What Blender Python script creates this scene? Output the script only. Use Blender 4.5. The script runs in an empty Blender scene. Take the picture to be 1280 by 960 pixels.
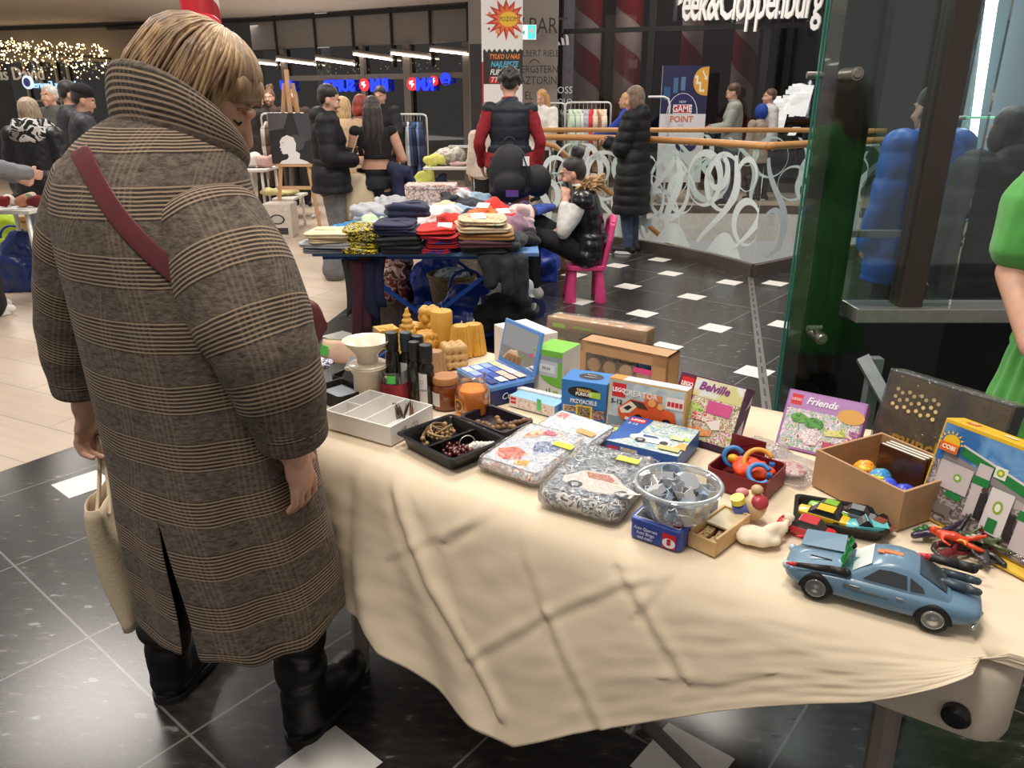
EXPO=0.15; WORLD=0.32
import bpy, bmesh, math, random
from mathutils import Vector as V, Matrix as M, noise as NZ
from mathutils.geometry import tessellate_polygon
from mathutils.bvhtree import BVHTree
R=random.Random(11)
SC=bpy.context.scene; COL=SC.collection
PI=math.pi; F=940.0; PITCH=math.atan(350/940); CZ=1.52
sin,cos=math.sin,math.cos
def ray(px,py):
    x=(px-640)/F; y=-(py-480)/F
    return V((x,cos(PITCH)+y*sin(PITCH),-sin(PITCH)+y*cos(PITCH)))
CAM=V((0,0,CZ))
def P(px,py,z=0.0):
    d=ray(px,py); return CAM+d*((z-CZ)/d.z)
def Q(px,py,Y):
    d=ray(px,py); return CAM+d*(Y/d.y)
# ---------- materials
_mc={}
def lin(h):
    h=h.lstrip('#'); c=[int(h[i:i+2],16)/255 for i in (0,2,4)]
    return [x/12.92 if x<=.04045 else ((x+.055)/1.055)**2.4 for x in c]
def newmat(name):
    m=bpy.data.materials.new(name); m.use_nodes=True; nt=m.node_tree
    return m,nt,nt.nodes,nt.links,nt.nodes['Principled BSDF']
def mat(c,rough=.6,metal=0,var=.10,scale=25,bump=0,bscale=60,spec=.5,emit=0,sheen=0,coat=0,sx=(1,1,1),sub=0):
    k=(c,rough,metal,var,scale,bump,bscale,spec,emit,sheen,coat,sx,sub)
    if k in _mc: return _mc[k]
    m,nt,N,L,b=newmat('m_'+c)
    tc=N.new('ShaderNodeTexCoord'); mp=N.new('ShaderNodeMapping'); mp.inputs['Scale'].default_value=sx
    L.new(tc.outputs['Object'],mp.inputs[0])
    l=lin(c)
    if var:
        n=N.new('ShaderNodeTexNoise'); n.inputs['Scale'].default_value=scale; n.inputs['Detail'].default_value=4
        L.new(mp.outputs[0],n.inputs['Vector'])
        cr=N.new('ShaderNodeValToRGB'); cr.color_ramp.elements[0].position=.3; cr.color_ramp.elements[1].position=.7
        cr.color_ramp.elements[0].color=(*[x*(1-var) for x in l],1); cr.color_ramp.elements[1].color=(*[min(1,x*(1+var)) for x in l],1)
        L.new(n.outputs[0],cr.inputs[0]); L.new(cr.outputs[0],b.inputs['Base Color'])
        if emit: L.new(cr.outputs[0],b.inputs['Emission Color'])
    else: b.inputs['Base Color'].default_value=(*l,1)
    if emit:
        if not var: b.inputs['Emission Color'].default_value=(*l,1)
        b.inputs['Emission Strength'].default_value=emit
    b.inputs['Roughness'].default_value=rough; b.inputs['Metallic'].default_value=metal
    b.inputs['Specular IOR Level'].default_value=spec
    b.inputs['Sheen Weight'].default_value=sheen; b.inputs['Coat Weight'].default_value=coat
    if sub:
        b.inputs['Subsurface Weight'].default_value=sub; b.inputs['Subsurface Radius'].default_value=(.02,.01,.005)
    if bump:
        n2=N.new('ShaderNodeTexNoise'); n2.inputs['Scale'].default_value=bscale; n2.inputs['Detail'].default_value=5
        L.new(mp.outputs[0],n2.inputs['Vector'])
        bp=N.new('ShaderNodeBump'); bp.inputs['Strength'].default_value=bump; bp.inputs['Distance'].default_value=.01
        L.new(n2.outputs[0],bp.inputs['Height']); L.new(bp.outputs[0],b.inputs['Normal'])
    _mc[k]=m; return m
def patch(cols,scale=40,rough=.5,coat=0,soft=False):
    """printed picture of several colours"""
    k=('patch',tuple(cols),scale,rough,coat,soft)
    if k in _mc: return _mc[k]
    m,nt,N,L,b=newmat('m_print')
    tc=N.new('ShaderNodeTexCoord')
    n=N.new('ShaderNodeTexNoise'); n.inputs['Scale'].default_value=scale; n.inputs['Detail'].default_value=2.5
    n.inputs['Distortion'].default_value=.6
    L.new(tc.outputs['Object'],n.inputs['Vector'])
    mr=N.new('ShaderNodeMapRange'); mr.inputs[1].default_value=.28; mr.inputs[2].default_value=.72
    L.new(n.outputs[0],mr.inputs[0])
    cr=N.new('ShaderNodeValToRGB'); e=cr.color_ramp
    e.interpolation='LINEAR' if soft else 'CONSTANT'
    while len(e.elements)<len(cols): e.elements.new(.5)
    for i,c in enumerate(cols):
        e.elements[i].position=i/len(cols); e.elements[i].color=(*lin(c),1)
    L.new(mr.outputs[0],cr.inputs[0]); L.new(cr.outputs[0],b.inputs['Base Color'])
    b.inputs['Roughness'].default_value=rough; b.inputs['Coat Weight'].default_value=coat
    _mc[k]=m; return m
def clear(tint='#ffffff',refl=.12,rough=.03,bump=0,bscale=40,opac=0,ocol='#ffffff'):
    """thin clear sheet: see-through mixed with a glossy surface"""
    k=('clear',tint,refl,rough,bump,bscale,opac,ocol)
    if k in _mc: return _mc[k]
    m,nt,N,L,b=newmat('m_clear')
    t=N.new('ShaderNodeBsdfTransparent'); t.inputs[0].default_value=(*lin(tint),1)
    g=N.new('ShaderNodeBsdfGlossy'); g.inputs['Roughness'].default_value=rough
    lw=N.new('ShaderNodeLayerWeight'); lw.inputs[0].default_value=.22
    ma=N.new('ShaderNodeMath'); ma.operation='MULTIPLY_ADD'; ma.inputs[1].default_value=.6; ma.inputs[2].default_value=refl; ma.use_clamp=True
    L.new(lw.outputs['Fresnel'],ma.inputs[0])
    mx=N.new('ShaderNodeMixShader'); L.new(ma.outputs[0],mx.inputs[0]); L.new(t.outputs[0],mx.inputs[1]); L.new(g.outputs[0],mx.inputs[2])
    out=mx
    if opac:
        d=N.new('ShaderNodeBsdfDiffuse'); d.inputs[0].default_value=(*lin(ocol),1)
        m2=N.new('ShaderNodeMixShader'); m2.inputs[0].default_value=opac
        L.new(mx.outputs[0],m2.inputs[1]); L.new(d.outputs[0],m2.inputs[2]); out=m2
    if bump:
        tc=N.new('ShaderNodeTexCoord'); n2=N.new('ShaderNodeTexNoise'); n2.inputs['Scale'].default_value=bscale; n2.inputs['Detail'].default_value=3; n2.inputs['Distortion'].default_value=1.5
        L.new(tc.outputs['Object'],n2.inputs['Vector'])
        bp=N.new('ShaderNodeBump'); bp.inputs['Strength'].default_value=bump; bp.inputs['Distance'].default_value=.02
        L.new(n2.outputs[0],bp.inputs['Height']); L.new(bp.outputs[0],g.inputs['Normal'])
    L.new(out.outputs[0],N['Material Output'].inputs[0])
    _mc[k]=m; return m
# ---------- mesh builder
class G:
    def __init__(s): s.v=[];s.f=[];s.m=[];s.X=M.Identity(4);s.mi=0;s.uv=None
    def add(s,v,f):
        o=len(s.v); s.v+=[s.X@V(p) for p in v]; s.f+=[tuple(i+o for i in q) for q in f]; s.m+=[s.mi]*len(f); return s
    def box(s,c,d,rot=None):
        x,y,z=[a/2 for a in d]; r=rot or M.Identity(3); c=V(c)
        return s.add([c+r@V(p) for p in ((-x,-y,-z),(x,-y,-z),(x,y,-z),(-x,y,-z),(-x,-y,z),(x,-y,z),(x,y,z),(-x,y,z))],
          [(0,3,2,1),(4,5,6,7),(0,1,5,4),(1,2,6,5),(2,3,7,6),(3,0,4,7)])
    def sph(s,c,r,n=16,rot=None):
        if not hasattr(r,'__len__'): r=(r,r,r)
        rt=rot or M.Identity(3); c=V(c); m=max(6,n//2); v=[c+rt@V((0,0,-r[2]))]; f=[]
        for i in range(1,m):
            t=PI*i/m-PI/2
            for j in range(n):
                a=2*PI*j/n; v.append(c+rt@V((r[0]*cos(t)*cos(a),r[1]*cos(t)*sin(a),r[2]*sin(t))))
        v.append(c+rt@V((0,0,r[2]))); e=len(v)-1
        for j in range(n): f.append((0,1+(j+1)%n,1+j)); f.append((e,e-n+j,e-n+(j+1)%n))
        for i in range(m-2):
            for j in range(n): a=1+i*n; f.append((a+j,a+(j+1)%n,a+n+(j+1)%n,a+n+j))
        return s.add(v,f)
    def cyl(s,a,b,r0,r1=None,n=16,cap=True):
        a=V(a);b=V(b); r1=r0 if r1 is None else r1
        return s.loftc([(a,r0),(b,r1)],n,cap)
    def loftc(s,pr,n=16,cap=True,flat=1.0,up=None):
        """round tube through (point, radius)"""
        v=[];f=[]; pts=[V(p) for p,_ in pr]; u=None
        for i,(p,r) in enumerate(pr):
            t=(pts[min(i+1,len(pts)-1)]-pts[max(i-1,0)])
            t=t.normalized() if t.length>1e-9 else V((0,0,1))
            if u is None:
                k=V(up) if up else (V((0,0,1)) if abs(t.z)<.9 else V((1,0,0)))
                u=(k-t*k.dot(t)).normalized()
            else: u=(u-t*u.dot(t)).normalized()
            w=t.cross(u)
            for j in range(n): a=2*PI*j/n; v.append(pts[i]+u*(r*cos(a)*flat)+w*(r*sin(a)))
        for i in range(len(pr)-1):
            for j in range(n): f.append((i*n+j,i*n+(j+1)%n,(i+1)*n+(j+1)%n,(i+1)*n+j))
        if cap: f.append(tuple(range(n-1,-1,-1))); o=(len(pr)-1)*n; f.append(tuple(range(o,o+n)))
        return s.add(v,f)
    def limb(s,pts,rs,n=14):
        for p,r in zip(pts,rs): s.sph(p,r,n)
        for i in range(len(pts)-1): s.cyl(pts[i],pts[i+1],rs[i],rs[i+1],n)
        return s
    def lathe(s,prof,c=(0,0,0),n=32,closed=False):
        v=[];f=[];c=V(c)
        for r,z in prof:
            for j in range(n): a=2*PI*j/n; v.append(c+V((r*cos(a),r*sin(a),z)))
        k=len(prof)
        for i in range(k-1):
            for j in range(n): f.append((i*n+j,i*n+(j+1)%n,(i+1)*n+(j+1)%n,(i+1)*n+j))
        if prof[0][0]>1e-6: f.append(tuple(range(n-1,-1,-1)))
        if prof[-1][0]>1e-6 and not closed: f.append(tuple(range((k-1)*n,k*n)))
        return s.add(v,f)
    def rings(s,rs,cap=True,loop=True):
        """loft through rings (lists of points)"""
        n=len(rs[0]); v=[p for r in rs for p in r]; f=[]; e=n if loop else n-1
        for i in range(len(rs)-1):
            for j in range(e): f.append((i*n+j,i*n+(j+1)%n,(i+1)*n+(j+1)%n,(i+1)*n+j))
        if cap: f.append(tuple(range(n-1,-1,-1))); o=(len(rs)-1)*n; f.append(tuple(range(o,o+n)))
        return s.add(v,f)
    def prism(s,poly,z0,z1):
        """2-D polygon extruded along local z"""
        n=len(poly); v=[(x,y,z0) for x,y in poly]+[(x,y,z1) for x,y in poly]
        a=sum(poly[i][0]*poly[(i+1)%n][1]-poly[(i+1)%n][0]*poly[i][1] for i in range(n))
        idx=list(range(n)) if a>0 else list(range(n-1,-1,-1))
        f=[tuple(reversed(idx)),tuple(i+n for i in idx)]
        for k in range(n): i=idx[k]; j=idx[(k+1)%n]; f.append((i,j,j+n,i+n))
        return s.add(v,f)
    def torus(s,c,R0,r,n=28,m=8,rot=None,a0=0,a1=2*PI):
        c=V(c); rt=rot or M.Identity(3); full=abs(a1-a0-2*PI)<1e-6; k=n if full else n+1
        rs=[]
        for i in range(k):
            a=a0+(a1-a0)*i/n
            rs.append([c+rt@V(((R0+r*cos(b))*cos(a),(R0+r*cos(b))*sin(a),r*sin(b))) for b in [2*PI*j/m for j in range(m)]])
        if full: rs.append(rs[0])
        return s.rings(rs,cap=not full)
    def rot(s,z=0,x=0,y=0,at=(0,0,0)):
        s.X=M.Translation(V(at))@M.Rotation(z,4,'Z')@M.Rotation(y,4,'Y')@M.Rotation(x,4,'X'); return s
    def mesh(s,name):
        me=bpy.data.meshes.new(name); me.from_pydata([tuple(p) for p in s.v],[],s.f); me.update(); return me
    def make(s,name,ms,parent=None,at=None,rz=0,smooth=False,bevel=0,seg=2,sub=0,solid=0,auto=None):
        me=s.mesh(name); ms=ms if isinstance(ms,(list,tuple)) else [ms]
        for m in ms: me.materials.append(m)
        if len(ms)>1: me.polygons.foreach_set('material_index',s.m)
        if s.uv:
            ul=me.uv_layers.new(name='UVMap')
            for lp in me.loops: ul.data[lp.index].uv=s.uv[lp.vertex_index]
        if smooth:
            me.polygons.foreach_set('use_smooth',[True]*len(me.polygons))
            if auto: me.set_sharp_from_angle(angle=math.radians(auto))
        o=bpy.data.objects.new(name,me); COL.objects.link(o)
        if parent is not None: o.parent=parent
        if at is not None: o.location=at
        o.rotation_euler=(0,0,rz)
        if solid: md=o.modifiers.new('s','SOLIDIFY'); md.thickness=solid; md.offset=0
        if bevel: md=o.modifiers.new('b','BEVEL'); md.width=bevel; md.segments=seg; md.limit_method='ANGLE'
        if sub: md=o.modifiers.new('u','SUBSURF'); md.levels=sub; md.render_levels=sub
        return o
    def blob(s,name,m,parent=None,vox=.01,it=3,disp=None,at=None,rz=0):
        """one continuous surface over all the volumes"""
        me=s.mesh('t'); o=bpy.data.objects.new('t',me); COL.objects.link(o)
        md=o.modifiers.new('r','REMESH'); md.mode='VOXEL'; md.voxel_size=vox
        if it: m2=o.modifiers.new('s','SMOOTH'); m2.iterations=it; m2.factor=.5
        dg=bpy.context.evaluated_depsgraph_get()
        nm=bpy.data.meshes.new_from_object(o.evaluated_get(dg)); bpy.data.objects.remove(o); bpy.data.meshes.remove(me)
        nm.name=name
        if disp:
            ns=[v.normal.copy() for v in nm.vertices]
            for v,n_ in zip(nm.vertices,ns): v.co+=n_*disp(v.co,n_)
        nm.materials.clear(); nm.materials.append(m); nm.polygons.foreach_set('use_smooth',[True]*len(nm.polygons))
        o=bpy.data.objects.new(name,nm); COL.objects.link(o)
        if parent is not None: o.parent=parent
        if at is not None: o.location=at
        o.rotation_euler=(0,0,rz)
        return o
def thing(name,label,cat,loc=(0,0,0),rz=0,group=None):
    o=bpy.data.objects.new(name,None); COL.objects.link(o); o.empty_display_size=.05
    o.location=loc; o.rotation_euler=(0,0,rz); return tag(o,label,cat,group)
def tag(o,label,cat,group=None):
    o['label']=label; o['category']=cat
    if group: o['group']=group
    return o
def struct(o): o['kind']='structure'; return o
def stuff(o): o['kind']='stuff'; return o
def dup(root,loc,rz,label=None,group=None,scale=None):
    def cp(o,par):
        c=o.copy(); COL.objects.link(c)
        if par is not None: c.parent=par
        for ch in list(o.children): cp(ch,c)
        return c
    r=cp(root,None); r.location=loc; r.rotation_euler=(0,0,rz)
    if label: r['label']=label
    if group: r['group']=group
    if scale: r.scale=scale
    return r
def tmesh(txt,size,ext=.0004,align='CENTER',bold=0,sx=1,shear=0,sp=1):
    cu=bpy.data.curves.new('t','FONT'); cu.body=txt; cu.size=size; cu.extrude=ext; cu.align_x=align; cu.align_y='CENTER'
    cu.offset=bold; cu.shear=shear; cu.resolution_u=2; cu.space_character=sp
    o=bpy.data.objects.new('t',cu); COL.objects.link(o)
    dg=bpy.context.evaluated_depsgraph_get(); me=bpy.data.meshes.new_from_object(o.evaluated_get(dg))
    bpy.data.objects.remove(o); bpy.data.curves.remove(cu)
    if sx!=1:
        for v in me.vertices: v.co.x*=sx
    return me
def frame(o,x,y):
    """matrix with origin o, x axis x, y axis y"""
    x=V(x).normalized(); y=V(y); y=(y-x*y.dot(x)).normalized(); z=x.cross(y)
    m=M((x,y,z)).transposed().to_4x4(); m.translation=V(o); return m
def text(txt,size,m,parent,mx,name='lettering',**k):
    me=tmesh(txt,size,**k); me.name=name; me.materials.append(m)
    me.transform(mx); o=bpy.data.objects.new(name,me); COL.objects.link(o)
    if parent is not None: o.parent=parent
    return o
def art(parent,mx,items,name='printed_picture',step=.0003):
    """flat print on a face: items in metres in the face's own frame"""
    g=G(); ms=[]; z=step; txts=[]
    def mid(c):
        m_=c if not isinstance(c,str) else mat(c,.45,var=0)
        if m_ not in ms: ms.append(m_)
        return ms.index(m_)
    for it in items:
        k=it[0]; z+=step
        if k=='t':
            _,s,x,y,sz,c=it[:6]; kw=it[6] if len(it)>6 else {}
            txts.append((s,sz,c,mx@M.Translation((x,y,z+.0003)),kw)); continue
        if k=='r': _,x,y,w,h,c=it; p=[(x,y),(x+w,y),(x+w,y+h),(x,y+h)]
        elif k=='c':
            _,x,y,r,c=it; r=r if hasattr(r,'__len__') else (r,r); p=[(x+r[0]*cos(2*PI*i/20),y+r[1]*sin(2*PI*i/20)) for i in range(20)]
        elif k=='p': _,p,c=it
        g.mi=mid(c); g.add([mx@V((a,b,z)) for a,b in p],[tuple(range(len(p)))])
    if g.v: g.make(name,ms,parent)
    for s,sz,c,mm,kw in txts: text(s,sz,mat(c,.45,var=0) if isinstance(c,str) else c,parent,mm,**kw)
def ell(c,rx,ry,n=32,ax=V((1,0,0)),ay=V((0,1,0)),pw=1.0):
    o=[]
    for j in range(n):
        a=2*PI*j/n; ca,sa=cos(a),sin(a)
        if pw!=1: ca=math.copysign(abs(ca)**pw,ca); sa=math.copysign(abs(sa)**pw,sa)
        o.append(V(c)+ax*(rx*ca)+ay*(ry*sa))
    return o
def lerp(a,b,t): return a+(b-a)*t
def interp(tab,x):
    if x<=tab[0][0]: return tab[0][1]
    for (a,b),(c,d) in zip(tab,tab[1:]):
        if x<=c: return b+(d-b)*(x-a)/(c-a) if c>a else d
    return tab[-1][1]
def rrect(w,d,r,n=5):
    o=[]
    for cx,cy,a0 in ((w/2-r,d/2-r,0),(-w/2+r,d/2-r,PI/2),(-w/2+r,-d/2+r,PI),(w/2-r,-d/2+r,1.5*PI)):
        for i in range(n+1): a=a0+PI/2*i/n; o.append((cx+r*cos(a),cy+r*sin(a)))
    return o
# ================= camera, render look
cd=bpy.data.cameras.new('camera'); cam=bpy.data.objects.new('camera',cd); COL.objects.link(cam)
cam.location=CAM; cam.rotation_euler=(PI/2-PITCH,0,0); cd.sensor_width=36; cd.lens=F/1280*36; cd.clip_end=80; cd.clip_start=.05
SC.camera=cam
vs=SC.view_settings; vs.view_transform='Standard'; vs.look='None'; vs.gamma=1; vs.use_curve_mapping=False; vs.exposure=EXPO
w=bpy.data.worlds.new('w'); SC.world=w; w.use_nodes=True
w.node_tree.nodes['Background'].inputs[0].default_value=(1,.95,.90,1); w.node_tree.nodes['Background'].inputs[1].default_value=WORLD
# ================= floor
def floor_mats():
    m,nt,N,L,b=newmat('m_dark_stone')
    tc=N.new('ShaderNodeTexCoord'); mp=N.new('ShaderNodeMapping')
    mp.vector_type='TEXTURE'; mp.inputs['Location'].default_value=(1.467,4.29,0); mp.inputs['Rotation'].default_value=(0,0,math.atan2(-.378,.46))
    L.new(tc.outputs['Object'],mp.inputs[0])
    br=N.new('ShaderNodeTexBrick'); br.offset=0; br.squash=1
    for k,v in (('Scale',1),('Mortar Size',.0035),('Brick Width',.595),('Row Height',.723),('Mortar Smooth',.1)): br.inputs[k].default_value=v
    br.inputs['Color1'].default_value=(0,0,0,1); br.inputs['Color2'].default_value=(0,0,0,1); br.inputs['Mortar'].default_value=(1,1,1,1)
    L.new(mp.outputs[0],br.inputs[0])
    mp2=N.new('ShaderNodeMapping'); mp2.inputs['Scale'].default_value=(14,38,1); mp2.inputs['Rotation'].default_value=(0,0,.5)
    L.new(tc.outputs['Object'],mp2.inputs[0])
    n=N.new('ShaderNodeTexNoise'); n.inputs['Scale'].default_value=1; n.inputs['Detail'].default_value=3; L.new(mp2.outputs[0],n.inputs[0])
    cr=N.new('ShaderNodeValToRGB'); e=cr.color_ramp.elements
    e[0].position=.2; e[0].color=(*lin('#1b1a19'),1); e[1].position=.56; e[1].color=(*lin('#302e2b'),1)
    q=e.new(.66); q.color=(*lin('#3f3b37'),1); q=e.new(.71); q.color=(*lin('#75706a'),1)
    L.new(n.outputs[0],cr.inputs[0])
    mx=N.new('ShaderNodeMix'); mx.data_type='RGBA'; mx.inputs[7].default_value=(*lin('#6f6c68'),1)
    L.new(br.outputs['Color'],mx.inputs[0]); L.new(cr.outputs[0],mx.inputs[6]); L.new(mx.outputs[2],b.inputs['Base Color'])
    b.inputs['Roughness'].default_value=.22; b.inputs['Specular IOR Level'].default_value=.45
    m2,nt,N,L,b=newmat('m_pale_planks')
    tc=N.new('ShaderNodeTexCoord'); mp=N.new('ShaderNodeMapping'); mp.inputs['Rotation'].default_value=(0,0,.45); L.new(tc.outputs['Object'],mp.inputs[0])
    br=N.new('ShaderNodeTexBrick'); br.offset=.5
    for k,v in (('Scale',1),('Mortar Size',.003),('Brick Width',1.2),('Row Height',.3),('Mortar Smooth',.1),('Bias',0)): br.inputs[k].default_value=v
    br.inputs['Color1'].default_value=(*lin('#cfbeac'),1); br.inputs['Color2'].default_value=(*lin('#c2b09e'),1); br.inputs['Mortar'].default_value=(*lin('#9a8b7c'),1)
    L.new(mp.outputs[0],br.inputs[0])
    mp2=N.new('ShaderNodeMapping'); mp2.inputs['Scale'].default_value=(3,30,1); L.new(mp.outputs[0],mp2.inputs[0])
    n=N.new('ShaderNodeTexNoise'); n.inputs['Scale'].default_value=1; n.inputs['Detail'].default_value=4; L.new(mp2.outputs[0],n.inputs[0])
    mx=N.new('ShaderNodeMix'); mx.data_type='RGBA'; mx.blend_type='MULTIPLY'; mx.inputs[0].default_value=.35
    L.new(br.outputs[0],mx.inputs[6]); L.new(n.outputs[1],mx.inputs[7]); L.new(br.outputs[0],b.inputs['Base Color'])
    hs=N.new('ShaderNodeValToRGB'); hs.color_ramp.elements[0].color=(.8,.8,.8,1); hs.color_ramp.elements[1].color=(1.08,1.05,1.0,1); L.new(n.outputs[0],hs.inputs[0])
    L.new(hs.outputs[0],mx.inputs[7]); mx.inputs[0].default_value=1; L.new(mx.outputs[2],b.inputs['Base Color'])
    b.inputs['Roughness'].default_value=.35
    return m,m2
FD,FL=floor_mats()
near=[(.3,8.95),(.7,8.85),(1.1,8.62),(1.45,8.32),(1.75,7.95),(2.0,7.55),(2.17,7.2),(2.26,6.98)]
nearR=[(2.26,6.98),(2.55,7.2),(2.85,7.45),(3.3,7.8),(4.2,8.4)]
hole=near+nearR[1:]+[(5.2,10.8),(3.9,11.3),(.35,11.3)]
def flat(poly,z,holes=()):
    loops=[[V((x,y,z)) for x,y in poly]]+[[V((x,y,z)) for x,y in h] for h in holes]
    t=tessellate_polygon(loops); vs_=[v for l in loops for v in l]; out=[]
    for a,b,c in t:
        n=(vs_[b]-vs_[a]).cross(vs_[c]-vs_[a])
        out.append((a,b,c) if n.z>0 else (a,c,b))
    return vs_,out
g=G()
v,f=flat([(-15,-1.5),(9,-1.5),(9,24),(-15,24)],0,[hole]); g.mi=0; g.add(v,f)
pale=[(-15,1.0),(-3.6,2.0),(-2.75,2.55),(-2.257,2.971),(-1.99,3.354),(-1.64,4.1),(-1.42,5.0),(-1.30,5.9),(-1.12,6.7),(-.75,7.6),(-.2,8.5),(.28,8.96),(.33,11.32),(3.9,11.32),(5.2,11.0),(9,11),(9,24),(-15,24)]
v,f=flat(pale,.0006); g.mi=1; g.add(v,f)
g.mi=2
ta=V((.46,-.378,0)).normalized(); tb=V((.478,.543,0)).normalized()
for x,y in [(1.536,8.042-.25),(1.515,7.108),(1.052,7.488),(1.978,6.729),(2.38,6.69),(1.032,6.57),(.59,7.05),(1.514,6.185),(1.009,5.644),(1.471,5.244),(.552,6.021),(1.019,4.786),(1.467,4.29),(.56,5.15),(.1,6.45),(-1.202,5.044),(2.0,5.33),(.42,1.41),(-.45,1.40),(-.97,1.93),(-1.83,2.86),(-1.93,3.36),(-.25,2.6),(-1.2,6.0),(.95,8.1)]:
    c=V((x,y,.0012)); s=.092
    if (x,y)==(-1.93,3.36): s=.05
    g.add([c-ta*s-tb*s,c+ta*s-tb*s,c+ta*s+tb*s,c-ta*s+tb*s],[(0,1,2,3)])
fl=struct(g.make('floor',[FD,FL,mat('#e2ddd5',.3,var=.05)]))
# slotted metal joint in the floor, from the corner of the balustrade towards the tables
g=G(); a=P(938,347); b=P(957,500); d=(b-a).normalized(); n_=V((-d.y,d.x,0))
ang=math.atan2(d.y,d.x); rot=M.Rotation(ang,3,'Z'); ln=(b-a).length+.8
g.box(a+d*(ln/2)+V((0,0,.0025)),(ln,.05,.003),rot)
g.mi=1
k=0.1
while k<ln-.1: g.box(a+d*k+V((0,0,.0045)),(.12,.012,.001),rot); k+=.2
tag(g.make('floor_joint_strip',[mat('#8d8a86',.35,.8),mat('#35322f',.6)]),'slotted metal strip in the dark floor running from balustrade corner','floor strip')
# stairs going down inside the opening, lower storey
g=G()
for i in range(18): g.box((.62+i*.29,10.1,-.085-i*.17-.085),(.30,1.9,.17))
struct(g.make('stairs',mat('#b9b4ad',.5)))
g=G(); g.box((3,9.3,-4.2),(10,7,.1)); struct(g.make('lower_floor',mat('#c6c1ba',.5)))
g=G()
pts=hole+[hole[0]]
for (x0,y0),(x1,y1) in zip(pts,pts[1:]): 
    g.add([(x0,y0,-.4),(x1,y1,-.4),(x1,y1,-.002),(x0,y0,-.002)],[(0,1,2,3)])
struct(g.make('trim_1',mat('#c9c6c0',.5)))
# ================= balustrades
GL=clear('#f8fcfb',.04,.03)
WOOD=mat('#c08a52',.4,scale=12,sx=(1,1,6))
FROST=mat('#dfe8e6',.6,var=.03)
def curve(pts,n=60):
    pts=[V((x,y,0)) for x,y in pts]; L=[0]
    for a,b in zip(pts,pts[1:]): L.append(L[-1]+(b-a).length)
    def at(s):
        s=max(0,min(L[-1],s))
        for i in range(len(pts)-1):
            if s<=L[i+1]+1e-9: return pts[i].lerp(pts[i+1],(s-L[i])/(L[i+1]-L[i]))
        return pts[-1]
    return at,L[-1]
def ribbon(at,poly,off,nrm=-1):
    """a 2-D shape (s,z) laid onto an upright curved sheet"""
    o=[]
    for s,z in poly:
        p=at(s); t=(at(s+.03)-at(s-.03)).normalized(); n_=V((t.y,-t.x,0))
        o.append(p+n_*off+V((0,0,z)))
    return o
def balustrade(pts,label,top,seed,swirls,panel=1.15,frostbot=False):
    t=thing('glass_balustrade',label,'balustrade',(0,0,0),0,None)
    at,L=curve(pts); n=max(2,int(L/.12)); rr=random.Random(seed)
    k=max(1,round(L/panel))
    for i in range(k):
        a,b=L*i/k+.006,L*(i+1)/k-.006; m=max(2,int((b-a)/.12)); g=G()
        rs=[at(a+(b-a)*j/m) for j in range(m+1)]
        for off in (0,):
            g.add([p+V((0,0,z)) for p in rs for z in (.10,top-.05)],[(2*j,2*j+2,2*j+3,2*j+1) for j in range(m)])
        g.make('glass_panel',GL,t,smooth=True)
    g=G(); rs=[]
    for j in range(n+1):
        s=L*j/n; p=at(s); tt=(at(s+.03)-at(s-.03)).normalized(); n_=V((tt.y,-tt.x,0))
        rs.append([p+n_*x+V((0,0,z)) for x,z in ((-.03,0),(.03,0),(.03,.11),(-.03,.11))])
    g.rings(rs); g.make('base_trim',mat('#6d625a',.35,.6),t)
    g=G(); g.loftc([(at(L*j/n)+V((0,0,top)),.034) for j in range(n+1)],12); g.make('handrail',WOOD,t,smooth=True)
    g=G()
    def ringdecal(cs,cz,r,w,ecc):
        m=30; o=[];i_=[]
        for j in range(m+1):
            a=2*PI*j/m+ecc; o.append((cs+r*cos(a),cz+r*1.12*sin(a))); q=r-w*(.55+.45*cos(a-ecc*1.7)); i_.append((cs+q*cos(a),cz+q*1.12*sin(a)))
        lim=lambda P_:[(min(max(s,0),L),min(max(z,.13),top-.06)) for s,z in P_]
        A=ribbon(at,lim(o),.006); B=ribbon(at,lim(i_),.006)
        g.add(A+B,[(j,j+1,j+m+2,j+m+1) for j in range(m)])
    s=.12
    for j in range(swirls):
        r=rr.uniform(.13,.30); ringdecal(L*(j+.5)/swirls+rr.uniform(-.1,.1),rr.uniform(.3,.92),r,rr.uniform(.045,.085),rr.uniform(0,6))
    for j in range(swirls//2):
        s0=L*(j+.3)/(swirls//2); dx=rr.uniform(-.5,.5); m=14
        mid=[(s0+dx*(u/m)+.12*sin(u/m*5+j),.2+(top-.3)*u/m) for u in range(m+1)]
        A=ribbon(at,[(min(max(x-.02-.03*sin(PI*u/m),0),L),z) for u,(x,z) in enumerate(mid)],.007); B=ribbon(at,[(min(max(x+.02+.03*sin(PI*u/m),0),L),z) for u,(x,z) in enumerate(mid)],.007)
        g.add(A+B,[(u,u+1,u+m+2,u+m+1) for u in range(m)])
    if frostbot:
        for k_ in range(3):
            cs=L*(.35+.25*k_); A=ribbon(at,[(cs-.25+.5*u/10,.13) for u in range(11)],.005); B=ribbon(at,[(cs-.25+.5*u/10,.13+.22*sin(PI*u/10)) for u in range(11)],.005)
            g.add(A+B,[(u,u+1,u+12,u+11) for u in range(10)])
    g.make('frosted_swirls',FROST,t)
    return t
balustrade(near,'curved glass balustrade with white swirls and wooden rail nearest the pink chair',1.17,3,15,frostbot=True)
balustrade(nearR,'short glass balustrade turning away right from the corner, behind the glass wall',1.17,9,5)
balustrade([(5.2,11.0),(4.0,11.35),(2.2,11.4),(.35,11.4)],'far glass balustrade with swirls across the opening, below hanging pastel clothes',1.17,5,14)
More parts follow.
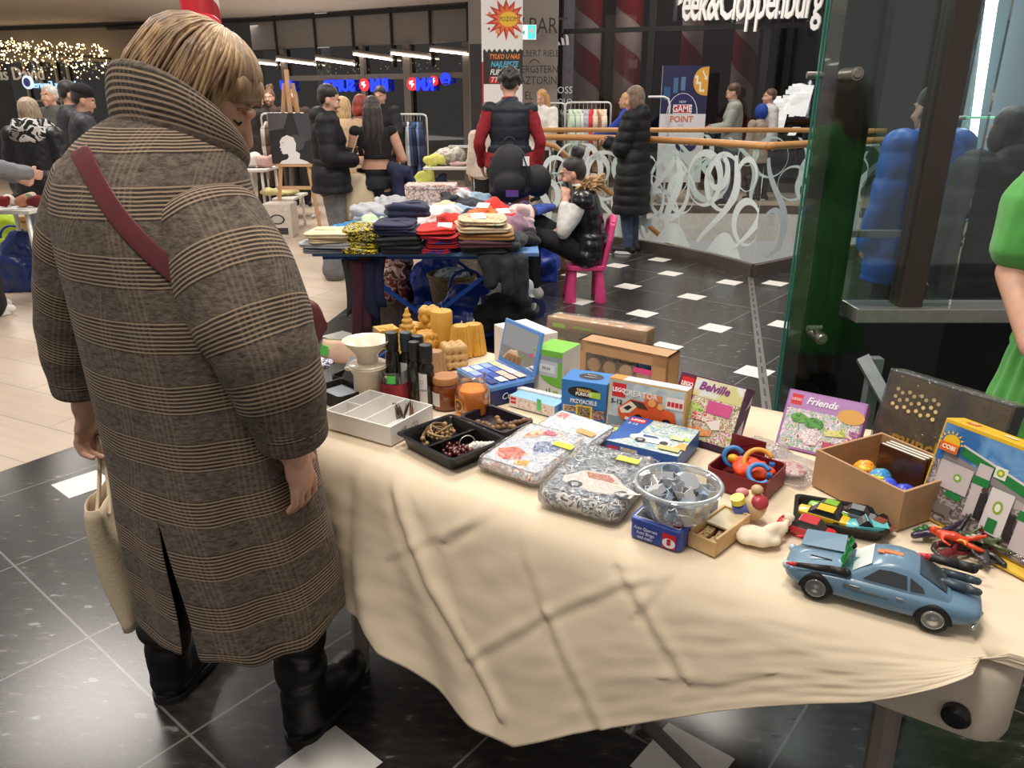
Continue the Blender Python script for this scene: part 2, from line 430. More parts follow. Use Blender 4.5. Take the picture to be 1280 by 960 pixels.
g=G(); g.loftc([((.33,9.15,1.1),.03),((.5,9.15,1.06),.03),((2.6,9.15,-.62),.03)],12)
t=thing('stair_handrail','slanted wooden stair handrail going down behind the swirled glass','handrail'); g.make('rail',WOOD,t,smooth=True)
g=G()
for x in (.45,1.2,1.95): 
    zz=interp([(.33,1.1),(.5,1.06),(2.6,-.62)],x); g.cyl((x,9.15,zz-.95),(x,9.15,zz),.014)
g.make('rail_post',mat('#9a9894',.3,.9),t,smooth=True)
# ================= distant fronts, ceiling strip
ZC=3.25
LA,LM,LB=V((-12.2,19.7,0)),V((-5.4,17.7,0)),V((-.75,15.2,0))
CEIL=mat('#b3a79b',.8,var=.04,scale=2)
g=G()
v,f=flat([(-16,21),(LA.x,LA.y),(LM.x,LM.y),(LB.x,LB.y),(-.7,12.3),(-6,13),(-16,14)],ZC); g.add(v,[tuple(reversed(q)) for q in f]); 
g.add([(-16,14,ZC),(-6,13,ZC),(-.7,12.3,ZC),(-16,14,ZC+.9),(-6,13,ZC+.9),(-.7,12.3,ZC+.9)],[(0,1,4,3),(1,2,5,4)])
struct(g.make('ceiling',CEIL))
def seg(A,B,s0,s1,z0,z1,off=0,th=.06):
    """upright slab along A-B between fractions s0,s1 (off >0 is towards the viewer)"""
    d=(B-A); n_=V((d.y,-d.x,0)).normalized()
    if n_.y>0: n_=-n_
    a=A+d*s0+n_*off; b=A+d*s1+n_*off; q=-n_*th
    return [a+V((0,0,z0)),b+V((0,0,z0)),b+q+V((0,0,z0)),a+q+V((0,0,z0)),a+V((0,0,z1)),b+V((0,0,z1)),b+q+V((0,0,z1)),a+q+V((0,0,z1))]
BF=[(0,3,2,1),(4,5,6,7),(0,1,5,4),(1,2,6,5),(2,3,7,6),(3,0,4,7)]
DARK=mat('#1a1615',.5,var=.2,scale=3)
GREY=mat('#6e6660',.7,var=.05,scale=3)
DGL=clear('#8f8a86',.10,.04)
g=G(); g.add(seg(LA,LM,0,1,ZC-.10,ZC-.03,.1),BF); g.add(seg(LM,LB,0,1,ZC-.10,ZC-.03,.1),BF); struct(g.make('trim_2',mat('#141210',.6)))
g=G(); g.add(seg(LA,LM,-.8,1,0,ZC+.5,-2.2),BF); g.add(seg(LM,LB,0,1.0,0,ZC+.5,-2.2),BF)
struct(g.make('wall_left',mat('#454140',.7,var=.2,scale=1)))
g=G(); g.add(seg(LA,LM,-.6,.62,2.45,ZC-.05,0),BF); struct(g.make('trim_3',mat('#857b70',.7,var=.04)))
g=G(); g.add(seg(LM,LB,-.05,1,2.62,ZC-.05,0),BF); struct(g.make('trim_4',mat('#7b7672',.45,var=.05)))
# right-hand shop front (dark, tall) and the grey wall with names
RA,RB=V((-.45,14.6,0)),V((.82,14.6,0))
g=G(); g.add(seg(RA,RB,-.25,1,0,4.2,0,.2),BF); struct(g.make('wall_back',mat('#857c76',.7,var=.03,scale=3)))
PA,PB=V((.85,14.9,0)),V((5.6,13.4,0)); 
g=G(); g.add(seg(PA,PB,-.02,1.4,0,4.2,-2.3),BF); struct(g.make('wall_right',mat('#171315',.6,var=.3,scale=1)))
g=G()
for s in (0,.335,.72,1.0,1.35): g.add(seg(PA,PB,s-.012,s+.012,0,4.2,.03,.1),BF)
g.add(seg(PA,PB,0,1.4,2.7,2.78,.02),BF); struct(g.make('trim_5',mat('#0f0d0d',.4)))
for i,(s0,s1) in enumerate(((0.012,.323),(.347,.708),(.732,.988),(1.012,1.34))):
    g=G(); q=seg(PA,PB,s0,s1,.05,4.2,0,.01); g.add(q,BF); struct(g.make('window_%d'%(i+3),clear('#b4aeb0',.05,.03)))
# ================= far furnishing of the mall
# candy-striped columns; those at the dark shop front are reflections built solid
def stripes():
    m,nt,N,L,b=newmat('m_candy')
    tc=N.new('ShaderNodeTexCoord'); s=N.new('ShaderNodeSeparateXYZ'); L.new(tc.outputs['UV'],s.inputs[0])
    a=N.new('ShaderNodeMath'); a.operation='ADD'; L.new(s.outputs[0],a.inputs[0]); L.new(s.outputs[1],a.inputs[1])
    f=N.new('ShaderNodeMath'); f.operation='FRACT'; L.new(a.outputs[0],f.inputs[0])
    gt=N.new('ShaderNodeMath'); gt.operation='GREATER_THAN'; gt.inputs[1].default_value=.5; L.new(f.outputs[0],gt.inputs[0])
    mx=N.new('ShaderNodeMix'); mx.data_type='RGBA'; mx.inputs[6].default_value=(*lin('#e8ddd2'),1); mx.inputs[7].default_value=(*lin('#b01826'),1)
    L.new(gt.outputs[0],mx.inputs[0]); L.new(mx.outputs[2],b.inputs['Base Color']); b.inputs['Roughness'].default_value=.35; return m
CANDY=stripes()
def column(x,y,r,label,h=4.2,turn=.9):
    g=G(); n=32; v=[];f=[];uv=[]
    for i in range(13):
        for j in range(n+1):
            a=2*PI*j/n; v.append((x+r*cos(a),y+r*sin(a),h*i/12)); uv.append((j/n,i/12*h*turn))
    for i in range(12):
        for j in range(n): k=i*(n+1)+j; f.append((k,k+1,k+n+2,k+n+1))
    g.add(v,f); g.uv=uv
    return tag(g.make('striped_column',CANDY,smooth=True),label,'column')
q=Q(733,100,16.2); column(q.x,q.y,.27,'candy-striped red and white column behind glass, above rack of pastel clothes')
q=Q(783,100,16.2); column(q.x,q.y,.27,'candy-striped red and white column behind glass, left of dark upright frame')
q=Q(932,60,14.8); column(q.x,q.y,.22,'candy-striped red and white column behind man in pale grey jacket')
q=Q(866,40,15.2); column(q.x,q.y,.2,'candy-striped red and white column above the orange-lettered sign board')
q=Q(252,25,9.0)
column(q.x,q.y,.2,'candy-striped column behind the head of the woman in checked coat',h=4.2,turn=1.2)
# red bow on that column
g=G(); 
for s in (-1,1): g.sph((q.x+s*.17,q.y-.26,2.34),(.14,.05,.07),14,M.Rotation(s*.3,3,'Y'))
g.sph((q.x,q.y-.27,2.34),(.05,.05,.05)); tag(g.blob('ribbon_bow',mat('#c51f2c',.35),vox=.012),'red ribbon bow on the striped column behind the woman','bow')
# advertising column
q=Q(628,150,10.4); W=.52
t=thing('advertising_pillar','tall white pillar with orange burst and bold lettering behind man in vest','advertising pillar',(q.x,q.y,0))
g=G(); g.box((0,.26,1.7),(W,W,3.4)); g.make('body',mat('#efece8',.5,var=.02),t)
mx=frame((-W/2,0,0),(1,0,0),(0,0,1))
def zz(y): return Q(628,y,10.4).z
def xx(x): return (x-603)/49*W
bz=zz(24); burst=[]
for i in range(28):
    a=2*PI*i/28; r=(.25 if i%2 else .165)*(1+.15*sin(i*3.1)); burst.append((W*.6+r*cos(a),bz+r*.9*sin(a)))
b2=[(W*.62+(x-W*.6)*.72,bz+(z-bz)*.72) for x,z in burst]
jag=[(0.02,zz(105)),(W,zz(105)),(W,zz(63))]+[(W-W*i/16,zz(63)+(.02 if i%2 else -.02)) for i in range(1,16)]+[(.02,zz(64))]
def clipx(p): return [(min(max(x,.004),W-.004),z) for x,z in p]
art(t,mx,[('p',clipx(burst),'#c2301f'),('p',clipx(b2),'#e8702a'),('c',W*.66,bz,(.12,.085),'#f2c032'),('t','POZIOM',W*.66,bz,.075,'#2a1512',{'sx':.8}),
 ('c',xx(613),zz(17),.02,'#e0863a'),('c',xx(645),zz(46),.02,'#e0863a'),('c',xx(612),zz(36),.014,'#7a5a4a'),('r',xx(620),zz(42),.05,.05,'#e59a55'),
 ('p',jag,'#2b2523'),('r',0.0,zz(140),.02,.6,'#c01c28'),
 ('t','TYLKO U NAS',W*.55,zz(71),.078,'#ef8a2d',{'bold':.002,'sx':.78,'shear':.25}),('t','NAJLEPSZE',W*.55,zz(80.5),.09,'#5db9d6',{'bold':.002,'sx':.8,'shear':.25}),
 ('t','FLIPPERÓW',W*.55,zz(90.5),.09,'#f4f4f4',{'bold':.002,'sx':.78,'shear':.25}),('r',xx(612),zz(104),.36,.08,'#c8202a'),('t','77',xx(618),zz(100),.09,'#f3e7e0')],'poster')
# exit sign
q=Q(660,40,10.6)
t=thing('exit_sign','small white and turquoise emergency exit sign right of the poster pillar','exit sign',(q.x,q.y,q.z))
g=G(); g.box((0,.03,0),(.21,.05,.17)); g.make('box',mat('#e9efee',.4,var=0,emit=.5),t)
art(t,frame((-.105,0.004,-.085),(1,0,0),(0,0,1)),[('r',.1,.005,.1,.16,mat('#4fc7c4',.4,var=0,emit=.8)),('c',.15,.1,.03,'#f4fafa'),('p',[(.03,.08),(.06,.11),(.06,.05)],'#4fc7c4')])
# shop names on the grey wall
NM=mat('#27211f',.5,var=0)
for s,px,py,sz in (('W.PART',672,33,.36),('ALBERT RIELE',673,67,.15),('BERGSTERN',672,87,.17),('AZTORIN',673,101,.19),('EL',661,120,.19)):
    q=Q(px,py,14.39); g=tmesh(s,sz,ext=.004,sx=.8); g.name='wall_lettering'; g.materials.append(NM)
    g.transform(frame((q.x,14.39,q.z),(1,0,0),(0,0,1))); o=bpy.data.objects.new('wall_lettering',g); COL.objects.link(o)
    tag(o,{'W.PART':'large dark lettering PART at the top of the grey wall','ALBERT RIELE':'dark lettering in two words below the large letters on grey wall','BERGSTERN':'dark lettering with small mountain mark above, mid grey wall','AZTORIN':'bold dark lettering starting with A on grey wall','EL':'two dark letters lowest on the grey wall'}[s],'sign')
q=Q(668,80,14.38); g=G(); g.torus((q.x,14.38,q.z-.02),.09,.008,14,6,M.Rotation(PI/2,3,'X'),.3,PI-.3); tag(g.make('arc_emblem',NM),'small dark arc emblem over lettering on the grey wall','emblem')
# big white shop sign, top right
a=Q(842,10,14.35); b=Q(1030,4,12.95); me=tmesh('Peek&Cloppenburg',.80,ext=.03,align='LEFT',bold=.012,sp=.9); L_=max(v.co.x for v in me.vertices)
for v in me.vertices: v.co.x*=(b-a).length/L_
me.materials.append(mat('#d9d6d2',.5,var=0,emit=.15)); me.transform(frame((a.x,a.y,a.z+.05),(b-a).normalized(),(0,0,1))); o=bpy.data.objects.new('shop_sign',me); COL.objects.link(o)
tag(o,'large white raised lettering across the dark shop front, top right','sign')
# game sign board
q=Q(852,165,12.6); W=.72; H=1.75
t=thing('sign_board','standing sign board with orange POINT lettering and yellow stairs circle','sign board',(q.x,q.y,0))
zt=Q(852,82,12.6).z
g=G(); g.box((0,.02,zt-H/2),(W,.04,H)); g.make('board',mat('#e5e3ea',.4,var=.02),t)
g=G(); 
for s in (-1,1): g.box((s*.3,.03,(zt-H)/2),(.05,.05,zt-H)); g.box((s*.3,.03,.015),(.06,.4,.03))
g.make('stand',mat('#9b9a98',.4,.5),t)
U=W/200
def gx(x): return (x-180)/200*W
def gy(y): return H-(y-330)*U
art(t,frame((-W/2,0,zt-H),(1,0,0),(0,0,1)),[('r',0,gy(525),W,H-gy(525),'#26284f'),('r',gx(230),gy(440),.07,.22,'#4a6f8f'),('r',gx(262),gy(430),.07,.2,'#5a7a9c'),('r',gx(190),gy(470),.1,.2,'#2d5a8c'),
 ('p',[(gx(379),gy(334))]+[(gx(362)+.17*cos(PI*.5+PI*i/14),gy(392)+.205*sin(PI*.5+PI*i/14)) for i in range(15)]+[(gx(379),gy(450))],'#e2a43c'),
 ('p',[(gx(320),gy(370)),(gx(335),gy(370)),(gx(335),gy(395)),(gx(350),gy(395)),(gx(350),gy(425)),(gx(365),gy(425)),(gx(365),gy(435)),(gx(342),gy(435)),(gx(342),gy(404)),(gx(327),gy(404)),(gx(327),gy(380)),(gx(320),gy(380))],'#f3ead8'),
 ('p',[(gx(350),gy(352)),(gx(354),gy(348)),(gx(368),gy(374)),(gx(372),gy(366)),(gx(374),gy(388)),(gx(356),gy(382)),(gx(364),gy(378))],'#f3ead8'),
 ('c',gx(275),gy(528),(.245,.32),'#e9e7ee'),('c',gx(275),gy(528),(.23,.305),'#e5e3ea'),('p',[(gx(275)+.23*cos(PI*i/16),gy(525)+.30*sin(PI*i/16)) for i in range(17)],'#2b2a62'),
 ('t','NEW',gx(275),gy(476),.05,'#dcd9e8'),('r',gx(235),gy(524),.29,.135,'#e9dfe8'),('r',gx(238),gy(521),.27,.115,'#c5223a'),('t','GAME',gx(275),gy(505),.135,'#f4eef2',{'bold':.003,'sx':.85}),
 ('t','POINT',gx(275),gy(548),.13,'#d9793e',{'bold':.004,'sx':.95}),('t','ŁÓDŹ',gx(275),gy(572),.035,'#8b88a8'),
 ('c',gx(303),gy(655),(.17,.11),'#2b2a55'),('t','GAME',gx(303),gy(645),.12,'#eceaf2',{'bold':.003,'sx':.8})],'board_print')
# left shops: lettering, mullions, lights
def onL(px,py,off=.05):
    """point on the left shop-front plane seen at a pixel"""
    d=ray(px,py)
    for A,B in ((LA,LM),(LM,LB)):
        e=B-A; n_=V((e.y,-e.x,0)).normalized(); 
        if n_.y>0: n_=-n_
        t=((A+n_*off-CAM).dot(n_))/d.dot(n_); p=CAM+d*t
        if (p-A).dot(e)/e.length_squared<=1.0 or A is LM: return p,e.normalized(),n_
def Ltext(s,px,py,sz,m,label,name='shop_sign',off=.08,sx=1,**k):
    p,e,n_=onL(px,py,off); me=tmesh(s,sz,ext=.015,sx=sx,**k); me.name=name; me.materials.append(m); me.transform(frame(p,e,(0,0,1)))
    o=bpy.data.objects.new(name,me); COL.objects.link(o); return tag(o,label,'sign')
Ltext('Louis David',14,93,.42,mat('#cfc4b4',.4,var=0,emit=.25),'pale serif lettering ending in David on the shop front, far left')
BL=mat('#1a34e8',.5,var=0,emit=1.6);  # glowing blue for letters that are reflections in the shop glass
p,e,n_=onL(36,103,.1)
Ltext('Inpress Express',66,106,.22,mat('#9fc4e8',.5,var=0,emit=1.2),'small blue-white lit lettering in mirror writing, far left',sx=-1)  # lettering reflected in the shop glass, modelled as a lit sign
g=G(); g.cyl(p,p+n_*.05,.15,.15,24); g.mi=1; g.cyl(p+n_*.05,p+n_*.06,.10,.10,24); tag(g.make('round_logo',[mat('#c9dcec',.5,var=0,emit=1),mat('#3a3f7a',.5,var=0,emit=.5)]),'round lit emblem left of the small blue mirror lettering','sign')
for s,px,py,sz,lb in (('SU',358,108,.30,'blue glowing mirror letters above the hanging coats, leftmost of the blue lettering'),('SUPER-',421,108,.30,'blue glowing mirror letters above the head of man in black jacket'),('RM',474,107,.33,'blue glowing mirror letters right of the first red round emblem'),('RM',531,106,.31,'blue glowing mirror letters right of the second red round emblem'),('®',557,100,.28,'rightmost small blue glowing mark in the shop front')):
    Ltext(s,px,py,sz,BL,lb,sx=-1,bold=.012)
for px,py,lb in ((456,106,'red round lit emblem with white zigzag between blue letters, left one'),(516,105,'red round lit emblem with white zigzag between blue letters, middle one'),(543,101,'small red round lit emblem beside rightmost blue mark')):
    p,e,n_=onL(px,py,.06); r=.12 if px<540 else .09
    t=thing('round_sign_reflection',lb,'sign',p); g=G(); g.cyl((0,0,0),n_*.03,r,r,24); g.make('disc',mat('#d42a34',.5,var=0,emit=1.2),t)  # emblem reflected in the panes, modelled as a glowing disc
    mx=frame(n_*.032,e,(0,0,1)); art(t,mx,[('p',[(-r*.5,r*.4),(r*.3,r*.55),(0,r*.1),(r*.5,0),(-r*.2,-r*.6),(0,-r*.1),(-r*.5,-.05*r)],mat('#ffffff',.5,var=0,emit=1.5))],'zigzag_mark')
# lamps reflected in the panes, built as glowing tubes (one per glass bay)
WH=mat('#fff1dc',.5,var=0,emit=9)
bays=[(322,79,345,81),(346,75,394,81),(395,74,443,81),(442,68,490,75),(489,67,538,73),(538,63,585,68)]
g0=None
for i,(x0,y0,x1,y1) in enumerate(bays):
    p,_,_=onL(x0,y0,.12); q,_,_=onL(x1,y1,.12); g=G(); d=(q-p)
    t=thing('reflected_lamp_strip','white linear lamp in the shop behind the market, number %s from the left'%['one','two','three','four','five','six'][i],'lamp',p)
    t['label']=['short white linear lamp beside the striped coat woman\'s face','reflected lamp strip, built glowing above the hanging coats and blue letters','reflected lamp strip, built glowing directly above the man in black jacket','reflected lamp strip, built glowing above the long-haired woman','reflected lamp strip, built glowing above the red round emblem in the middle','rightmost reflected lamp strip, built glowing beside the grey pillar'][i]
    g.rot(at=(0,0,0)); g.loftc([((0,0,0),.022),(d,.022)],8,flat=.7); g.make('tube',WH,t,smooth=True)
    g=G(); g.loftc([(V((0,0,.05)),.04),(d+V((0,0,.05)),.04)],4); g.make('housing',mat('#8b8781',.5),t)
# bays: frames and glass of the left fronts
g=G()
for px in (346,395,442,490,538,585):
    p,e,n_=onL(px,60,.03); g.box(V((p.x,p.y,(ZC+2.2)/2+.0)),(.03,.05,ZC-2.2),M.Rotation(math.atan2(e.y,e.x),3,'Z'))
struct(g.make('trim_6',mat('#2d2927',.5)))
g=G()
for px,wd in ((357,.12),(455,.1),(510,.16),(586,.22)):
    p,e,n_=onL(px,100,.04); g.box(V((p.x,p.y,1.3)),(wd,.08,2.6),M.Rotation(math.atan2(e.y,e.x),3,'Z'))
p,e,n_=onL(470,96,.04); g.box(V((p.x,p.y,p.z)),(4.6,.06,.10),M.Rotation(math.atan2(e.y,e.x),3,'Z'))
struct(g.make('trim_7',mat('#6a635d',.5)))
g=G(); g.add(seg(LM,LB,0,.97,.1,2.6,-.02,.01),BF); struct(g.make('window_1',DGL))
g=G(); g.add(seg(LA,LM,0,.60,.1,2.45,-.02,.01),BF); struct(g.make('window_2',DGL))
g=G()
for x0,y0,x1,y1 in ((64,72,84,150),(85,85,92,150),(30,95,40,150),(45,80,62,148)):
    p,e,n_=onL((x0+x1)/2,110,.03); g.box(V((p.x,p.y,1.25)),(.05,.05,2.5),M.Rotation(math.atan2(e.y,e.x),3,'Z'))
p,e,n_=onL(60,126,.03); g.box(V((p.x,p.y,p.z)),(1.9,.04,.04),M.Rotation(math.atan2(e.y,e.x),3,'Z'))
struct(g.make('trim_8',mat('#b3a591',.4,.4)))
# fairy lights
g=G(); rr=random.Random(5)
for i in range(330):
    px=rr.uniform(-5,135); top=50+3*sin(px*.3)+px*.06
    py=top+abs(rr.gauss(0,1))*18
    if py>100: continue
    p,e,n_=onL(px,py,rr.uniform(.15,.6)); g.sph(p,.013 if rr.random()<.8 else .02,6)
for i in range(60):
    px=rr.uniform(395,585); py=rr.uniform(78,96); p,e,n_=onL(px,py,rr.uniform(-.6,-.2)); g.sph(p,.010,6)
fl=g.make('fairy_lights',mat('#ffdca0',.5,var=0,emit=5)); stuff(fl); tag(fl,'curtain of warm fairy light bulbs hanging along the far shop fronts','fairy lights')
g=G(); pts=[]
for i in range(12):
    p,e,n_=onL(-5+i*13,60+i*1.2,.2); pts.append((p,.03))
g.loftc(pts,6); tag(g.make('light_cable',mat('#1a1614',.6)),'black cable carrying the fairy lights, far left','cable')
# ceiling spot rail near the head
p,e,n_=onL(152,38,.6); g=G(); g.cyl(p+V((-.3,0,.05)),p+V((.5,0,.1)),.06,.06); tag(g.make('spotlight_rail',mat('#171412',.5),smooth=True),'black spotlight fitting under the ceiling beside the woman\'s hair','spotlight')
# ================= glass shop window on the right
WY=3.0
SHEET=clear('#f7fbfa',.03,.02)
STEEL=mat('#a8a29a',.3,.9,var=.03)
xe=Q(1003,245,WY).x
t=thing('glass_wall_panel','tall free-edged clear glass panel with green edge in front of dark pillar','glass panel',(0,0,0))
g=G(); g.box((xe+.33,WY,1.75),(.66,.012,3.5)); g.make('sheet',SHEET,t)
g=G(); g.box((xe-.002,WY,1.75),(.005,.013,3.5)); g.make('polished_edge',mat('#1f6a5c',.2,var=0),t)
for px,py in ((1069,92),(1025,422)):
    p=Q(px,py,WY); g=G(); g.cyl(p+V((0,-.02,0)),p+V((0,.10,0)),.024,.024,20); g.cyl(p+V((0,-.026,0)),p+V((0,-.02,0)),.015,.02,20); g.make('standoff_bolt',STEEL,t,smooth=True,auto=40)
t=thing('glass_wall_panel','second clear glass sheet right behind the first, its green edge beside it','glass panel',(0,0,0))
g=G(); g.box((xe+.36,WY+.045,1.75),(.66,.012,3.5)); g.make('sheet',SHEET,t)
g=G(); g.box((xe+.028,WY+.045,1.75),(.005,.013,3.5)); g.make('polished_edge',mat('#1f6a5c',.2,var=0),t)
for py in (94,410):
    p=Q(1012,py,WY+.04); g=G(); g.cyl((p.x-.01,p.y,p.z),(p.x+.05,p.y,p.z),.012,.012,12); g.make('glass_clamp',STEEL,t,smooth=True,auto=40)
# white reflections on the far shop glass, built as faintly glowing strokes
g=G(); rr=random.Random(3)
def onP(px,py,off=.05):
    d=ray(px,py); e=(PB-PA).normalized(); n_=V((e.y,-e.x,0)); t=((PA+n_*off-CAM).dot(n_))/d.dot(n_); return CAM+d*t
for x0,y0,x1,y1,n in ((985,104,1008,146,8),(962,120,980,163,6),(985,155,999,172,1)):
    for i in range(n):
        a=onP(lerp(x0,x1,i/n),y0+rr.uniform(0,4)); b=onP(lerp(x0,x1,(i+.62)/n),y1-rr.uniform(0,6)); g.add([V((a.x,a.y,b.z)),V((b.x,b.y,b.z)),V((b.x+.08,b.y,a.z)),V((a.x+.08,a.y,a.z))],[(0,1,2,3)])
        if i: z=rr.uniform(b.z,a.z-.1); g.add([V((a.x-.1,a.y,z)),V((b.x,b.y,z)),V((b.x,b.y,z+.07)),V((a.x-.1,a.y,z+.07))],[(0,1,2,3)])
tag(g.make('white_reflection_marks',mat('#eef0f0',.6,var=0,emit=.25),solid=.004),'white foil lettering on the shop front glass left of the green glass edge','lettering')
# pillar
xa,xb=Q(1040,0,WY+.26).x,Q(1112,0,WY+.10).x
g=G(); g.box(((xa+xb)/2,WY+.18,1.9),(xb-xa,.16,3.8)); struct(g.make('wall_pillar',mat('#141010',.25,var=.3,scale=2,coat=.3),bevel=.008))
# panes, mullion, sill, base
ms0,ms1=Q(1192,0,WY).x,Q(1224,0,WY).x
zs=Q(1150,388,WY).z
g=G(); g.box(((ms0+ms1)/2,WY+.03,(zs+3.8)/2),(ms1-ms0,.10,3.8-zs)); struct(g.make('trim_9',mat('#3c332c',.35,var=.15,scale=2),bevel=.004))
g=G(); g.box(((xb+ms0)/2,WY+.05,(zs+3.8)/2),(ms0-xb,.01,3.8-zs)); struct(g.make('window_7',clear('#eff4f4',.05,.02)))
g=G(); g.box((ms1+.8,WY+.05,(zs+3.8)/2),(1.6,.01,3.8-zs)); struct(g.make('window_8',clear('#eff4f5',.05,.02)))
g=G(); g.box((xb+1.3,WY+.03,zs-.012),(2.6,.16,.06)); struct(g.make('trim_10',mat('#a3a19c',.3,.6),bevel=.005))
g=G(); g.box((xb+1.3,WY+.07,zs/2-.03),(2.6,.12,zs-.04)); struct(g.make('wall_base',mat('#10140f',.15,var=.2,scale=2)))
zr=Q(1210,297,WY+.5).z
g=G(); g.box((ms1+.8,WY+.62,zr),(2.0,.05,.03)); tag(g.make('metal_rail',STEEL),'thin horizontal metal bar inside the shop window at the right','rail')
# inner back wall and vertical tube lamp
xw=Q(1196,200,WY+1.8).x; g=G(); g.box((xw+.9,WY+1.8,1.9),(1.8,.05,3.8)); struct(g.make('wall_inner',mat('#8a979c',.35,var=.05,scale=2)))
a=Q(1243,-20,WY+1.55); b=Q(1200,290,WY+1.55); t=thing('tube_lamp','slanted bright white tube lamp inside the right shop window','lamp',b)
g=G(); g.loftc([((0,0,0),.012),(a-b,.030)],12); g.make('tube',mat('#eefaff',.5,var=0,emit=14),t,smooth=True)
g=G(); g.cyl((0,0,-.04),(0,0,0),.022); g.make('end_cap',STEEL,t)
# grey upright leaning by the table (folding stand behind the boxes)
a=P(1100,500,.35); 
g=G(); p0=Q(1078,447,2.55); p1=Q(1108,500,2.45); p1=p0+(p1-p0)*2.6
t=thing('metal_stand','grey metal bar slanting down behind the dark wrapped box','stand',(p1.x,p1.y,0)); o_=V((p1.x,p1.y,0))
g=G(); d=(p1-p0); g.loftc([(p0-o_,.03),(p1-o_,.03)],4); g.make('slanted_bar',mat('#8d9596',.4,.5),t)
g=G(); q=p0-o_; g.box((q.x+.05,q.y,q.z/2),(.04,.04,q.z)); g.box((q.x+.05,q.y,.015),(.3,.3,.03)); g.make('post',mat('#7c8486',.4,.5),t)

WF=mat('#cfcaca',.6,var=0,emit=.1)
for s_,px,py,sz,lb in (('BOSS',703,113,.17,'small white BOSS lettering on the dark shop glass'),('HUGO',703,142,.17,'small white HUGO lettering on the dark shop glass, lower'),('POLO',704,127,.13,'small white POLO lettering on the dark shop glass, middle')):
    p=onP(px,py,.07); e=(PB-PA).normalized(); me=tmesh(s_,sz,ext=.003); me.name='glass_lettering'; me.materials.append(WF); me.transform(frame(p,e,(0,0,1))); o=bpy.data.objects.new('glass_lettering',me); COL.objects.link(o); tag(o,lb.replace('BOSS ','').replace('HUGO ','').replace('POLO ','')+(', topmost' if s_=='BOSS' else ''),'lettering')
p=onP(706,51,.07); g=G(); e=(PB-PA).normalized(); mx=frame(p,e,(0,0,1))
for i in range(3): g.add([mx@V(q) for q in ((-.13+.08*i,-.07,0),(-.08+.08*i,-.07,0),(-.10+.08*i,-.02+.05*i,0),(-.15+.08*i,.01+.05*i,0))],[(0,1,2,3)])
tag(g.make('stripe_emblem',WF,solid=.004),'small white three-stripe emblem high on the dark shop glass','emblem')
p=Q(838,121,12.4); t=thing('clothes_rail','white curved end of an empty clothes rail right of the sign board','clothes rail',(p.x-.12,12.4,0)); g=G(); z=p.z; g.loftc([(V((-.22,0,z)),.016),(V((.02,0,z)),.016),(V((.09,0,z-.03)),.016),(V((.12,0,z-.12)),.016),(V((.12,0,.03)),.016)],8); g.make('rail_frame',mat('#e4e2de',.35,var=.02),t,smooth=True); g=G(); g.cyl((.12,-.25,.03),(.12,.25,.03),.016); g.make('foot',mat('#e4e2de',.35,var=.02),t,smooth=True)
q=Q(596,120,14.38); g=G(); g.box((q.x,14.36,1.25),(.22,.03,2.5)); t=tag(g.make('dark_notice_board',mat('#2c2727',.4),bevel=.004),'narrow dark panel on grey pillar left of the poster','panel')
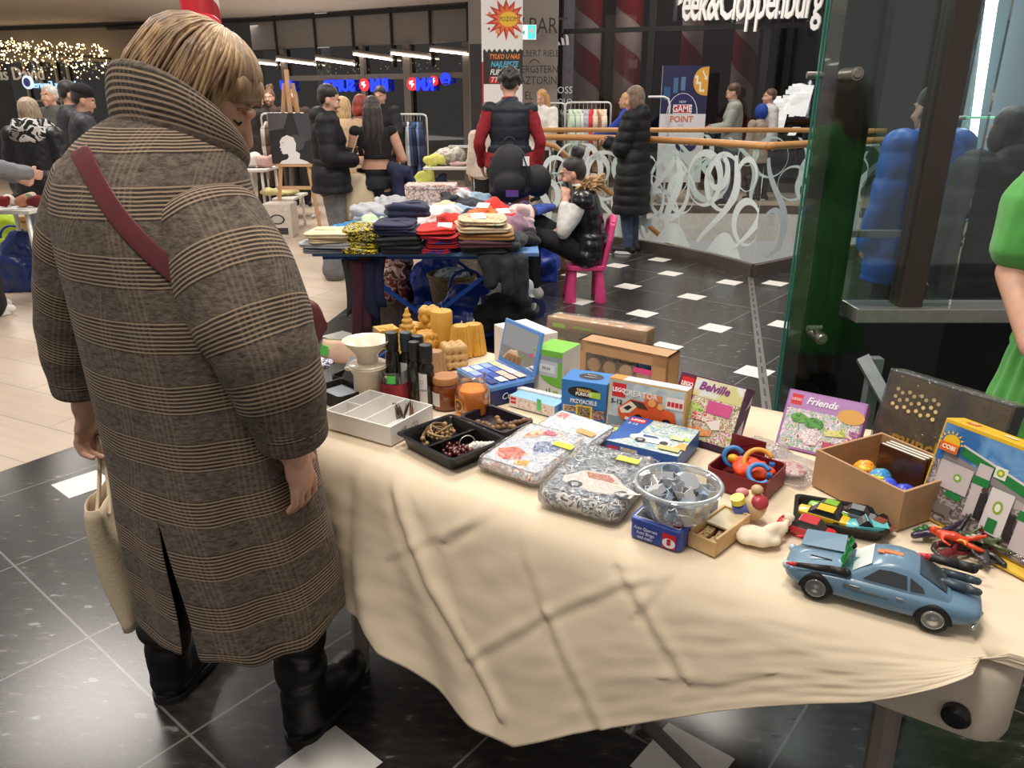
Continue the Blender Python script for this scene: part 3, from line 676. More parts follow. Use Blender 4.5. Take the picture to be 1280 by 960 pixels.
# ================= people
SKIN=mat('#c99a82',.55,var=.06,scale=30,sub=.08)
def hairmat(c,v=.35): return mat(c,.5,var=v,scale=28,bump=.35,bscale=45,sx=(3,3,.5),sheen=.2)
def unit(v): return V(v).normalized()
class Pers:
    def __init__(s,label,loc,rz=0,h=1.7,group=None,**J):
        s.t=thing('person',label,'person',(loc[0],loc[1],loc[2] if len(loc)>2 else 0),rz,group); k=h/1.7; s.k=k
        b=dict(pel=(0,0,.93),waist=(0,-.01,1.08),chest=(0,0,1.25),sh=(0,-.01,1.39),neck=(0,.005,1.46),head=(0,.03,1.585),
          shl=(-.175,-.01,1.385),shr=(.175,-.01,1.385),ell=(-.225,-.03,1.12),elr=(.225,-.03,1.12),wrl=(-.235,.04,.88),wrr=(.235,.04,.88),
          hil=(-.085,0,.89),hir=(.085,0,.89),knl=(-.095,.02,.49),knr=(.095,.02,.49),anl=(-.09,-.03,.09),anr=(.09,-.03,.09),
          fdl=(-.15,1,0),fdr=(.15,1,0),hdl=None,hdr=None,yaw=0,pitch=0,curl=.5)
        b.update(J)
        s.J={n:(V(v)*k if n not in('fdl','fdr','hdl','hdr','yaw','pitch','curl') else v) for n,v in b.items()}
        s.HM=M.Rotation(s.J['yaw'],3,'Z')@M.Rotation(-s.J['pitch'],3,'X')
    def torso(s,g,off=0,zb=None,bust=1,flare=0,shr_=.062):
        J,k=s.J,s.k; ax=unit(J['shr']-J['shl'])
        L=[(J['pel']+(J['pel']-J['waist'])*.6,.135,.095),(J['pel'],.165,.115),(J['waist'],.138,.1),(J['chest'],.158,.118*bust),(J['sh'],.165,.085),(J['neck'],.062,.06)]
        if zb: q=(zb*k-L[2][0].z)/(L[3][0].z-L[2][0].z); L=[(L[2][0].lerp(L[3][0],q),.145,.108)]+L[3:]
        rs=[]
        for i,(c,rx,ry) in enumerate(L):
            t=unit(L[min(i+1,len(L)-1)][0]-L[max(0,i-1)][0]); ay=unit(t.cross(ax)); a2=unit(ay.cross(t)) 
            rs.append(ell(c,(rx)*k+off,ry*k+off,20,a2,ay))
        g.rings(rs)
        for n in ('shl','shr'): g.sph(J[n],shr_*k+off,12)
        if zb: return g
        for n in ('hil','hir'): g.sph(J[n]+V((0,-.02*k,-.01)),.10*k+off,12)
        return g
    def arms(s,g,off=0,e=1.0):
        J,k=s.J,s.k
        for a,b,c in (('shl','ell','wrl'),('shr','elr','wrr')):
            w=J[b].lerp(J[c],e); g.limb([J[a],J[a].lerp(J[b],.5),J[b],w],[.055*k+off,.050*k+off,.042*k+off,.034*k+off*.9])
        return g
    def legs_(s,g,off=0,zb=1.0):
        J,k=s.J,s.k
        for a,b,c in (('hil','knl','anl'),('hir','knr','anr')):
            g.limb([J[a],J[a].lerp(J[b],.5),J[b],J[b].lerp(J[c],.4),J[b].lerp(J[c],zb)],[.088*k+off,.075*k+off,.056*k+off,.054*k+off,.038*k+off])
        return g
    def hand(s,g,w,d,n,side,curl,sc=1):
        d=unit(d); n=unit(V(n)-d*V(n).dot(d)); a=unit(d.cross(n))*side; k=s.k*sc
        rt=M((a,d,n)).transposed()
        g.limb([w-d*.02*k,w+d*.02*k],[.030*k,.028*k]); g.sph(w+d*.05*k,(.040*k,.052*k,.017*k),12,rt)
        for i,(o,L) in enumerate(((.033,.066),(.011,.076),(-.011,.070),(-.032,.055))):
            b=w+d*.088*k+a*(o*k); d1=unit(d*cos(curl*.7)+n*sin(curl*.7)+a*o*1.5); d2=unit(d*cos(curl*1.9)+n*sin(curl*1.9)); 
            m=b+d1*L*.5*k; g.limb([w+d*.05*k+a*o*.8*k,b,m,m+d2*L*.5*k],[.0095*k,.0090*k,.0084*k,.0074*k],8)
        b=w+d*.03*k+a*.034*k; d1=unit(d*.7+a*.7+n*.35); m=b+d1*.035*k; g.limb([w+d*.02*k,b,m,m+unit(d+n*.5)*.03*k],[.013*k,.012*k,.0105*k,.009*k],8)
    def body(s,vox=.009,skin=None,feet=True):
        J,k=s.J,s.k; g=G(); s.torso(g,-.006); s.arms(g); s.legs_(g,-.004)
        g.limb([J['neck']-V((0,0,.04*k)),J['neck'].lerp(J['head'],.55)],[.056*k,.052*k])
        h=J['head']; H=s.HM
        def hp(x,y,z): return h+H@(V((x,y,z))*k)
        E=lambda x,y,z,r: g.sph(hp(x,y,z),tuple(q*k for q in r),18,H)
        E(0,-.012,.035,(.073,.092,.083)); E(0,.015,-.02,(.064,.074,.075)); E(0,.03,-.06,(.05,.05,.045)); E(0,.062,-.098,(.022,.02,.018))
        E(0,.085,.028,(.045,.012,.010))
        for sx in(-1,1): E(sx*.072,-.008,-.012,(.010,.02,.031)); E(sx*.036,.068,-.035,(.022,.018,.022)); 
        g.limb([hp(0,.084,.012),hp(0,.105,-.028)],[.009*k,.0135*k],10); E(0,.083,-.068,(.024,.012,.007)); E(0,.080,-.080,(.02,.012,.007))
        for sd,w,e,dn in ((-1,'wrl','ell','hdl'),(1,'wrr','elr','hdr')):
            d=unit(J[w]-J[e]); n=J[dn] if J[dn] else (-sd,0.2,0)
            s.hand(g,J[w],d,n,-1 if sd<0 else 1,J.get('curlr',J['curl']) if sd>0 else J['curl'])
        if feet:
            for a,f in (('anl','fdl'),('anr','fdr')):
                d=unit(V(J[f])); p=J[a]; q=V((p.x,p.y,p.z-.05*k)); g.limb([p,q-d*.03*k,q+d*.13*k],[.038*k,.036*k,.028*k])
        s.bodyo=g.blob('body',skin or SKIN,s.t,vox)
        return s
    def eyes(s,c='#2c201a',closed=0):
        for sx in(-1,1):
            if closed:
                g=G(); q=[s.J['head']+s.HM@(V((sx*x,y,z))*s.k) for x,y,z in ((.018,.080,.004),(.032,.0795,-.001),(.046,.070,.003))]; g.limb(q,[.0022]*3,6); g.make('eyelashes',mat('#2a1c14',.8,var=0),s.t)
                g=G(); q=[s.J['head']+s.HM@(V((sx*x,y,z))*s.k) for x,y,z in ((.012,.088,.026),(.032,.083,.031),(.050,.068,.026))]; g.limb(q,[.0032]*3,6); g.make('eyebrow',mat('#8a6a48',.8,var=0),s.t); continue
            g=G(); p=s.J['head']+s.HM@(V((sx*.031,.0705,.004))*s.k); g.sph(p,.0108*s.k,10); e=g.make('eye',mat('#e9e2da',.2,var=0),s.t,smooth=True)
            g=G(); p=s.J['head']+s.HM@(V((sx*.031,.0775,.004))*s.k); g.sph(p,.0052*s.k,8); g.make('iris',mat(c,.15,var=0),e,smooth=True)
            g=G(); q=[s.J['head']+s.HM@(V((sx*x,y,z))*s.k) for x,y,z in ((.012,.088,.026),(.032,.083,.031),(.050,.068,.026))]; g.limb(q,[.0035]*3,6); g.make('eyebrow',mat('#3a2a20',.8,var=0),s.t)
        g=G(); g.sph(s.J['head']+s.HM@(V((0,.091,-.072))*s.k),(.02*s.k,.006,.007),10,s.HM); g.make('lips',mat('#a55f56',.5,var=0),s.t,smooth=True)
        return s
    def top(s,m,off=.018,hem=None,sleeve=1.0,name='jacket',vox=.012,puff=0,pp=.10,flare=.02,hood=0,rx=None,it=3,neck=True,cut=None,shr_=.062):
        J,k=s.J,s.k; g=G(); s.torso(g,off,cut,shr_=shr_)
        if sleeve>0: s.arms(g,off,sleeve)
        if neck: g.rings([ell(J['neck']+V((0,0,z*k)),r*k,r*k,16) for z,r in ((-.06,.09),(.0,.078),(.035,.072))])
        if hem is not None:
            zt=J['waist'].z; c=J['pel']; rs=[]
            for i in range(6):
                z=lerp(zt,hem*k,i/5); r=lerp(.16,.178+flare,min(1,i/2))*k+off; rs.append(ell((c.x,c.y-.005,z),r+flare*i/5,(.118*k+off)+flare*i/5,24))
            g.rings(list(reversed(rs)))
        if hood:
            h=J['neck']; g.sph(h+V((0,-.075*k,-.01)),(.125*k,.085*k,.085*k)); g.sph(h+V((0,-.02*k,-.015*k)),(.115*k,.10*k,.05*k))
        dsp=None
        if puff:
            def dsp(co,n): 
                r=abs(sin(PI*(co.z+.3*NZ.noise(co*3)*.1)/pp)); return puff*(r**.5-.6)+.004*NZ.noise(co*18)
        else:
            def dsp(co,n): return .007*NZ.noise(V((co.x*7,co.y*7,co.z*11)))+.004*NZ.noise(co*25)
        s.topo=g.blob(name,m,s.t,vox,it,dsp); return s
    def legs(s,m,off=.014,zb=.98,name='trousers',vox=.012,wide=0):
        J,k=s.J,s.k; g=G(); s.legs_(g,off,zb)
        if wide:
            for a,b in (('knl','anl'),('knr','anr')): g.limb([J[a],J[a].lerp(J[b],zb)],[.06*k+off,.055*k+off+wide])
        g.limb([J['hil'],J['hir']],[.1*k+off]*2); g.rings([ell(J['pel']+V((0,0,z*k)),(.152+d)*k+off,(.108+d)*k+off,20) for z,d in ((-.08,.012),(.0,.008),(.09,-.01))])
        g.blob(name,m,s.t,vox,3,lambda co,n:.006*NZ.noise(V((co.x*9,co.y*9,co.z*14)))); return s
    def shoes(s,m,sole='#d9d5cf',name='shoe',hgt=.0,L=.15):
        J,k=s.J,s.k
        for a,f in (('anl','fdl'),('anr','fdr')):
            d=unit(V(J[f])); p=J[a]; q=p-V((0,0,.045*k)); g=G(); g.limb([p+V((0,0,hgt)),p,q-d*.04*k],[.047*k+.002]*2+[.045*k]); g.limb([q,q+d*L*.6*k,q+d*L*k],[.045*k,.042*k,.034*k])
            o=g.blob(name,m,s.t,.009); zmin=p.z-.085*k; g=G(); r=frame((0,0,0),d,V((0,0,1)).cross(d)); 
            ol=[(p.x+r.col[0].x*x+r.col[1].x*y,p.y+r.col[0].y*x+r.col[1].y*y) for x,y in [(L*k*.5*cos(t)*1.42+L*.32*k,.048*k*sin(t)*(1.0+.12*cos(t))) for t in [2*PI*i/24 for i in range(24)]]]
            g.prism(ol,zmin,zmin+.028*k); g.make('sole',mat(sole,.6),o)
        return s
    def hair(s,m,style='short',vox=.009,L=.25):
        J,k=s.J,s.k; H=s.HM; h=J['head']; g=G()
        def hp(x,y,z): return h+H@(V((x,y,z))*k)
        E=lambda x,y,z,r: g.sph(hp(x,y,z),tuple(q*k for q in r),18,H)
        E(0,-.022,.052,(.081,.094,.082))
        if style in('bob','long','bun'): E(0,-.045,.02,(.080,.075,.095))
        else: E(0,-.05,.015,(.072,.058,.07))
        if style=='bob':
            for sx in(-1,1): E(sx*.062,-.012,-.03,(.026,.062,.088))
            E(0,-.07,-.05,(.07,.04,.075))
        if style=='long':
            for sx in(-1,1): E(sx*.065,-.02,-.03,(.022,.05,.10))
            for x in(-.045,0,.045): g.limb([hp(x,-.08,.0),h+V((x*1.3,-.10,-.16))*k+V((0,0,0)),h+V((x*1.2,-.115,-L))*k],[.045*k,.045*k,.03*k])
        if style=='bun': E(0,-.072,.145,(.058,.058,.050)); E(.025,-.09,.165,(.034,.034,.034)); E(-.026,-.06,.178,(.032,.032,.03))
        if style=='curly':
            rr=random.Random(2)
            for i in range(60):
                a=rr.uniform(0,2*PI); e=rr.uniform(-.5,1.5); x,y,z=.085*cos(a)*cos(e),-.022+.095*sin(a)*cos(e),.05+.085*sin(e)
                if y>.05 and z<.06: continue
                E(x,y,z,(.024,.024,.024))
        s.hairo=g.blob('hair',m,s.t,vox,2,lambda co,n:.003*NZ.noise(V((co.x*60,co.y*60,co.z*12)))); return s
    def cap(s,m,name='beanie'):
        J,k=s.J,s.k; g=G(); g.sph(J['head']+s.HM@(V((0,-.018,.078))*k),(.089*k,.104*k,.075*k),20,s.HM); g.blob(name,m,s.t,.009); return s
# ================= the woman in the checked coat
WO=V((-.66,1.50,0)); WR=-math.radians(28)
def plaid():
    m,nt,N,L,b=newmat('m_checked_wool')
    tc=N.new('ShaderNodeTexCoord'); sp=N.new('ShaderNodeSeparateXYZ'); L.new(tc.outputs['UV'],sp.inputs[0])
    def mth(op,a,b_=None,c=None):
        n=N.new('ShaderNodeMath'); n.operation=op
        for i,x in enumerate((a,b_,c)):
            if x is None: continue
            if isinstance(x,(int,float)): n.inputs[i].default_value=x
            else: L.new(x,n.inputs[i])
        return n.outputs[0]
    nz=N.new('ShaderNodeTexNoise'); nz.inputs['Scale'].default_value=7; nz.inputs['Detail'].default_value=2; L.new(tc.outputs['Object'],nz.inputs[0])
    v=mth('MULTIPLY_ADD',nz.outputs[0],.012,sp.outputs[1])
    band=mth('PINGPONG',mth('DIVIDE',v,.118),.5)            # 0..0.5
    inb=mth('SMOOTH_MIN',1.0,mth('MULTIPLY',mth('GREATER_THAN',band,.25),1.0),.01)
    ln=mth('FRACT',mth('DIVIDE',v,.0074)); stripe=mth('GREATER_THAN',ln,.58)
    u=mth('FRACT',mth('DIVIDE',sp.outputs[0],.15)); ub=mth('GREATER_THAN',mth('PINGPONG',mth('DIVIDE',sp.outputs[0],.15),.5),.3)
    ul=mth('GREATER_THAN',mth('FRACT',mth('DIVIDE',sp.outputs[0],.011)),.6)
    n2=N.new('ShaderNodeTexNoise'); n2.inputs['Scale'].default_value=95; n2.inputs['Detail'].default_value=5; n2.inputs['Roughness'].default_value=.75
    mp=N.new('ShaderNodeMapping'); mp.inputs['Scale'].default_value=(.6,.6,1.6); L.new(tc.outputs['Object'],mp.inputs[0]); L.new(mp.outputs[0],n2.inputs[0])
    base=N.new('ShaderNodeValToRGB'); e=base.color_ramp.elements; e[0].position=.32; e[0].color=(*lin('#3a322b'),1); e[1].position=.68; e[1].color=(*lin('#7a6d61'),1)
    L.new(n2.outputs[0],base.inputs[0])
    st=N.new('ShaderNodeMix'); st.data_type='RGBA'; st.inputs[6].default_value=(*lin('#2a221d'),1); st.inputs[7].default_value=(*lin('#a8917a'),1); L.new(stripe,st.inputs[0])
    st2=N.new('ShaderNodeMix'); st2.data_type='RGBA'; L.new(mth('MULTIPLY',mth('MULTIPLY',n2.outputs[0],.55),1.0),st2.inputs[0]); L.new(st.outputs[2],st2.inputs[6]); L.new(base.outputs[0],st2.inputs[7])
    mx=N.new('ShaderNodeMix'); mx.data_type='RGBA'; L.new(inb,mx.inputs[0]); L.new(base.outputs[0],mx.inputs[6]); L.new(st2.outputs[2],mx.inputs[7])
    vx=N.new('ShaderNodeMix'); vx.data_type='RGBA'; L.new(mth('MULTIPLY',mth('MULTIPLY',ub,ul),.16),vx.inputs[0]); L.new(mx.outputs[2],vx.inputs[6]); vx.inputs[7].default_value=(*lin('#a8937e'),1)
    L.new(vx.outputs[2],b.inputs['Base Color']); b.inputs['Roughness'].default_value=.95; b.inputs['Specular IOR Level'].default_value=.15; b.inputs['Sheen Weight'].default_value=.05
    bp=N.new('ShaderNodeBump'); bp.inputs['Strength'].default_value=.35; bp.inputs['Distance'].default_value=.004; L.new(n2.outputs[0],bp.inputs['Height']); L.new(bp.outputs[0],b.inputs['Normal'])
    return m
PLAID=plaid(); LIN=mat('#17120f',.8)
def uvloft(name,rings,m,parent,closed=True,v0=0,u0=0,solid=0,sub=1,axis=None):
    """loft with lengths as texture coordinates"""
    n=len(rings[0]); g=G(); uv=[]; v=v0
    for i,r in enumerate(rings):
        if i: v-=sum((a-b).length for a,b in zip(r,rings[i-1]))/n
        u=u0
        for j in range(n):
            if j: u+=(r[j]-r[j-1]).length
            g.v.append(r[j]); uv.append((u,v if axis is None else r[j].dot(axis)+v0))
    k=n-1
    for i in range(len(rings)-1):
        for j in range(k): a=i*n+j; g.f.append((a,a+1,a+n+1,a+n)); g.m.append(0)
    g.uv=uv
    return g.make(name,m,parent,smooth=True,solid=solid,sub=sub)
W_=Pers('woman seen from behind in long grey checked wool coat looking down at the stall',(WO.x,WO.y,0),WR,1.68,
  head=(.02,.085,1.542),neck=(0,.02,1.44),sh=(0,-.005,1.375),shl=(-.17,-.01,1.36),shr=(.11,-.01,1.345),
  ell=(-.30,-.03,1.09),elr=(.245,-.04,1.06),wrl=(-.374,-.035,.86),wrr=(.264,-.018,.885),hdl=(.9,.3,0),hdr=(-.95,-.1,0),curl=.8,
  yaw=-math.radians(50),pitch=.55)
# ankles from where the boots stand
def wl(x,y,z=0):
    p=M.Rotation(-WR,3,'Z')@(V((x,y,z))-WO); return p
dl=(wl(-.895,1.81)-wl(-.945,1.60)).normalized(); dr=(wl(-.474,1.647)-wl(-.564,1.455)).normalized()
al=wl(-.945,1.60)+dl*.06; ar=wl(-.555,1.465)+dr*.06
W_.J['anl']=V((al.x,al.y,.10)); W_.J['anr']=V((ar.x,ar.y,.10)); W_.J['knl']=V((al.x*.85,al.y+.03,.48)); W_.J['knr']=V((ar.x*.85,ar.y+.03,.48))
W_.J['fdl'],W_.J['fdr']=dl,dr
W_.J['curlr']=.45; W_.body(.0045,feet=False); W_.eyes(closed=1)
W_.legs(mat('#14110f',.8),.012,.9)
# boots
BOOT=mat('#0d0c0c',.42,var=.2,scale=14,bump=.25,bscale=9)
for a,d in ((W_.J['anl'],dl),(W_.J['anr'],dr)):
    g=G(); k_=W_.J['knl'] if a is W_.J['anl'] else W_.J['knr']; up=(k_-a); 
    g.limb([a+V((0,0,.30))+up*.02,a+V((0,0,.17)),a+V((0,0,.06)),a+V((0,0,-.02))-d*.005],[.075,.066,.058,.056]); 
    b=V((a.x,a.y,.052)); g.limb([b-d*.012,b+d*.07,b+d*.15,b+d*.185],[.054,.053,.054,.048]); g.sph(b+d*.165+V((0,0,.006)),(.056,.056,.046)); g.limb([b+d*.02+V((0,0,.05)),b+d*.10+V((0,0,.015))],[.056,.05])
    def dsp(co,n,a=a): 
        z=co.z; return .006*sin(z*70+3*NZ.noise(co*9))*max(0,min(1,(z-.13)/.05))+.003*NZ.noise(co*20)
    bo=g.blob('boot',BOOT,W_.t,.007,4,dsp)
    r=frame((0,0,0),d,V((0,0,1)).cross(d)); g=G()
    def out(s,x0): return [(b.x+r.col[0].x*x+r.col[1].x*y,b.y+r.col[0].y*x+r.col[1].y*y) for x,y in [(x0+s*.148*cos(t),.058*sin(t)*(1+.10*cos(t))) for t in [2*PI*i/28 for i in range(28)]]]
    g.prism(out(1,.082),.012,.03); 
    def part(xs): return [(b.x+r.col[0].x*x+r.col[1].x*y,b.y+r.col[0].y*x+r.col[1].y*y) for x,y in xs]
    g.prism(part([(.03,-.05),(.03,.05)]+[(-.012-.052*sin(t),.05*cos(t)) for t in [PI*i/12 for i in range(13)]]),0,.018)
    fx=part([(.085+.06*cos(t)*0+ (.06 if abs(t)>1.4 else 0)*0+.135*cos(t),.056*sin(t)) for t in [-1.45+2.9*i/14 for i in range(15)]])
    g.prism(fx,0,.016); g.make('boot_sole',mat('#171514',.6),bo)
# coat body: open loft, seam at the centre back with a vent below
RT=[(.415,.035,.005,.232,.205),(.52,.03,.005,.228,.198),(.66,.02,.0,.222,.192),(.82,.01,.0,.218,.184),(.98,.0,-.005,.216,.18),(1.12,-.012,-.01,.218,.176),(1.24,-.03,-.015,.212,.168),(1.32,-.04,-.015,.204,.16),(1.395,-.045,-.006,.19,.145),(1.445,-.04,.008,.16,.125),(1.478,-.025,.02,.125,.105),(1.50,-.01,.03,.095,.09)]
rings=[]; n=72
for i in range(45):
    z=lerp(1.50,.415,i/44)
    cx,cy,rx,ry=[interp([(r[0],r[k]) for r in RT],z) for k in (1,2,3,4)]
    gap=interp([(.415,.20),(.55,.15),(.70,.07),(.78,.0)],z)
    vent=-PI/2+.06; ring=[]
    for j in range(n+1):
        t=j/n; a=vent+gap+(2*PI+.05-gap*1.05)*t; low=max(0,min(1,(1.2-z)/.6))
        f=1+low*(.030*sin(5*a+1.0)+.018*sin(9*a+2.3+z*2))+.010*sin(3*a+z*9)*(1-low)+.02*NZ.noise(V((cos(a)*2,sin(a)*2,z*4)))
        ca,sa=cos(a),sin(a); p=.86
        x=math.copysign(abs(ca)**p,ca)*rx*f; y=math.copysign(abs(sa)**p,sa)*ry*f
        hem=.0
        if z<.475: hem=.012*sin(4*a)+.006*sin(11*a)
        ring.append(V((cx+x,cy+y,z+hem*(.475-z)/.06 if z<.475 else z)))
    rings.append(ring)
coat=uvloft('coat',rings,PLAID,W_.t,solid=.006,sub=1)
# dark lining seen in the vent
g=G(); g.rings([ell((interp([(r[0],r[1]) for r in RT],z),interp([(r[0],r[2]) for r in RT],z),z),interp([(r[0],r[3]) for r in RT],z)*.86,interp([(r[0],r[4]) for r in RT],z)*.86,28) for z in (.46,.6,.8,.95)],cap=False)
g.make('lining',LIN,coat,smooth=True)
# sleeves
def sleeve(A,B,C_,r,seed):
    rg=[]; m=26
    for i in range(m+1):
        t=i/m
        p=A*((1-t)**2)+B*(2*t*(1-t))+C_*(t*t)
        tn=unit((B-A)*(1-t)+(C_-B)*t); ax=unit(V((1,0,0))-tn*tn.x); ay=tn.cross(ax)
        rr=interp(r,t); ring=[]
        for j in range(34):
            a=2*PI*j/32; f=1+.035*sin(2*a+t*9+seed)*sin(PI*t)+.03*NZ.noise(V((cos(a)*2,sin(a)*2,t*5+seed)))+.02*sin(t*34+2*sin(a+seed))*max(0,sin(PI*(t-.25)/.75) if t>.25 else 0)
            ring.append(p+ax*(rr*f*cos(a))+ay*(rr*f*1.05*sin(a)))
        rg.append(ring)
    # rounded shoulder end
    c=sum(rg[0],V())/34; d=unit(A-B); cap=[[c+(p-c)*cos(q)+d*(interp(r,0)*.42*sin(q)) for p in rg[0]] for q in (1.5,1.1,.7,.35)]
    o=uvloft('sleeve',cap+rg,PLAID,coat,solid=.005,sub=1,v0=.03*seed)
    c1=C_; tn=unit(C_-B); rg2=[]
    for i,(dd,q) in enumerate(((-.075,1.03),(-.07,1.10),(-.035,1.11),(0,1.10),(.006,1.06),(.0,.98))):
        c=c1+tn*dd; ax=unit(V((1,0,0))-tn*tn.x); ay=tn.cross(ax)
        rg2.append([c+ax*(r[-1][1]*q*cos(2*PI*j/32))+ay*(r[-1][1]*q*1.05*sin(2*PI*j/32)) for j in range(34)])
    uvloft('cuff',rg2,PLAID,coat,v0=.067,sub=1)
J=W_.J
sleeve(V((.112,-.02,1.318)),V((.285,-.06,1.08)),V((.262,-.015,.905)),[(0,.098),(.2,.108),(.45,.102),(.7,.086),(1,.064)],1)
sleeve(V((-.185,-.01,1.365)),V((-.335,-.055,1.12)),V((-.372,-.03,.90)),[(0,.092),(.2,.094),(.45,.086),(.7,.078),(1,.060)],2)
# big turned-up collar
cr=[]
for q,(dz,rad) in enumerate(((0,.108),(.025,.118),(.055,.125),(.085,.124),(.105,.117),(.108,.109),(.085,.102),(.045,.098))):
    ring=[]
    for j in range(49):
        a=PI/2+.35+(2*PI-.7)*j/48     # open at the front
        tilt=-.055*sin(a)              # higher at the back
        x,y=rad*cos(a)*1.06,rad*sin(a)*.92
        ring.append(V((.0+x,.04+y,1.40+dz*(1+.16*-sin(a))+tilt*1.1*(dz/.11)+(.015*-sin(a)))) )
    cr.append(ring)
uvloft('collar',cr,PLAID,coat,v0=.02,sub=1)
# hair: chin-length, falling forward
HM=W_.HM; hd=W_.J['head']; hk=W_.k
def hp(x,y,z): return hd+HM@(V((x,y,z))*hk)
g=G()
E=lambda x,y,z,r: g.sph(hp(x*.94,y*.94,z*.96),tuple(q*hk*.94 for q in r),22,HM)
E(0,-.02,.058,(.096,.108,.082)); E(0,-.062,.02,(.094,.075,.095))
for sx in (-1,1):
    E(sx*.070,-.02,.0,(.030,.068,.075)); E(sx*.078,-.035,-.045,(.026,.050,.06)); E(sx*.045,.055,.066,(.038,.034,.036))
E(0,.072,.070,(.055,.026,.028)); E(0,-.085,-.045,(.085,.05,.06))
def hairm():
    m,nt,N,L,b=newmat('m_blond_hair')
    tc=N.new('ShaderNodeTexCoord'); mp=N.new('ShaderNodeMapping'); mp.inputs['Scale'].default_value=(55,55,7); mp.inputs['Rotation'].default_value=(.5,.2,0); L.new(tc.outputs['Object'],mp.inputs[0])
    n=N.new('ShaderNodeTexNoise'); n.inputs['Scale'].default_value=1; n.inputs['Detail'].default_value=5; n.inputs['Distortion'].default_value=.3; L.new(mp.outputs[0],n.inputs[0])
    n2=N.new('ShaderNodeTexNoise'); n2.inputs['Scale'].default_value=9; L.new(tc.outputs['Object'],n2.inputs[0])
    a=N.new('ShaderNodeMath'); a.operation='MULTIPLY_ADD'; a.inputs[1].default_value=.6; L.new(n2.outputs[0],a.inputs[0]); 
    b2=N.new('ShaderNodeMath'); b2.operation='MULTIPLY'; b2.inputs[1].default_value=.5; L.new(n.outputs[0],b2.inputs[0]); L.new(b2.outputs[0],a.inputs[2])
    cr_=N.new('ShaderNodeValToRGB'); e=cr_.color_ramp.elements; e[0].position=.36; e[0].color=(*lin('#4c3826'),1); e[1].position=.72; e[1].color=(*lin('#bd9868'),1); q=e.new(.53); q.color=(*lin('#846443'),1)
    L.new(a.outputs[0],cr_.inputs[0]); L.new(cr_.outputs[0],b.inputs['Base Color']); b.inputs['Roughness'].default_value=.42; b.inputs['Sheen Weight'].default_value=.2
    bp=N.new('ShaderNodeBump'); bp.inputs['Strength'].default_value=.6; bp.inputs['Distance'].default_value=.006; L.new(n.outputs[0],bp.inputs['Height']); L.new(bp.outputs[0],b.inputs['Normal'])
    return m
HB=hairm()
ho=g.blob('hair',HB,W_.t,.007,3,lambda co,n:.006*NZ.noise(V((co.x*40,co.y*40,co.z*9)))+.004*NZ.noise(co*16))
# locks from the crown down
g=G(); rr=random.Random(4)
for i in range(330):
    a=rr.uniform(0,2*PI); front=max(0,sin(a)); e1=lerp(-.62,.30,front**.9)+rr.uniform(-.12,.12); f_=rr.uniform(.97,1.05); pts=[]; tw=rr.uniform(-.25,.25)
    for q in range(7):
        e=lerp(1.35,e1,q/6); aa=a+tw*q/6; x,y,z=.094*f_*cos(aa)*cos(e),-.026+.112*f_*sin(aa)*cos(e),.055+.088*f_*sin(e)
        if e<0: k_=1+.10*sin(min(1,-e)*PI); x=.094*f_*cos(aa)*k_; y=-.026+.112*f_*sin(aa)*k_; z=.055+.14*e
        pts.append((hp(x,y,z),(.003,.0055,.0065,.0065,.006,.0045,.0008)[q]))
    g.loftc(pts,6,flat=.55)
g.make('hair_locks',HB,ho,smooth=True)
bpy.context.view_layer.update()
# shoulder strap laid on the coat
dg=bpy.context.evaluated_depsgraph_get()
tv=[];tf=[]
for o in [coat]:
    e=o.evaluated_get(dg); me=e.to_mesh(); k=len(tv); tv+=[o.matrix_world@v.co for v in me.vertices]; tf+=[tuple(i+k for i in p.vertices) for p in me.polygons]; e.to_mesh_clear()
bv=BVHTree.FromPolygons(tv,tf)
def hit(px,py,off=.006):
    d=ray(px,py).normalized(); r=bv.ray_cast(CAM,d); 
    return (r[0]-d*off) if r[0] else None
strap=[]
ce=[(108-2.6*k,205-5*k) for k in range(12,0,-1)]+[(108,205),(124,236),(146,270),(172,300),(202,328),(232,352),(262,374)]
for i,(x,y) in enumerate(ce):
    x0,y0=ce[max(0,i-1)]; x1,y1=ce[min(len(ce)-1,i+1)]; l=math.hypot(x1-x0,y1-y0); nx,ny=-(y1-y0)/l,(x1-x0)/l; w_=14
    a,b_=hit(x+nx*w_,y+ny*w_),hit(x-nx*w_,y-ny*w_)
    if strap and a and b_ and (a-strap[-1][0]).length>.12: continue
    if a and b_: strap.append((a,b_))
t=thing('crossbody_bag','burgundy leather crossbody bag with wide strap worn over the checked coat','bag',WO)
BURG=mat('#5d2227',.4,var=.12,scale=18)
g=G(); g.add([p-WO for s in strap for p in s],[(2*i,2*i+2,2*i+3,2*i+1) for i in range(len(strap)-1)]); g.make('strap',BURG,t,solid=.004,sub=2,smooth=True)
bc=Q(372,416,1.60)-WO; g=G(); g.sph(bc,(.035,.085,.065),20,M.Rotation(-.55,3,'Z')@M.Rotation(.7,3,'X')); g.box(bc+V((0,0,-.005)),(.05,.13,.09),M.Rotation(-.55,3,'Z')@M.Rotation(.7,3,'X')); g.blob('bag_body',BURG,t,.008,4)
g=G(); g.loftc([(bc+V((-.01,-.02,.07)),.01),(bc+V((-.03,-.1,.22)),.012)],8); g.make('strap_end',BURG,t,smooth=True)
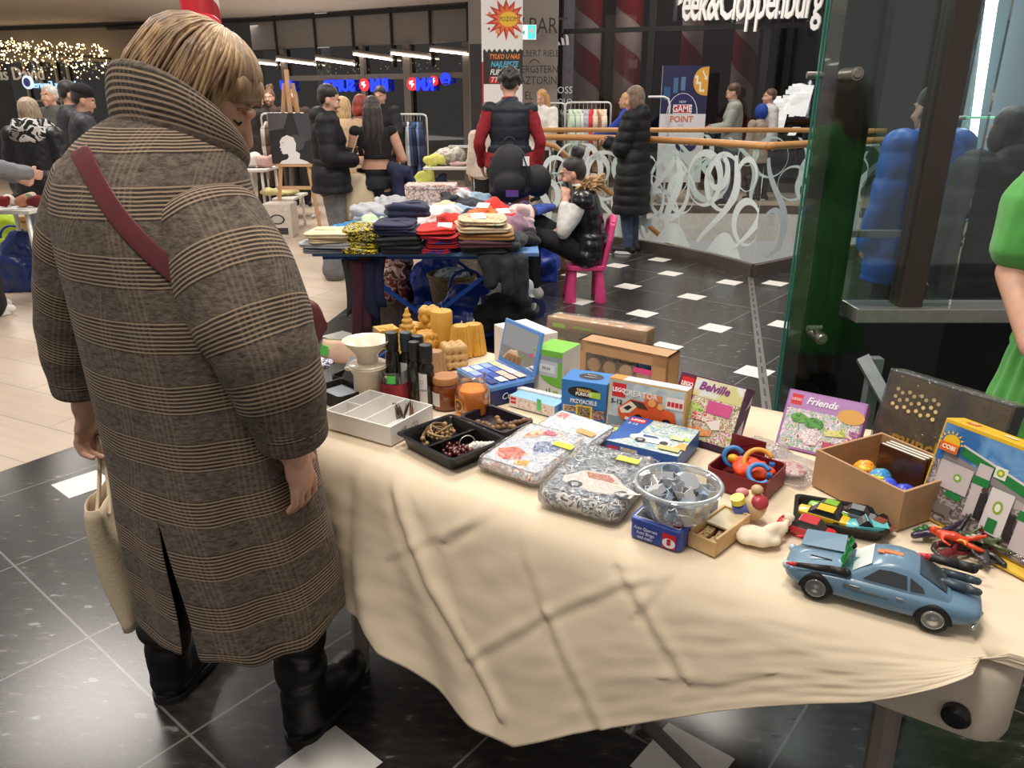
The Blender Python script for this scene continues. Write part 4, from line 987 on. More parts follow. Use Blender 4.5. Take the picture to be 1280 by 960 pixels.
# cream tote in the left hand
t=thing('tote_bag','cream cotton tote bag hanging from the left hand of woman in checked coat','bag',(0,0,0))
hw=M.Rotation(WR,4,'Z'); hand=WO+(M.Rotation(WR,3,'Z')@(J['wrl']+V((-.003,.012,-.095))))
d=V((-.30,.954,0)).normalized(); nn=V((d.y,-d.x,0)); c0=V((hand.x-.008,hand.y+.02,0)); w=.31; zt,zb=.635,.275
TOTE=mat('#d8c4a4',.9,var=.06,scale=9,bump=.15,bscale=120)
rg=[]
for i in range(15):
    tt=i/14; z=lerp(zt,zb,tt); th=.022+.016*sin(PI*min(1,tt*1.1)); sh=.02*tt
    ring=[]
    for j in range(40):
        a=2*PI*j/40; ca,sa=cos(a),sin(a); x=math.copysign(abs(ca)**.5,ca)*w/2*(1-.05*sin(PI*tt)); y=math.copysign(abs(sa)**.7,sa)*th*(1+.3*NZ.noise(V((x*9,tt*4,sa))))
        ring.append(c0+d*(x+sh)+nn*(y+.012*sin(x*16+tt*3))+V((0,0,z-.015*(1-abs(x)/w*2)*(1-tt)+.02*NZ.noise(V((x*5,tt*3,2)))-.02*x*tt)))
    rg.append(ring)
g=G(); g.rings(rg,cap=False); n_=40; o_=14*n_; g.f.append(tuple(o_+j for j in range(n_))); g.m.append(0)
g.make('bag_body',TOTE,t,smooth=True,solid=.003)
for s in (-1,1):
    g=G(); pth=[]
    for i in range(9):
        q=i/8; e=abs(q-.5)*2; pth.append(c0+d*((q-.5)*.2*e**1.5)+nn*(s*.014*e)+V((0,0,lerp(hand.z+.012,zt-.03,e**1.1))))
    g.add([p+nn*(x*.003)+d*y for p in pth for x,y in ((-1,-.013),(1,-.013),(1,.013),(-1,.013))],[(4*i+j,4*i+(j+1)%4,4*i+4+(j+1)%4,4*i+4+j) for i in range(8) for j in range(4)])
    g.make('handle',TOTE,t,smooth=True)
# ================= stall table (padded folding table) and cloth
TZ=.735
FLc,FRc=V((-.43-.167,1.65+.11,0)),V((.76,.885,0))
U=(FRc-FLc).normalized(); Nn=V((-U.y,U.x,0)); TL=(FRc-FLc).length; TD=.80
def tb(u,n,z=0): return FLc+U*u+Nn*n+V((0,0,z))
tl=frame(FLc,U,Nn)
t=thing('folding_table','padded cream folding table with black corner knob and cable bracing, under cloth','table',tb(TL/2,TD/2,0),math.atan2(U.y,U.x))
g=G(); r=rrect(TL,TD,.05,6)
prof=[(-.0,-.012),(.0,-.03)] 
rs=[]
for ins,z in ((.02,.575),(.004,.583),(.0,.60),(.0,.70),(.006,.717),(.02,.727),(.04,.731)):
    k=rrect(TL-2*ins,TD-2*ins,max(.02,.05-ins*.4),6); rs.append([V((x,y,z)) for x,y in k])
g.rings(rs); g.make('padded_top',mat('#d9c8b4',.32,var=.03),t,smooth=True,auto=50)
BLK=mat('#141212',.4)
for sx in (-1,1):
    for sy in (-1,1):
        g=G(); c=V((sx*(TL/2-.075),sy*TD/2,.625)); g.loftc([(c,.020),(c+V((0,sy*.012,0)),.021),(c+V((0,sy*.020,0)),.014),(c+V((0,sy*.021,0)),.006)],20); g.make('corner_knob',BLK,t,smooth=True,auto=40)
        g=G(); x=sx*(TL/2-.17); y=sy*(TD/2-.09); g.loftc([((x,y,.575),.024),((x+sx*.02,y+sy*.02,.0),.024)],8,up=(1,0,0)); g.make('leg',mat('#9d8f86',.4,.3),t,smooth=True,auto=40)
    g=G(); x=sx*(TL/2-.17); g.box((x,0,.32),(.02,TD-.2,.04)); g.make('leg_stretcher',mat('#8c8078',.4,.3),t)
g=G(); hub=V((.12,-.18,.10)); 
for e in ((-.25,-.30,.56),(.48,-.30,.56),(-.1,.28,.56)): g.cyl(hub,e,.0035,n=8)
g.make('brace_cable',mat('#a8a49e',.3,.8),t,smooth=True)
g=G(); g.loftc([(hub+V((.42,-.10,-.10)),.017),(hub+V((-.05,.03,.02)),.017),(hub+V((-.30,.16,.44)),.017)],6); g.make('diagonal_brace',mat('#8c857d',.35,.5),t)
g=G(); g.sph(hub+V((0,0,0)),.022,12); g.cyl(hub+V((0,-.04,-.01)),hub+V((0,.03,.01)),.013); g.make('brace_joint',mat('#8f8a84',.3,.7),t,smooth=True)
# cloth: top and hanging sides in one sheet
CLOTH=mat('#dfccb0',.85,var=.03,scale=5,bump=.05,bscale=220)
hem_px=[(408,742),(440,752),(468,768),(490,800),(520,826),(560,862),(600,890),(635,909),(655,917),(690,910),(730,901),(790,893),(850,884),(900,876),(960,869),(1020,864),(1080,861),(1120,855),(1170,846),(1215,836),(1262,823)]
hem=[]
for x,y in hem_px:
    d=ray(x,y); 
    off=.10 if x<640 else interp([(640,.10),(1000,.06),(1270,.012)],x)
    tt=((FLc-Nn*off-CAM).dot(Nn))/d.dot(Nn); p=CAM+d*tt; hem.append(((p-FLc).dot(U),p.z,off))
hem=[(a-.2,b,c) for a,b,c in hem]; hem.sort(); S0=.2
NU=260; NV=80; top_rows=16
def toskirt(x,y):
    d=ray(x,y); tt=((FLc-Nn*.06-CAM).dot(Nn))/d.dot(Nn); p=CAM+d*tt; return ((p-FLc).dot(U)-S0,p.z)
CRE=[]
for pl,A,w_ in (([(462,572),(498,640),(545,722),(600,802),(640,862)],.013,.014),([(604,808),(690,764),(770,735),(830,728)],.009,.010),([(560,674),(600,650),(648,632)],.011,.011),([(752,690),(775,722),(805,760),(862,832)],.009,.010),([(690,766),(722,815),(765,882)],.008,.012),([(800,762),(830,728),(852,700)],.007,.009),([(500,690),(545,672),(575,662)],.005,.01),([(770,715),(810,720),(850,712)],.006,.008),([(440,600),(462,680),(480,760)],.012,.018),([(845,835),(900,842),(960,835)],.006,.01),([(520,640),(560,690),(590,760)],.004,.02),([(640,650),(655,700),(690,764)],.004,.012)):
    q=[toskirt(*p) for p in pl]; CRE.append((list(zip(q,q[1:])),A*(.62 if not CRE else .36),w_*.62))
def skirt(u,v):
    """u along the front edge (may run past the left corner), v 0 at edge, 1 at hem"""
    U_=u; u=u-S0
    hz=interp([(a,b) for a,b,_ in hem],u); off=interp([(a,c) for a,_,c in hem],u)
    drop=TZ+.004-hz; z=TZ+.004-drop*v; r=.035
    o=off*(v**.8)+r*(1-math.exp(-v*drop/.02)) if drop>.01 else .0
    # soft folds, strongest toward the hem and near the left corner
    k=v*min(1,drop/.35)
    fold=.024*k*math.exp(-((u-.02-.22*v)/.055)**2)-.020*k*math.exp(-((u+.06-.12*v)/.05)**2)+.010*k*math.exp(-((u-.20-.30*v)/.05)**2)-.012*k*math.exp(-((u-.13-.26*v)/.045)**2)
    fold+=.007*k*sin(u*9+v*2)+.007*k*NZ.noise(V((u*4,v*3,1)))+.0022*NZ.noise(V((u*15,v*11,3)))*min(1,v*6)
    for pl,A,w_ in CRE:
        dm=9;
        for (a,b),(c,d_) in pl:
            ex,ez=c-a,d_-b; t_=max(0,min(1,((u-a)*ex+(z-b)*ez)/(ex*ex+ez*ez))); dd=((u-a-ex*t_)**2+(z-b-ez*t_)**2)**.5
            if dd<abs(dm): dm=dd*(1 if ex*(z-b)-ez*(u-a)>0 else -1)
        if abs(dm)<w_*6: fold+=(A*.55*math.exp(-abs(dm)/w_)+A*1.5*(dm/(w_*1.6))*math.exp(-.5*(dm/(w_*1.6))**2))*min(1,v*8)
    p=tb(U_,-(o+fold)); return V((p.x,p.y,z))
g=G(); u0,u1=-.10,TL+.03
us=[u0+(u1-u0)*i/NU for i in range(NU+1)]
grid=[]
for j in range(top_rows):
    n=TD+.02-(TD+.02)*j/top_rows; row=[]
    for u in us:
        z=TZ+.003+.0028*max(0,NZ.noise(V((u*8,n*8,5))))
        uu=u if u>0 else u*.35
        if u<0: z-=abs(u)*.2
        row.append(tb(uu-.02,n,z))
    grid.append(row)
for j in range(NV+1): 
    v=(j/NV)
    row=[]
    for u in us:
        p=skirt(u,v)
        if u<0:   # round the left corner: swing the sheet backwards
            q=min(1,-u/.10); p=p+Nn*(q*.10*(1-.3*v))+U*(-u*(.62-.35*v))
        row.append(p)
    grid.append(row)
m=len(us)
g.v=[p for r in grid for p in r]
g.f=[(i*m+j,(i+1)*m+j,(i+1)*m+j+1,i*m+j+1) for i in range(len(grid)-1) for j in range(m-1)]; g.m=[0]*len(g.f)
# left end and back drop
o=len(g.v); L_=[]
for j in range(13):
    n=TD+.02-(TD+.02)*j/12
    for v in range(9): 
        q=v/8; L_.append(tb(-.045-.05*q*(1-.3*cos(n*14))-.012*sin(n*23)*q,n,TZ+.003-.02*(v==0)*0-(.42+.03*sin(n*9))*q))
g.v+=L_; g.f+=[(o+i*9+v,o+i*9+v+1,o+(i+1)*9+v+1,o+(i+1)*9+v) for i in range(12) for v in range(8)]; g.m+=[0]*96
o=len(g.v)
for i in range(m):
    for v in range(5): q=v/4; g.v.append(tb(us[i]-.02 if us[i]>0 else us[i]*.35-.02,TD+.02+.012*(v>0)+.02*q*sin(us[i]*19)**2,TZ+.003-.30*q))
g.f+=[(o+i*5+v,o+(i+1)*5+v,o+(i+1)*5+v+1,o+i*5+v+1) for i in range(m-1) for v in range(4)]; g.m+=[0]*((m-1)*4)
tag(g.make('tablecloth',CLOTH,smooth=True,solid=.0015),'creased cream cotton cloth draped over the stall table','tablecloth')
TT=TZ+.008
# ================= things on the stall table
def tp(px,py,dz=0): return P(px,py,TT+dz)
def spot(A,B,dz=0):
    a,b=tp(*A,dz),tp(*B,dz); d=b-a; return (a+b)/2,math.atan2(d.y,d.x),d.length
def dep(B,C_): return (tp(*C_)-tp(*B)).length
PAPER=mat('#efece6',.55,var=.02)
def carton(name,label,cat,A,B,h,D,m,lean=0,dz=0,group=None,bev=.0015,body='box_body'):
    c,rz,W=spot(A,B,dz); t=thing(name,label,cat,(c.x,c.y,TT+dz),rz,group)
    if lean: t.rotation_euler=(-lean,0,rz)
    g=G(); g.box((0,D/2,h/2),(W,D,h)); g.make(body,m,t,bevel=bev)
    fr=frame((-W/2,0,0),(1,0,0),(0,0,1)); tpf=frame((-W/2,0,h),(1,0,0),(0,1,0)); rs=frame((W/2,0,0),(0,1,0),(0,0,1))
    return t,W,fr,tpf,rs
def sticker(t,mx,x,y,w,h,c='#b8e04a'):
    g=G(); g.add([mx@V((x,y,.0018)),mx@V((x+w,y-.001,.0018)),mx@V((x+w,y+h,.0018)),mx@V((x,y+h,.0018))],[(0,1,2,3)]); g.make('price_sticker',mat(c,.6,var=.03),t)
def tray(t,W,D,h,m,wall=.004,tap=.006,name='tray_body',div=(),rim=.004,floor=.003):
    g=G(); n=6
    def rr_(w,d,z): return [V((x,y+D/2,z)) for x,y in rrect(w,d,min(.014,w*.2),n)]
    rs=[rr_(W-2*tap,D-2*tap,0),rr_(W,D,h)]
    if rim: rs+=[rr_(W+2*rim,D+2*rim,h),rr_(W+2*rim,D+2*rim,h+.0015),rr_(W-wall,D-wall,h+.0015)]
    rs+=[rr_(W-2*wall,D-2*wall,h-.001),rr_(W-2*wall-2*tap,D-2*wall-2*tap,floor)]
    g.rings(rs); 
    for a in div: g.box(a[0],a[1])
    return g.make(name,m,t,smooth=True,auto=35)
def arrays(A,B,C_,h): 
    c,rz,W=spot(A,B); return c,rz,W,dep(B,C_)
# --- white organiser with three compartments
c,rz,W,D=arrays((408,535),(489,558),(541,528),0)
t=thing('organizer_box','white wooden organizer box with compartments beside the checked coat','organizer',(c.x,c.y,TT),rz)
g=G(); h=.05; w_=.004
for cc,dd in (((0,w_/2,h/2),(W,w_,h)),((0,D-w_/2,h/2),(W,w_,h)),((-W/2+w_/2,D/2,h/2),(w_,D-2*w_,h)),((W/2-w_/2,D/2,h/2),(w_,D-2*w_,h)),((0,D/2,.002),(W-2*w_,D-2*w_,.004)),((W*.08,D/2,h/2),(.003,D-2*w_,h*.92)),((-W*.24,D/2,h/2),(.003,D-2*w_,h*.92)),((-W*.36,D*.45,h/2),(W*.24,.003,h*.92))): g.box(cc,dd)
g.make('box_body',mat('#e8e4df',.5,var=.03),t,bevel=.0006)
art(t,frame((W/2,0,0),(0,1,0),(0,0,1)),[('c',D*.3,.022,(.012,.014),patch(['#e8e4df','#9a8f8a','#e8e4df'],90)),('c',D*.55,.02,(.014,.014),patch(['#e8e4df','#a59a96','#e8e4df'],90))])
rr=random.Random(8); q=tp(505,527)
for i in range(7):
    e=thing('hair_slide','small brown hair slide in the white organizer box, one of the bunch','hair slide',(q.x+rr.uniform(-.022,.022),q.y+rr.uniform(-.016,.016),TT+.006),rr.uniform(0,3),'brown hair slides in the organizer box')
    g=G(); ln=rr.uniform(.035,.055); d=V((rr.uniform(-.3,.3),rr.uniform(-.3,.3),1)).normalized(); 
    g.loftc([((0,0,0),.002),(d*ln*.4,.006),(d*ln*.8,.005),(d*ln,.001)],8,flat=.35); g.make('clip',mat(['#4a2a1a','#6d4426','#2c1c16'][i%3],.35),e,smooth=True)
    g=G(); g.loftc([(V((.004,0,0)),.0012),(d*ln*.9+V((.006,0,0)),.0012)],6); g.make('pin',mat('#8d8378',.3,.8),e)
# --- black divided food tray
c,rz,W,D=arrays((500,558),(566,592),(617,560),0)
TRAY=mat('#131212',.22,var=.1)
t=thing('divided_tray','shiny black divided plastic tray holding leather cords and dark red beads','tray',(c.x,c.y,TT),rz)
tray(t,W,D,.034,TRAY,tap=.010,rim=.008,div=[((0,D/2,.016),(.008,D-.02,.030))])
bt=t
def tloc(t,x,y,z): 
    p=M.Rotation(t.rotation_euler[2],3,'Z')@V((x,y,z)); return V(t.location)+p
rr=random.Random(4); 
for i,(c_,r) in enumerate((('#7a5c3c',.034),('#a98d63',.028),('#8c744f',.024))):
    p=tloc(t,-W*.25,D*(.45+.07*i),.016+.007*i); g=G(); g.torus((0,0,0),r,.0028,30,8,M.Rotation(.5-.4*i,3,'X')@M.Rotation(.3*i,3,'Y')); g.torus((.004,0,.006),r*.95,.0022,30,8,M.Rotation(.9-.3*i,3,'X'))
    e=thing('bracelet',['brown leather cord loop in the black tray, the tallest loop','pale tan cord loop in the black tray, in the middle','short dull cord loop in the black tray, lowest'][i],'bracelet',p,i*1.1); g.make('cord',mat(c_,.7),e,smooth=True)
    g=G(); 
    for k in range(9): a=k*.5+i; g.sph((r*cos(a)+rr.uniform(-.004,.004),r*sin(a),rr.uniform(-.004,.006)),rr.uniform(.004,.0065),8)
    g.make('wooden_beads',mat('#a8875a',.6,scale=60),e,smooth=True)
p=tloc(t,W*.2,D*.42,.004); e=thing('bead_necklace','dark red bead necklace heaped in the black tray','necklace',p); g=G()
for k in range(46): a=k*.55; q=.008+.022*rr.random(); g.sph((q*cos(a)*1.2,q*sin(a),.006+.010*rr.random()),rr.uniform(.0045,.007),10)
g.make('beads',mat('#5a1c1e',.2,var=.2,coat=.5),e,smooth=True)
p=tloc(t,W*.30,D*.72,.006); e=thing('ornament','white braided ornament with wire loop in the black tray','ornament',p,.4); g=G(); g.limb([(-.035,0,.006),(-.01,.003,.010),(.02,0,.008),(.045,.004,.010)],[.007,.013,.010,.005]); g.blob('braided_body',mat('#dcd8cd',.7,bump=.5,bscale=130),e,.003,1,lambda co,n:.0015*sin(co.x*600)*cos(co.y*500))
g=G(); g.torus((-.03,.0,.022),.020,.0012,24,6,M.Rotation(1.4,3,'X')); g.make('wire_loop',mat('#d8d4cc',.3,.8),e,smooth=True)
# --- dark purple box with wooden bead strings
c,rz,W,D=arrays((573,533),(630,556),(656,535),0)
t=thing('open_box','dark purple open cardboard box holding strings of brown wooden beads','box',(c.x,c.y,TT),rz)
tray(t,W,D,.03,mat('#2b1f2c',.55),wall=.007,tap=.0,rim=0)
for i in range(3):
    e=thing('bead_string',['string of brown wooden beads along the front of the purple box','string of brown wooden beads across the middle of the purple box','string of brown wooden beads lying over the right rim of the purple box'][i],'bead string',tloc(t,W*(.02+.14*i),D*(.30+.2*i),.016+.004*i),rz+[.3,-.2,1.0][i]); g=G(); r2=random.Random(i)
    pp=[V((x*.012-.045,.008*sin(x*1.1+i),.004*cos(x*2))) for x in range(8)]
    for a,b in zip(pp,pp[1:]): 
        g.sph((a+b)/2,(.0095,.0075,.0075),10)
    g.make('beads',mat(['#7a5a38','#8b6a44','#6e4e2e'][i],.45,var=.25,scale=50),e,smooth=True)
    g=G(); g.loftc([(p,.0015) for p in pp],6); g.make('cord',mat('#3a2a1c',.8),e)
# --- candles of beeswax
WAX=mat('#cb9a40',.5,var=.12,scale=20,sub=.15); WAX2=mat('#c8a26a',.55,var=.1,scale=20,sub=.1); WICK=mat('#e8dfc8',.9)
def candle(label,px,py,build,wick=None,m=WAX,rz=0,vox=None,flat=False):
    p=tp(px,py); t=thing('beeswax_candle',label,'candle',(p.x,p.y,TT),rz,'beeswax candles at the back of the stall'); t.scale=(1.12,1.12,1.15); g=G(); build(g)
    if vox: g.blob('wax_body',m,t,vox,1)
    else: g.make('wax_body',m,t,smooth=not flat,auto=40 if not flat else None,bevel=.002 if flat else 0)
    if wick: g=G(); g.loftc([(wick,.0016),(V(wick)+V((.003,0,.012)),.0014)],6); g.make('wick',WICK,t)
def hive(g): g.box((0,0,.028),(.062,.062,.056)); [g.sph((x,y,.056),(.014,.014,.006),8) for x,y in ((-.012,0),(.012,.004),(0,-.012))]; [g.sph((-.022+.011*i,-.031,.01+.011*j),(.005,.003,.005),6) for i in range(5) for j in range(5)]
candle('square honeycomb beeswax candle, leftmost of the yellow candles',484,432,hive,rz=.5)
candle('square honeycomb beeswax candle standing behind the pine-tree candle',518,428,hive,rz=.9)
def tree(g):
    for k in range(8):
        z=.008+k*.0155; r=.036*(1-k/9.2); g.loftc([((0,0,z-.004),r),((0,0,z+.020),r*.62)],16)
        for j in range(9): a=2*PI*j/9+k*.35; g.sph((r*cos(a),r*sin(a),z),(.009*(1-k/14),)*3,6)
candle('pine-tree shaped beeswax candle with white wick, the tallest',511,443,tree,(0,0,.128),vox=.003)
def cyl_(g): g.lathe([(0,0),(.032,0),(.033,.002),(.033,.112),(.030,.116),(0,.114)],n=28)
candle('smooth thick cylinder beeswax candle at the back of the group',553,436,cyl_,(0,0,.113))
def twist(g):
    for k in range(5):
        for j in range(5): a=2*PI*j/5+k*.6; g.sph((.021*cos(a),.021*sin(a),.014+k*.021),.0155,10)
    g.cyl((0,0,0),(0,0,.10),.02)
candle('knobbly column beeswax candle left of the smooth cylinder',538,428,twist,(0,0,.10),vox=.003)
def roses(g):
    r2=random.Random(3)
    for k in range(34): a=r2.uniform(0,6.3); z=r2.uniform(.008,.055); g.sph((.027*cos(a),.027*sin(a),z),.009,8)
    g.cyl((0,0,0),(0,0,.056),.026); [g.sph((r2.uniform(-.018,.018),r2.uniform(-.018,.018),.057),.008,8) for _ in range(8)]
candle('rough rose-covered beeswax candle below the knobbly column',534,440,roses,vox=.003)
def ribs(r,h,n=16):
    def f(g):
        rs=[]
        for z,q in ((0,1),(h*.9,.72),(h*.97,.62),(h,.2)): rs.append([V((r*q*(1+.10*(1 if j%2 else -1))*cos(2*PI*j/(2*n)),r*q*(1+.10*(1 if j%2 else -1))*sin(2*PI*j/(2*n)),z)) for j in range(2*n)])
        g.rings(rs)
    return f
candle('ribbed cone beeswax candle, left of the rightmost pair',577,444,ribs(.037,.092),(0,0,.09))
candle('ribbed cone beeswax candle, right one of the rightmost pair',592,441,ribs(.037,.090),(0,0,.088))
def bub(g):
    for x in (-1,0,1):
        for y in (-1,0,1):
            for z in (0,1,2): g.sph((x*.0215,y*.0215,.0125+z*.0215),.0132,12)
candle('bubble cube candle of pale wax balls in front of the cone candles',568,458,bub,m=WAX2,rz=.35,vox=.0026)
candle('small ribbed brownish candle behind the amber jar',545,468,ribs(.030,.068,13),m=mat('#a8815a',.6),)
# --- black bottles
def bottle(label,px,py,h,r,lab=None,dz=0):
    p=tp(px,py); t=thing('black_bottle',label,'bottle',(p.x,p.y,TT+dz),-.35,'black cosmetic bottles'); g=G()
    g.lathe([(0,0),(r*.95,0),(r,.003),(r,h*.60),(r*.93,h*.66),(r*.72,h*.70),(r*.72,h*.72)],n=28); g.make('bottle_body',mat('#17130f',.18,var=.05,coat=.4),t,smooth=True,auto=45)
    g=G(); g.lathe([(r*.80,h*.715),(r*.84,h*.73),(r*.84,h*.965),(r*.78,h*.985),(0,h)],n=24); g.make('cap',mat('#1c1b1b' if not lab or lab!='b' else '#22303a',.45),t,smooth=True,auto=45)
    if lab:
        g=G(); n=12; a0,a1=(-PI*.95,-PI*.35) if lab!='s' else (-PI*.99,-PI*.80); rs=[[V((r*1.008*cos(lerp(a0,a1,i/n)),r*1.008*sin(lerp(a0,a1,i/n)),z)) for i in range(n+1)] for z in (h*.06,h*.56)]
        g.rings(rs,cap=False,loop=False); g.make('paper_label',mat('#dedad6',.6,var=.02),t,smooth=True)
        if lab=='w':
            mx=frame((-.0,-r*1.03,h*.30),(1,0,0),(0,0,1)); g=G(); g.torus((-.006,-r*1.0,h*.43),.005,.0006,18,6,M.Rotation(PI/2,3,'X')); g.make('ring_mark',mat('#8a8684',.6),t); text('Ł1 SAMOVIT',.006,mat('#6a6664',.6),t,mx@M.Translation((-.006,.0,.0)))
bottle('black bottle with bluish cap in the red-labelled glass, back left',494,498,.185,.021,dz=.012)
bottle('black bottle with blue-grey cap behind the other bottles',511,497,.195,.0195,'b')
bottle('black bottle with wide cap at the back right of the bottle group',525,497,.185,.0195)
bottle('black bottle with narrow white side label, second from front',521,506,.185,.0175,'s')
bottle('black bottle with white front label, the frontmost',535,508,.180,.0215,'w')
# red labelled candle glass
p=tp(495,503); t=thing('candle_glass','clear glass with dark contents and dark red label beside the bottles','jar',(p.x,p.y,TT))
g=G(); g.lathe([(.0,.0),(.034,0),(.036,.004),(.036,.098),(.0345,.098),(.0345,.006),(0,.006)],n=32); g.make('glass_body',clear('#e8efec',.08),t,smooth=True,auto=45)
g=G(); g.lathe([(0,.007),(.0335,.007),(.0335,.046),(0,.046)],n=28,closed=True); g.make('contents',mat('#3a1718',.35),t,smooth=True,auto=45)
g=G(); g.lathe([(.0366,.016),(.0366,.064)],n=32); del g.f[-2:]; g.m=g.m[:-2]; g.make('paper_label',mat('#a02a38',.5,var=.04),t,smooth=True)
sticker(t,frame((0,-.037,.07),(1,0,0),(0,0,1)),-.014,0,.022,.022,'#58c84e')
# --- dripper on its server
p=tp(463,498); CER=mat('#e9dcc4',.3,var=.03,coat=.3)
t=thing('coffee_server','cream ceramic coffee server with small spout beside the white organizer','coffee pot',(p.x,p.y,TT))
g=G(); g.lathe([(0,0),(.040,0),(.043,.004),(.043,.075),(.050,.088),(.055,.098),(.052,.100),(.046,.088),(.039,.074),(.039,.008),(0,.008)],n=40); g.sph((-.052,-.012,.093),(.012,.008,.007),10); g.make('pot_body',CER,t,smooth=True,auto=50)
g=G(); g.torus((.052,.0,.055),.026,.0055,20,8,M.Rotation(PI/2,3,'X'),-PI/2,PI/2); g.make('handle',CER,t,smooth=True)
t=thing('coffee_dripper','cream ceramic cone dripper standing on the coffee server','coffee dripper',(p.x,p.y,TT+.100))
g=G(); g.lathe([(.020,.0),(.052,.0),(.054,.003),(.052,.006),(.030,.010),(.030,.032),(.064,.070),(.066,.073),(.063,.073),(.026,.032),(.018,.012),(.018,.0)],n=40); g.make('cone',CER,t,smooth=True,auto=50)
g=G(); g.torus((.050,.0,.030),.020,.005,20,8,M.Rotation(PI/2,3,'X'),-PI/2,PI/2); g.make('handle',CER,t,smooth=True)
# --- amber jar with wooden lid; orange candle jar
p=tp(558,508); t=thing('amber_jar','amber glass candle jar with wooden lid left of the orange candle','jar',(p.x,p.y,TT))
g=G(); g.lathe([(0,0),(.034,0),(.038,.005),(.038,.06),(.034,.07),(.032,.072),(0,.072)],n=32); g.make('jar_body',mat('#7a3a12',.12,var=.12,scale=8,coat=.6),t,smooth=True,auto=45)
g=G(); g.lathe([(.030,.070),(.036,.072),(.0365,.087),(.034,.090),(0,.090)],n=32); g.make('wooden_lid',mat('#a8713f',.55,scale=14,sx=(1,6,1)),t,smooth=True,auto=45)
g=G(); n=10; g.rings([[V((.0385*cos(lerp(-PI*.97,-PI*.62,i/n)),.0385*sin(lerp(-PI*.97,-PI*.62,i/n)),z)) for i in range(n+1)] for z in (.012,.05)],cap=False,loop=False); g.make('paper_label',mat('#d9d4ce',.6),t,smooth=True)
p=tp(591,517); t=thing('candle_jar','large glass jar of orange wax with round bee label','jar',(p.x,p.y,TT))
g=G(); g.lathe([(0,0),(.040,0),(.046,.006),(.047,.02),(.047,.070),(.043,.080),(.036,.086),(.035,.095),(.0385,.100),(.0385,.112),(.036,.114),(.0335,.112),(.032,.092),(.040,.078),(.044,.068),(.044,.008),(0,.008)],n=40); g.make('glass_body',clear('#fffdfa',.05),t,smooth=True,auto=50)
g=G(); g.lathe([(0,.009),(.043,.009),(.0435,.066),(.040,.074),(0,.074)],n=36); g.make('wax',mat('#f08c26',.4,var=.05),t,smooth=True,auto=50)
g=G(); g.loftc([((0,0,.073),.0015),((0,.001,.086),.0012)],6); g.make('wick',WICK,t)
g=G(); n=24; g.mi=0; q=lambda a,b: V((.0478*cos(-PI*.78+a/.0478),.0478*sin(-PI*.78+a/.0478),.036+b)); g.add([q(0,0)*1.0]+[q(.018*cos(2*PI*i/n),.018*sin(2*PI*i/n)) for i in range(n)],[(0,1+i,1+(i+1)%n) for i in range(n)])
g.mi=1; o=lambda v:V((v.x*1.006,v.y*1.006,v.z)); g.add([o(q(0,0))]+[o(q(.014*cos(2*PI*i/n),.014*sin(2*PI*i/n))) for i in range(n)],[(0,1+i,1+(i+1)%n) for i in range(n)])
g.mi=0; o2=lambda v:V((v.x*1.012,v.y*1.012,v.z)); g.add([o2(q(-.014,-.03)),o2(q(.012,-.03)),o2(q(.012,-.022)),o2(q(-.014,-.022))],[(0,1,2,3)])
g.mi=2; g.add([o2(q(.004*sin(i*2.1)*k,.006*cos(i*2.1)*k)) for i in range(3) for k in (.3,1,1.3)],[(0,1,4),(3,4,7),(6,7,1),(2,5,8)])
g.make('bee_label',[mat('#e9a23c',.5,var=0),mat('#6a3a1a',.5,var=0),mat('#f0b84c',.5,var=0)],t)
# --- small pieces behind the server
p=tp(428,452); t=thing('cosmetic_pouch','pale pink zipped pouch with green tag behind the coffee server','pouch',(p.x,p.y,TT),-.2)
g=G(); rs=[[V((x*q,y*q2,z)) for x,y in rrect(.13,.05,.02)] for z,q,q2 in ((0,.96,.9),(.006,1,1),(.04,1,.9),(.06,.97,.5),(.072,.92,.18))]; g.rings(rs); g.make('pouch_body',mat('#d8b49a',.7,bump=.1),t,smooth=True)
g=G(); g.loftc([((-.06,0,.065),.003),((-.05,0,.072),.003),((.05,0,.073),.003),((.06,0,.065),.003)],6); g.make('zip',mat('#7a8a5a',.5),t)
g=G(); rt=M.Rotation(.3,3,'Y'); g.box((-.045,-.030,.045),(.024,.0015,.034),rt); g.make('tag',mat('#55c84a',.6),t)
def scrunch(label,px,py,s,cols,seed,name='folded_scarf',z=.03):
    p=tp(px,py); t=thing(name,label,'scarf',(p.x,p.y,TT),seed); g=G(); g.sph((0,0,z*.55),(s,s*.7,z*.55),20); g.sph((s*.5,.01,z*.45),(s*.6,s*.5,z*.45),14); g.blob('cloth',patch(cols,60,.8),t,.004,2,lambda co,n:.010*NZ.noise(co*40+V((seed,0,0)))+.004*sin(co.x*150+seed))
scrunch('blue and white patterned scarf crumpled left of the pink pouch',402,462,.045,['#e6e4e2','#2e3f78','#e6e4e2','#3b4c86'],1)
scrunch('blue and white patterned scarf piece behind the dripper cone',449,436,.035,['#ecebea','#33457c','#ecebea'],4)
c,rz,W=spot((392,497),(425,512)); t=thing('open_box','black open box with grey lining behind the white organizer','box',(c.x,c.y+.0,TT),rz)
tray(t,.13,.10,.035,mat('#1a1818',.6),wall=.003,tap=0,rim=0); g=G(); g.box((-.0,.115,.055),(.13,.003,.06),M.Rotation(-.7,3,'X')); g.make('lid',mat('#222020',.5),t); g=G(); g.box((0,.05,.012),(.115,.085,.01)); g.make('lining',mat('#8d949a',.6),t)
c=tp(428,484); t=thing('open_box','small black open box with bluish grey panel touching the organizer','box',(c.x,c.y,TT),-.5)
tray(t,.09,.07,.03,mat('#1a1818',.6),wall=.003,tap=0,rim=0); g=G(); g.box((0,.08,.045),(.088,.003,.045),M.Rotation(-.9,3,'X')); g.make('lid',mat('#7d868c',.4),t)
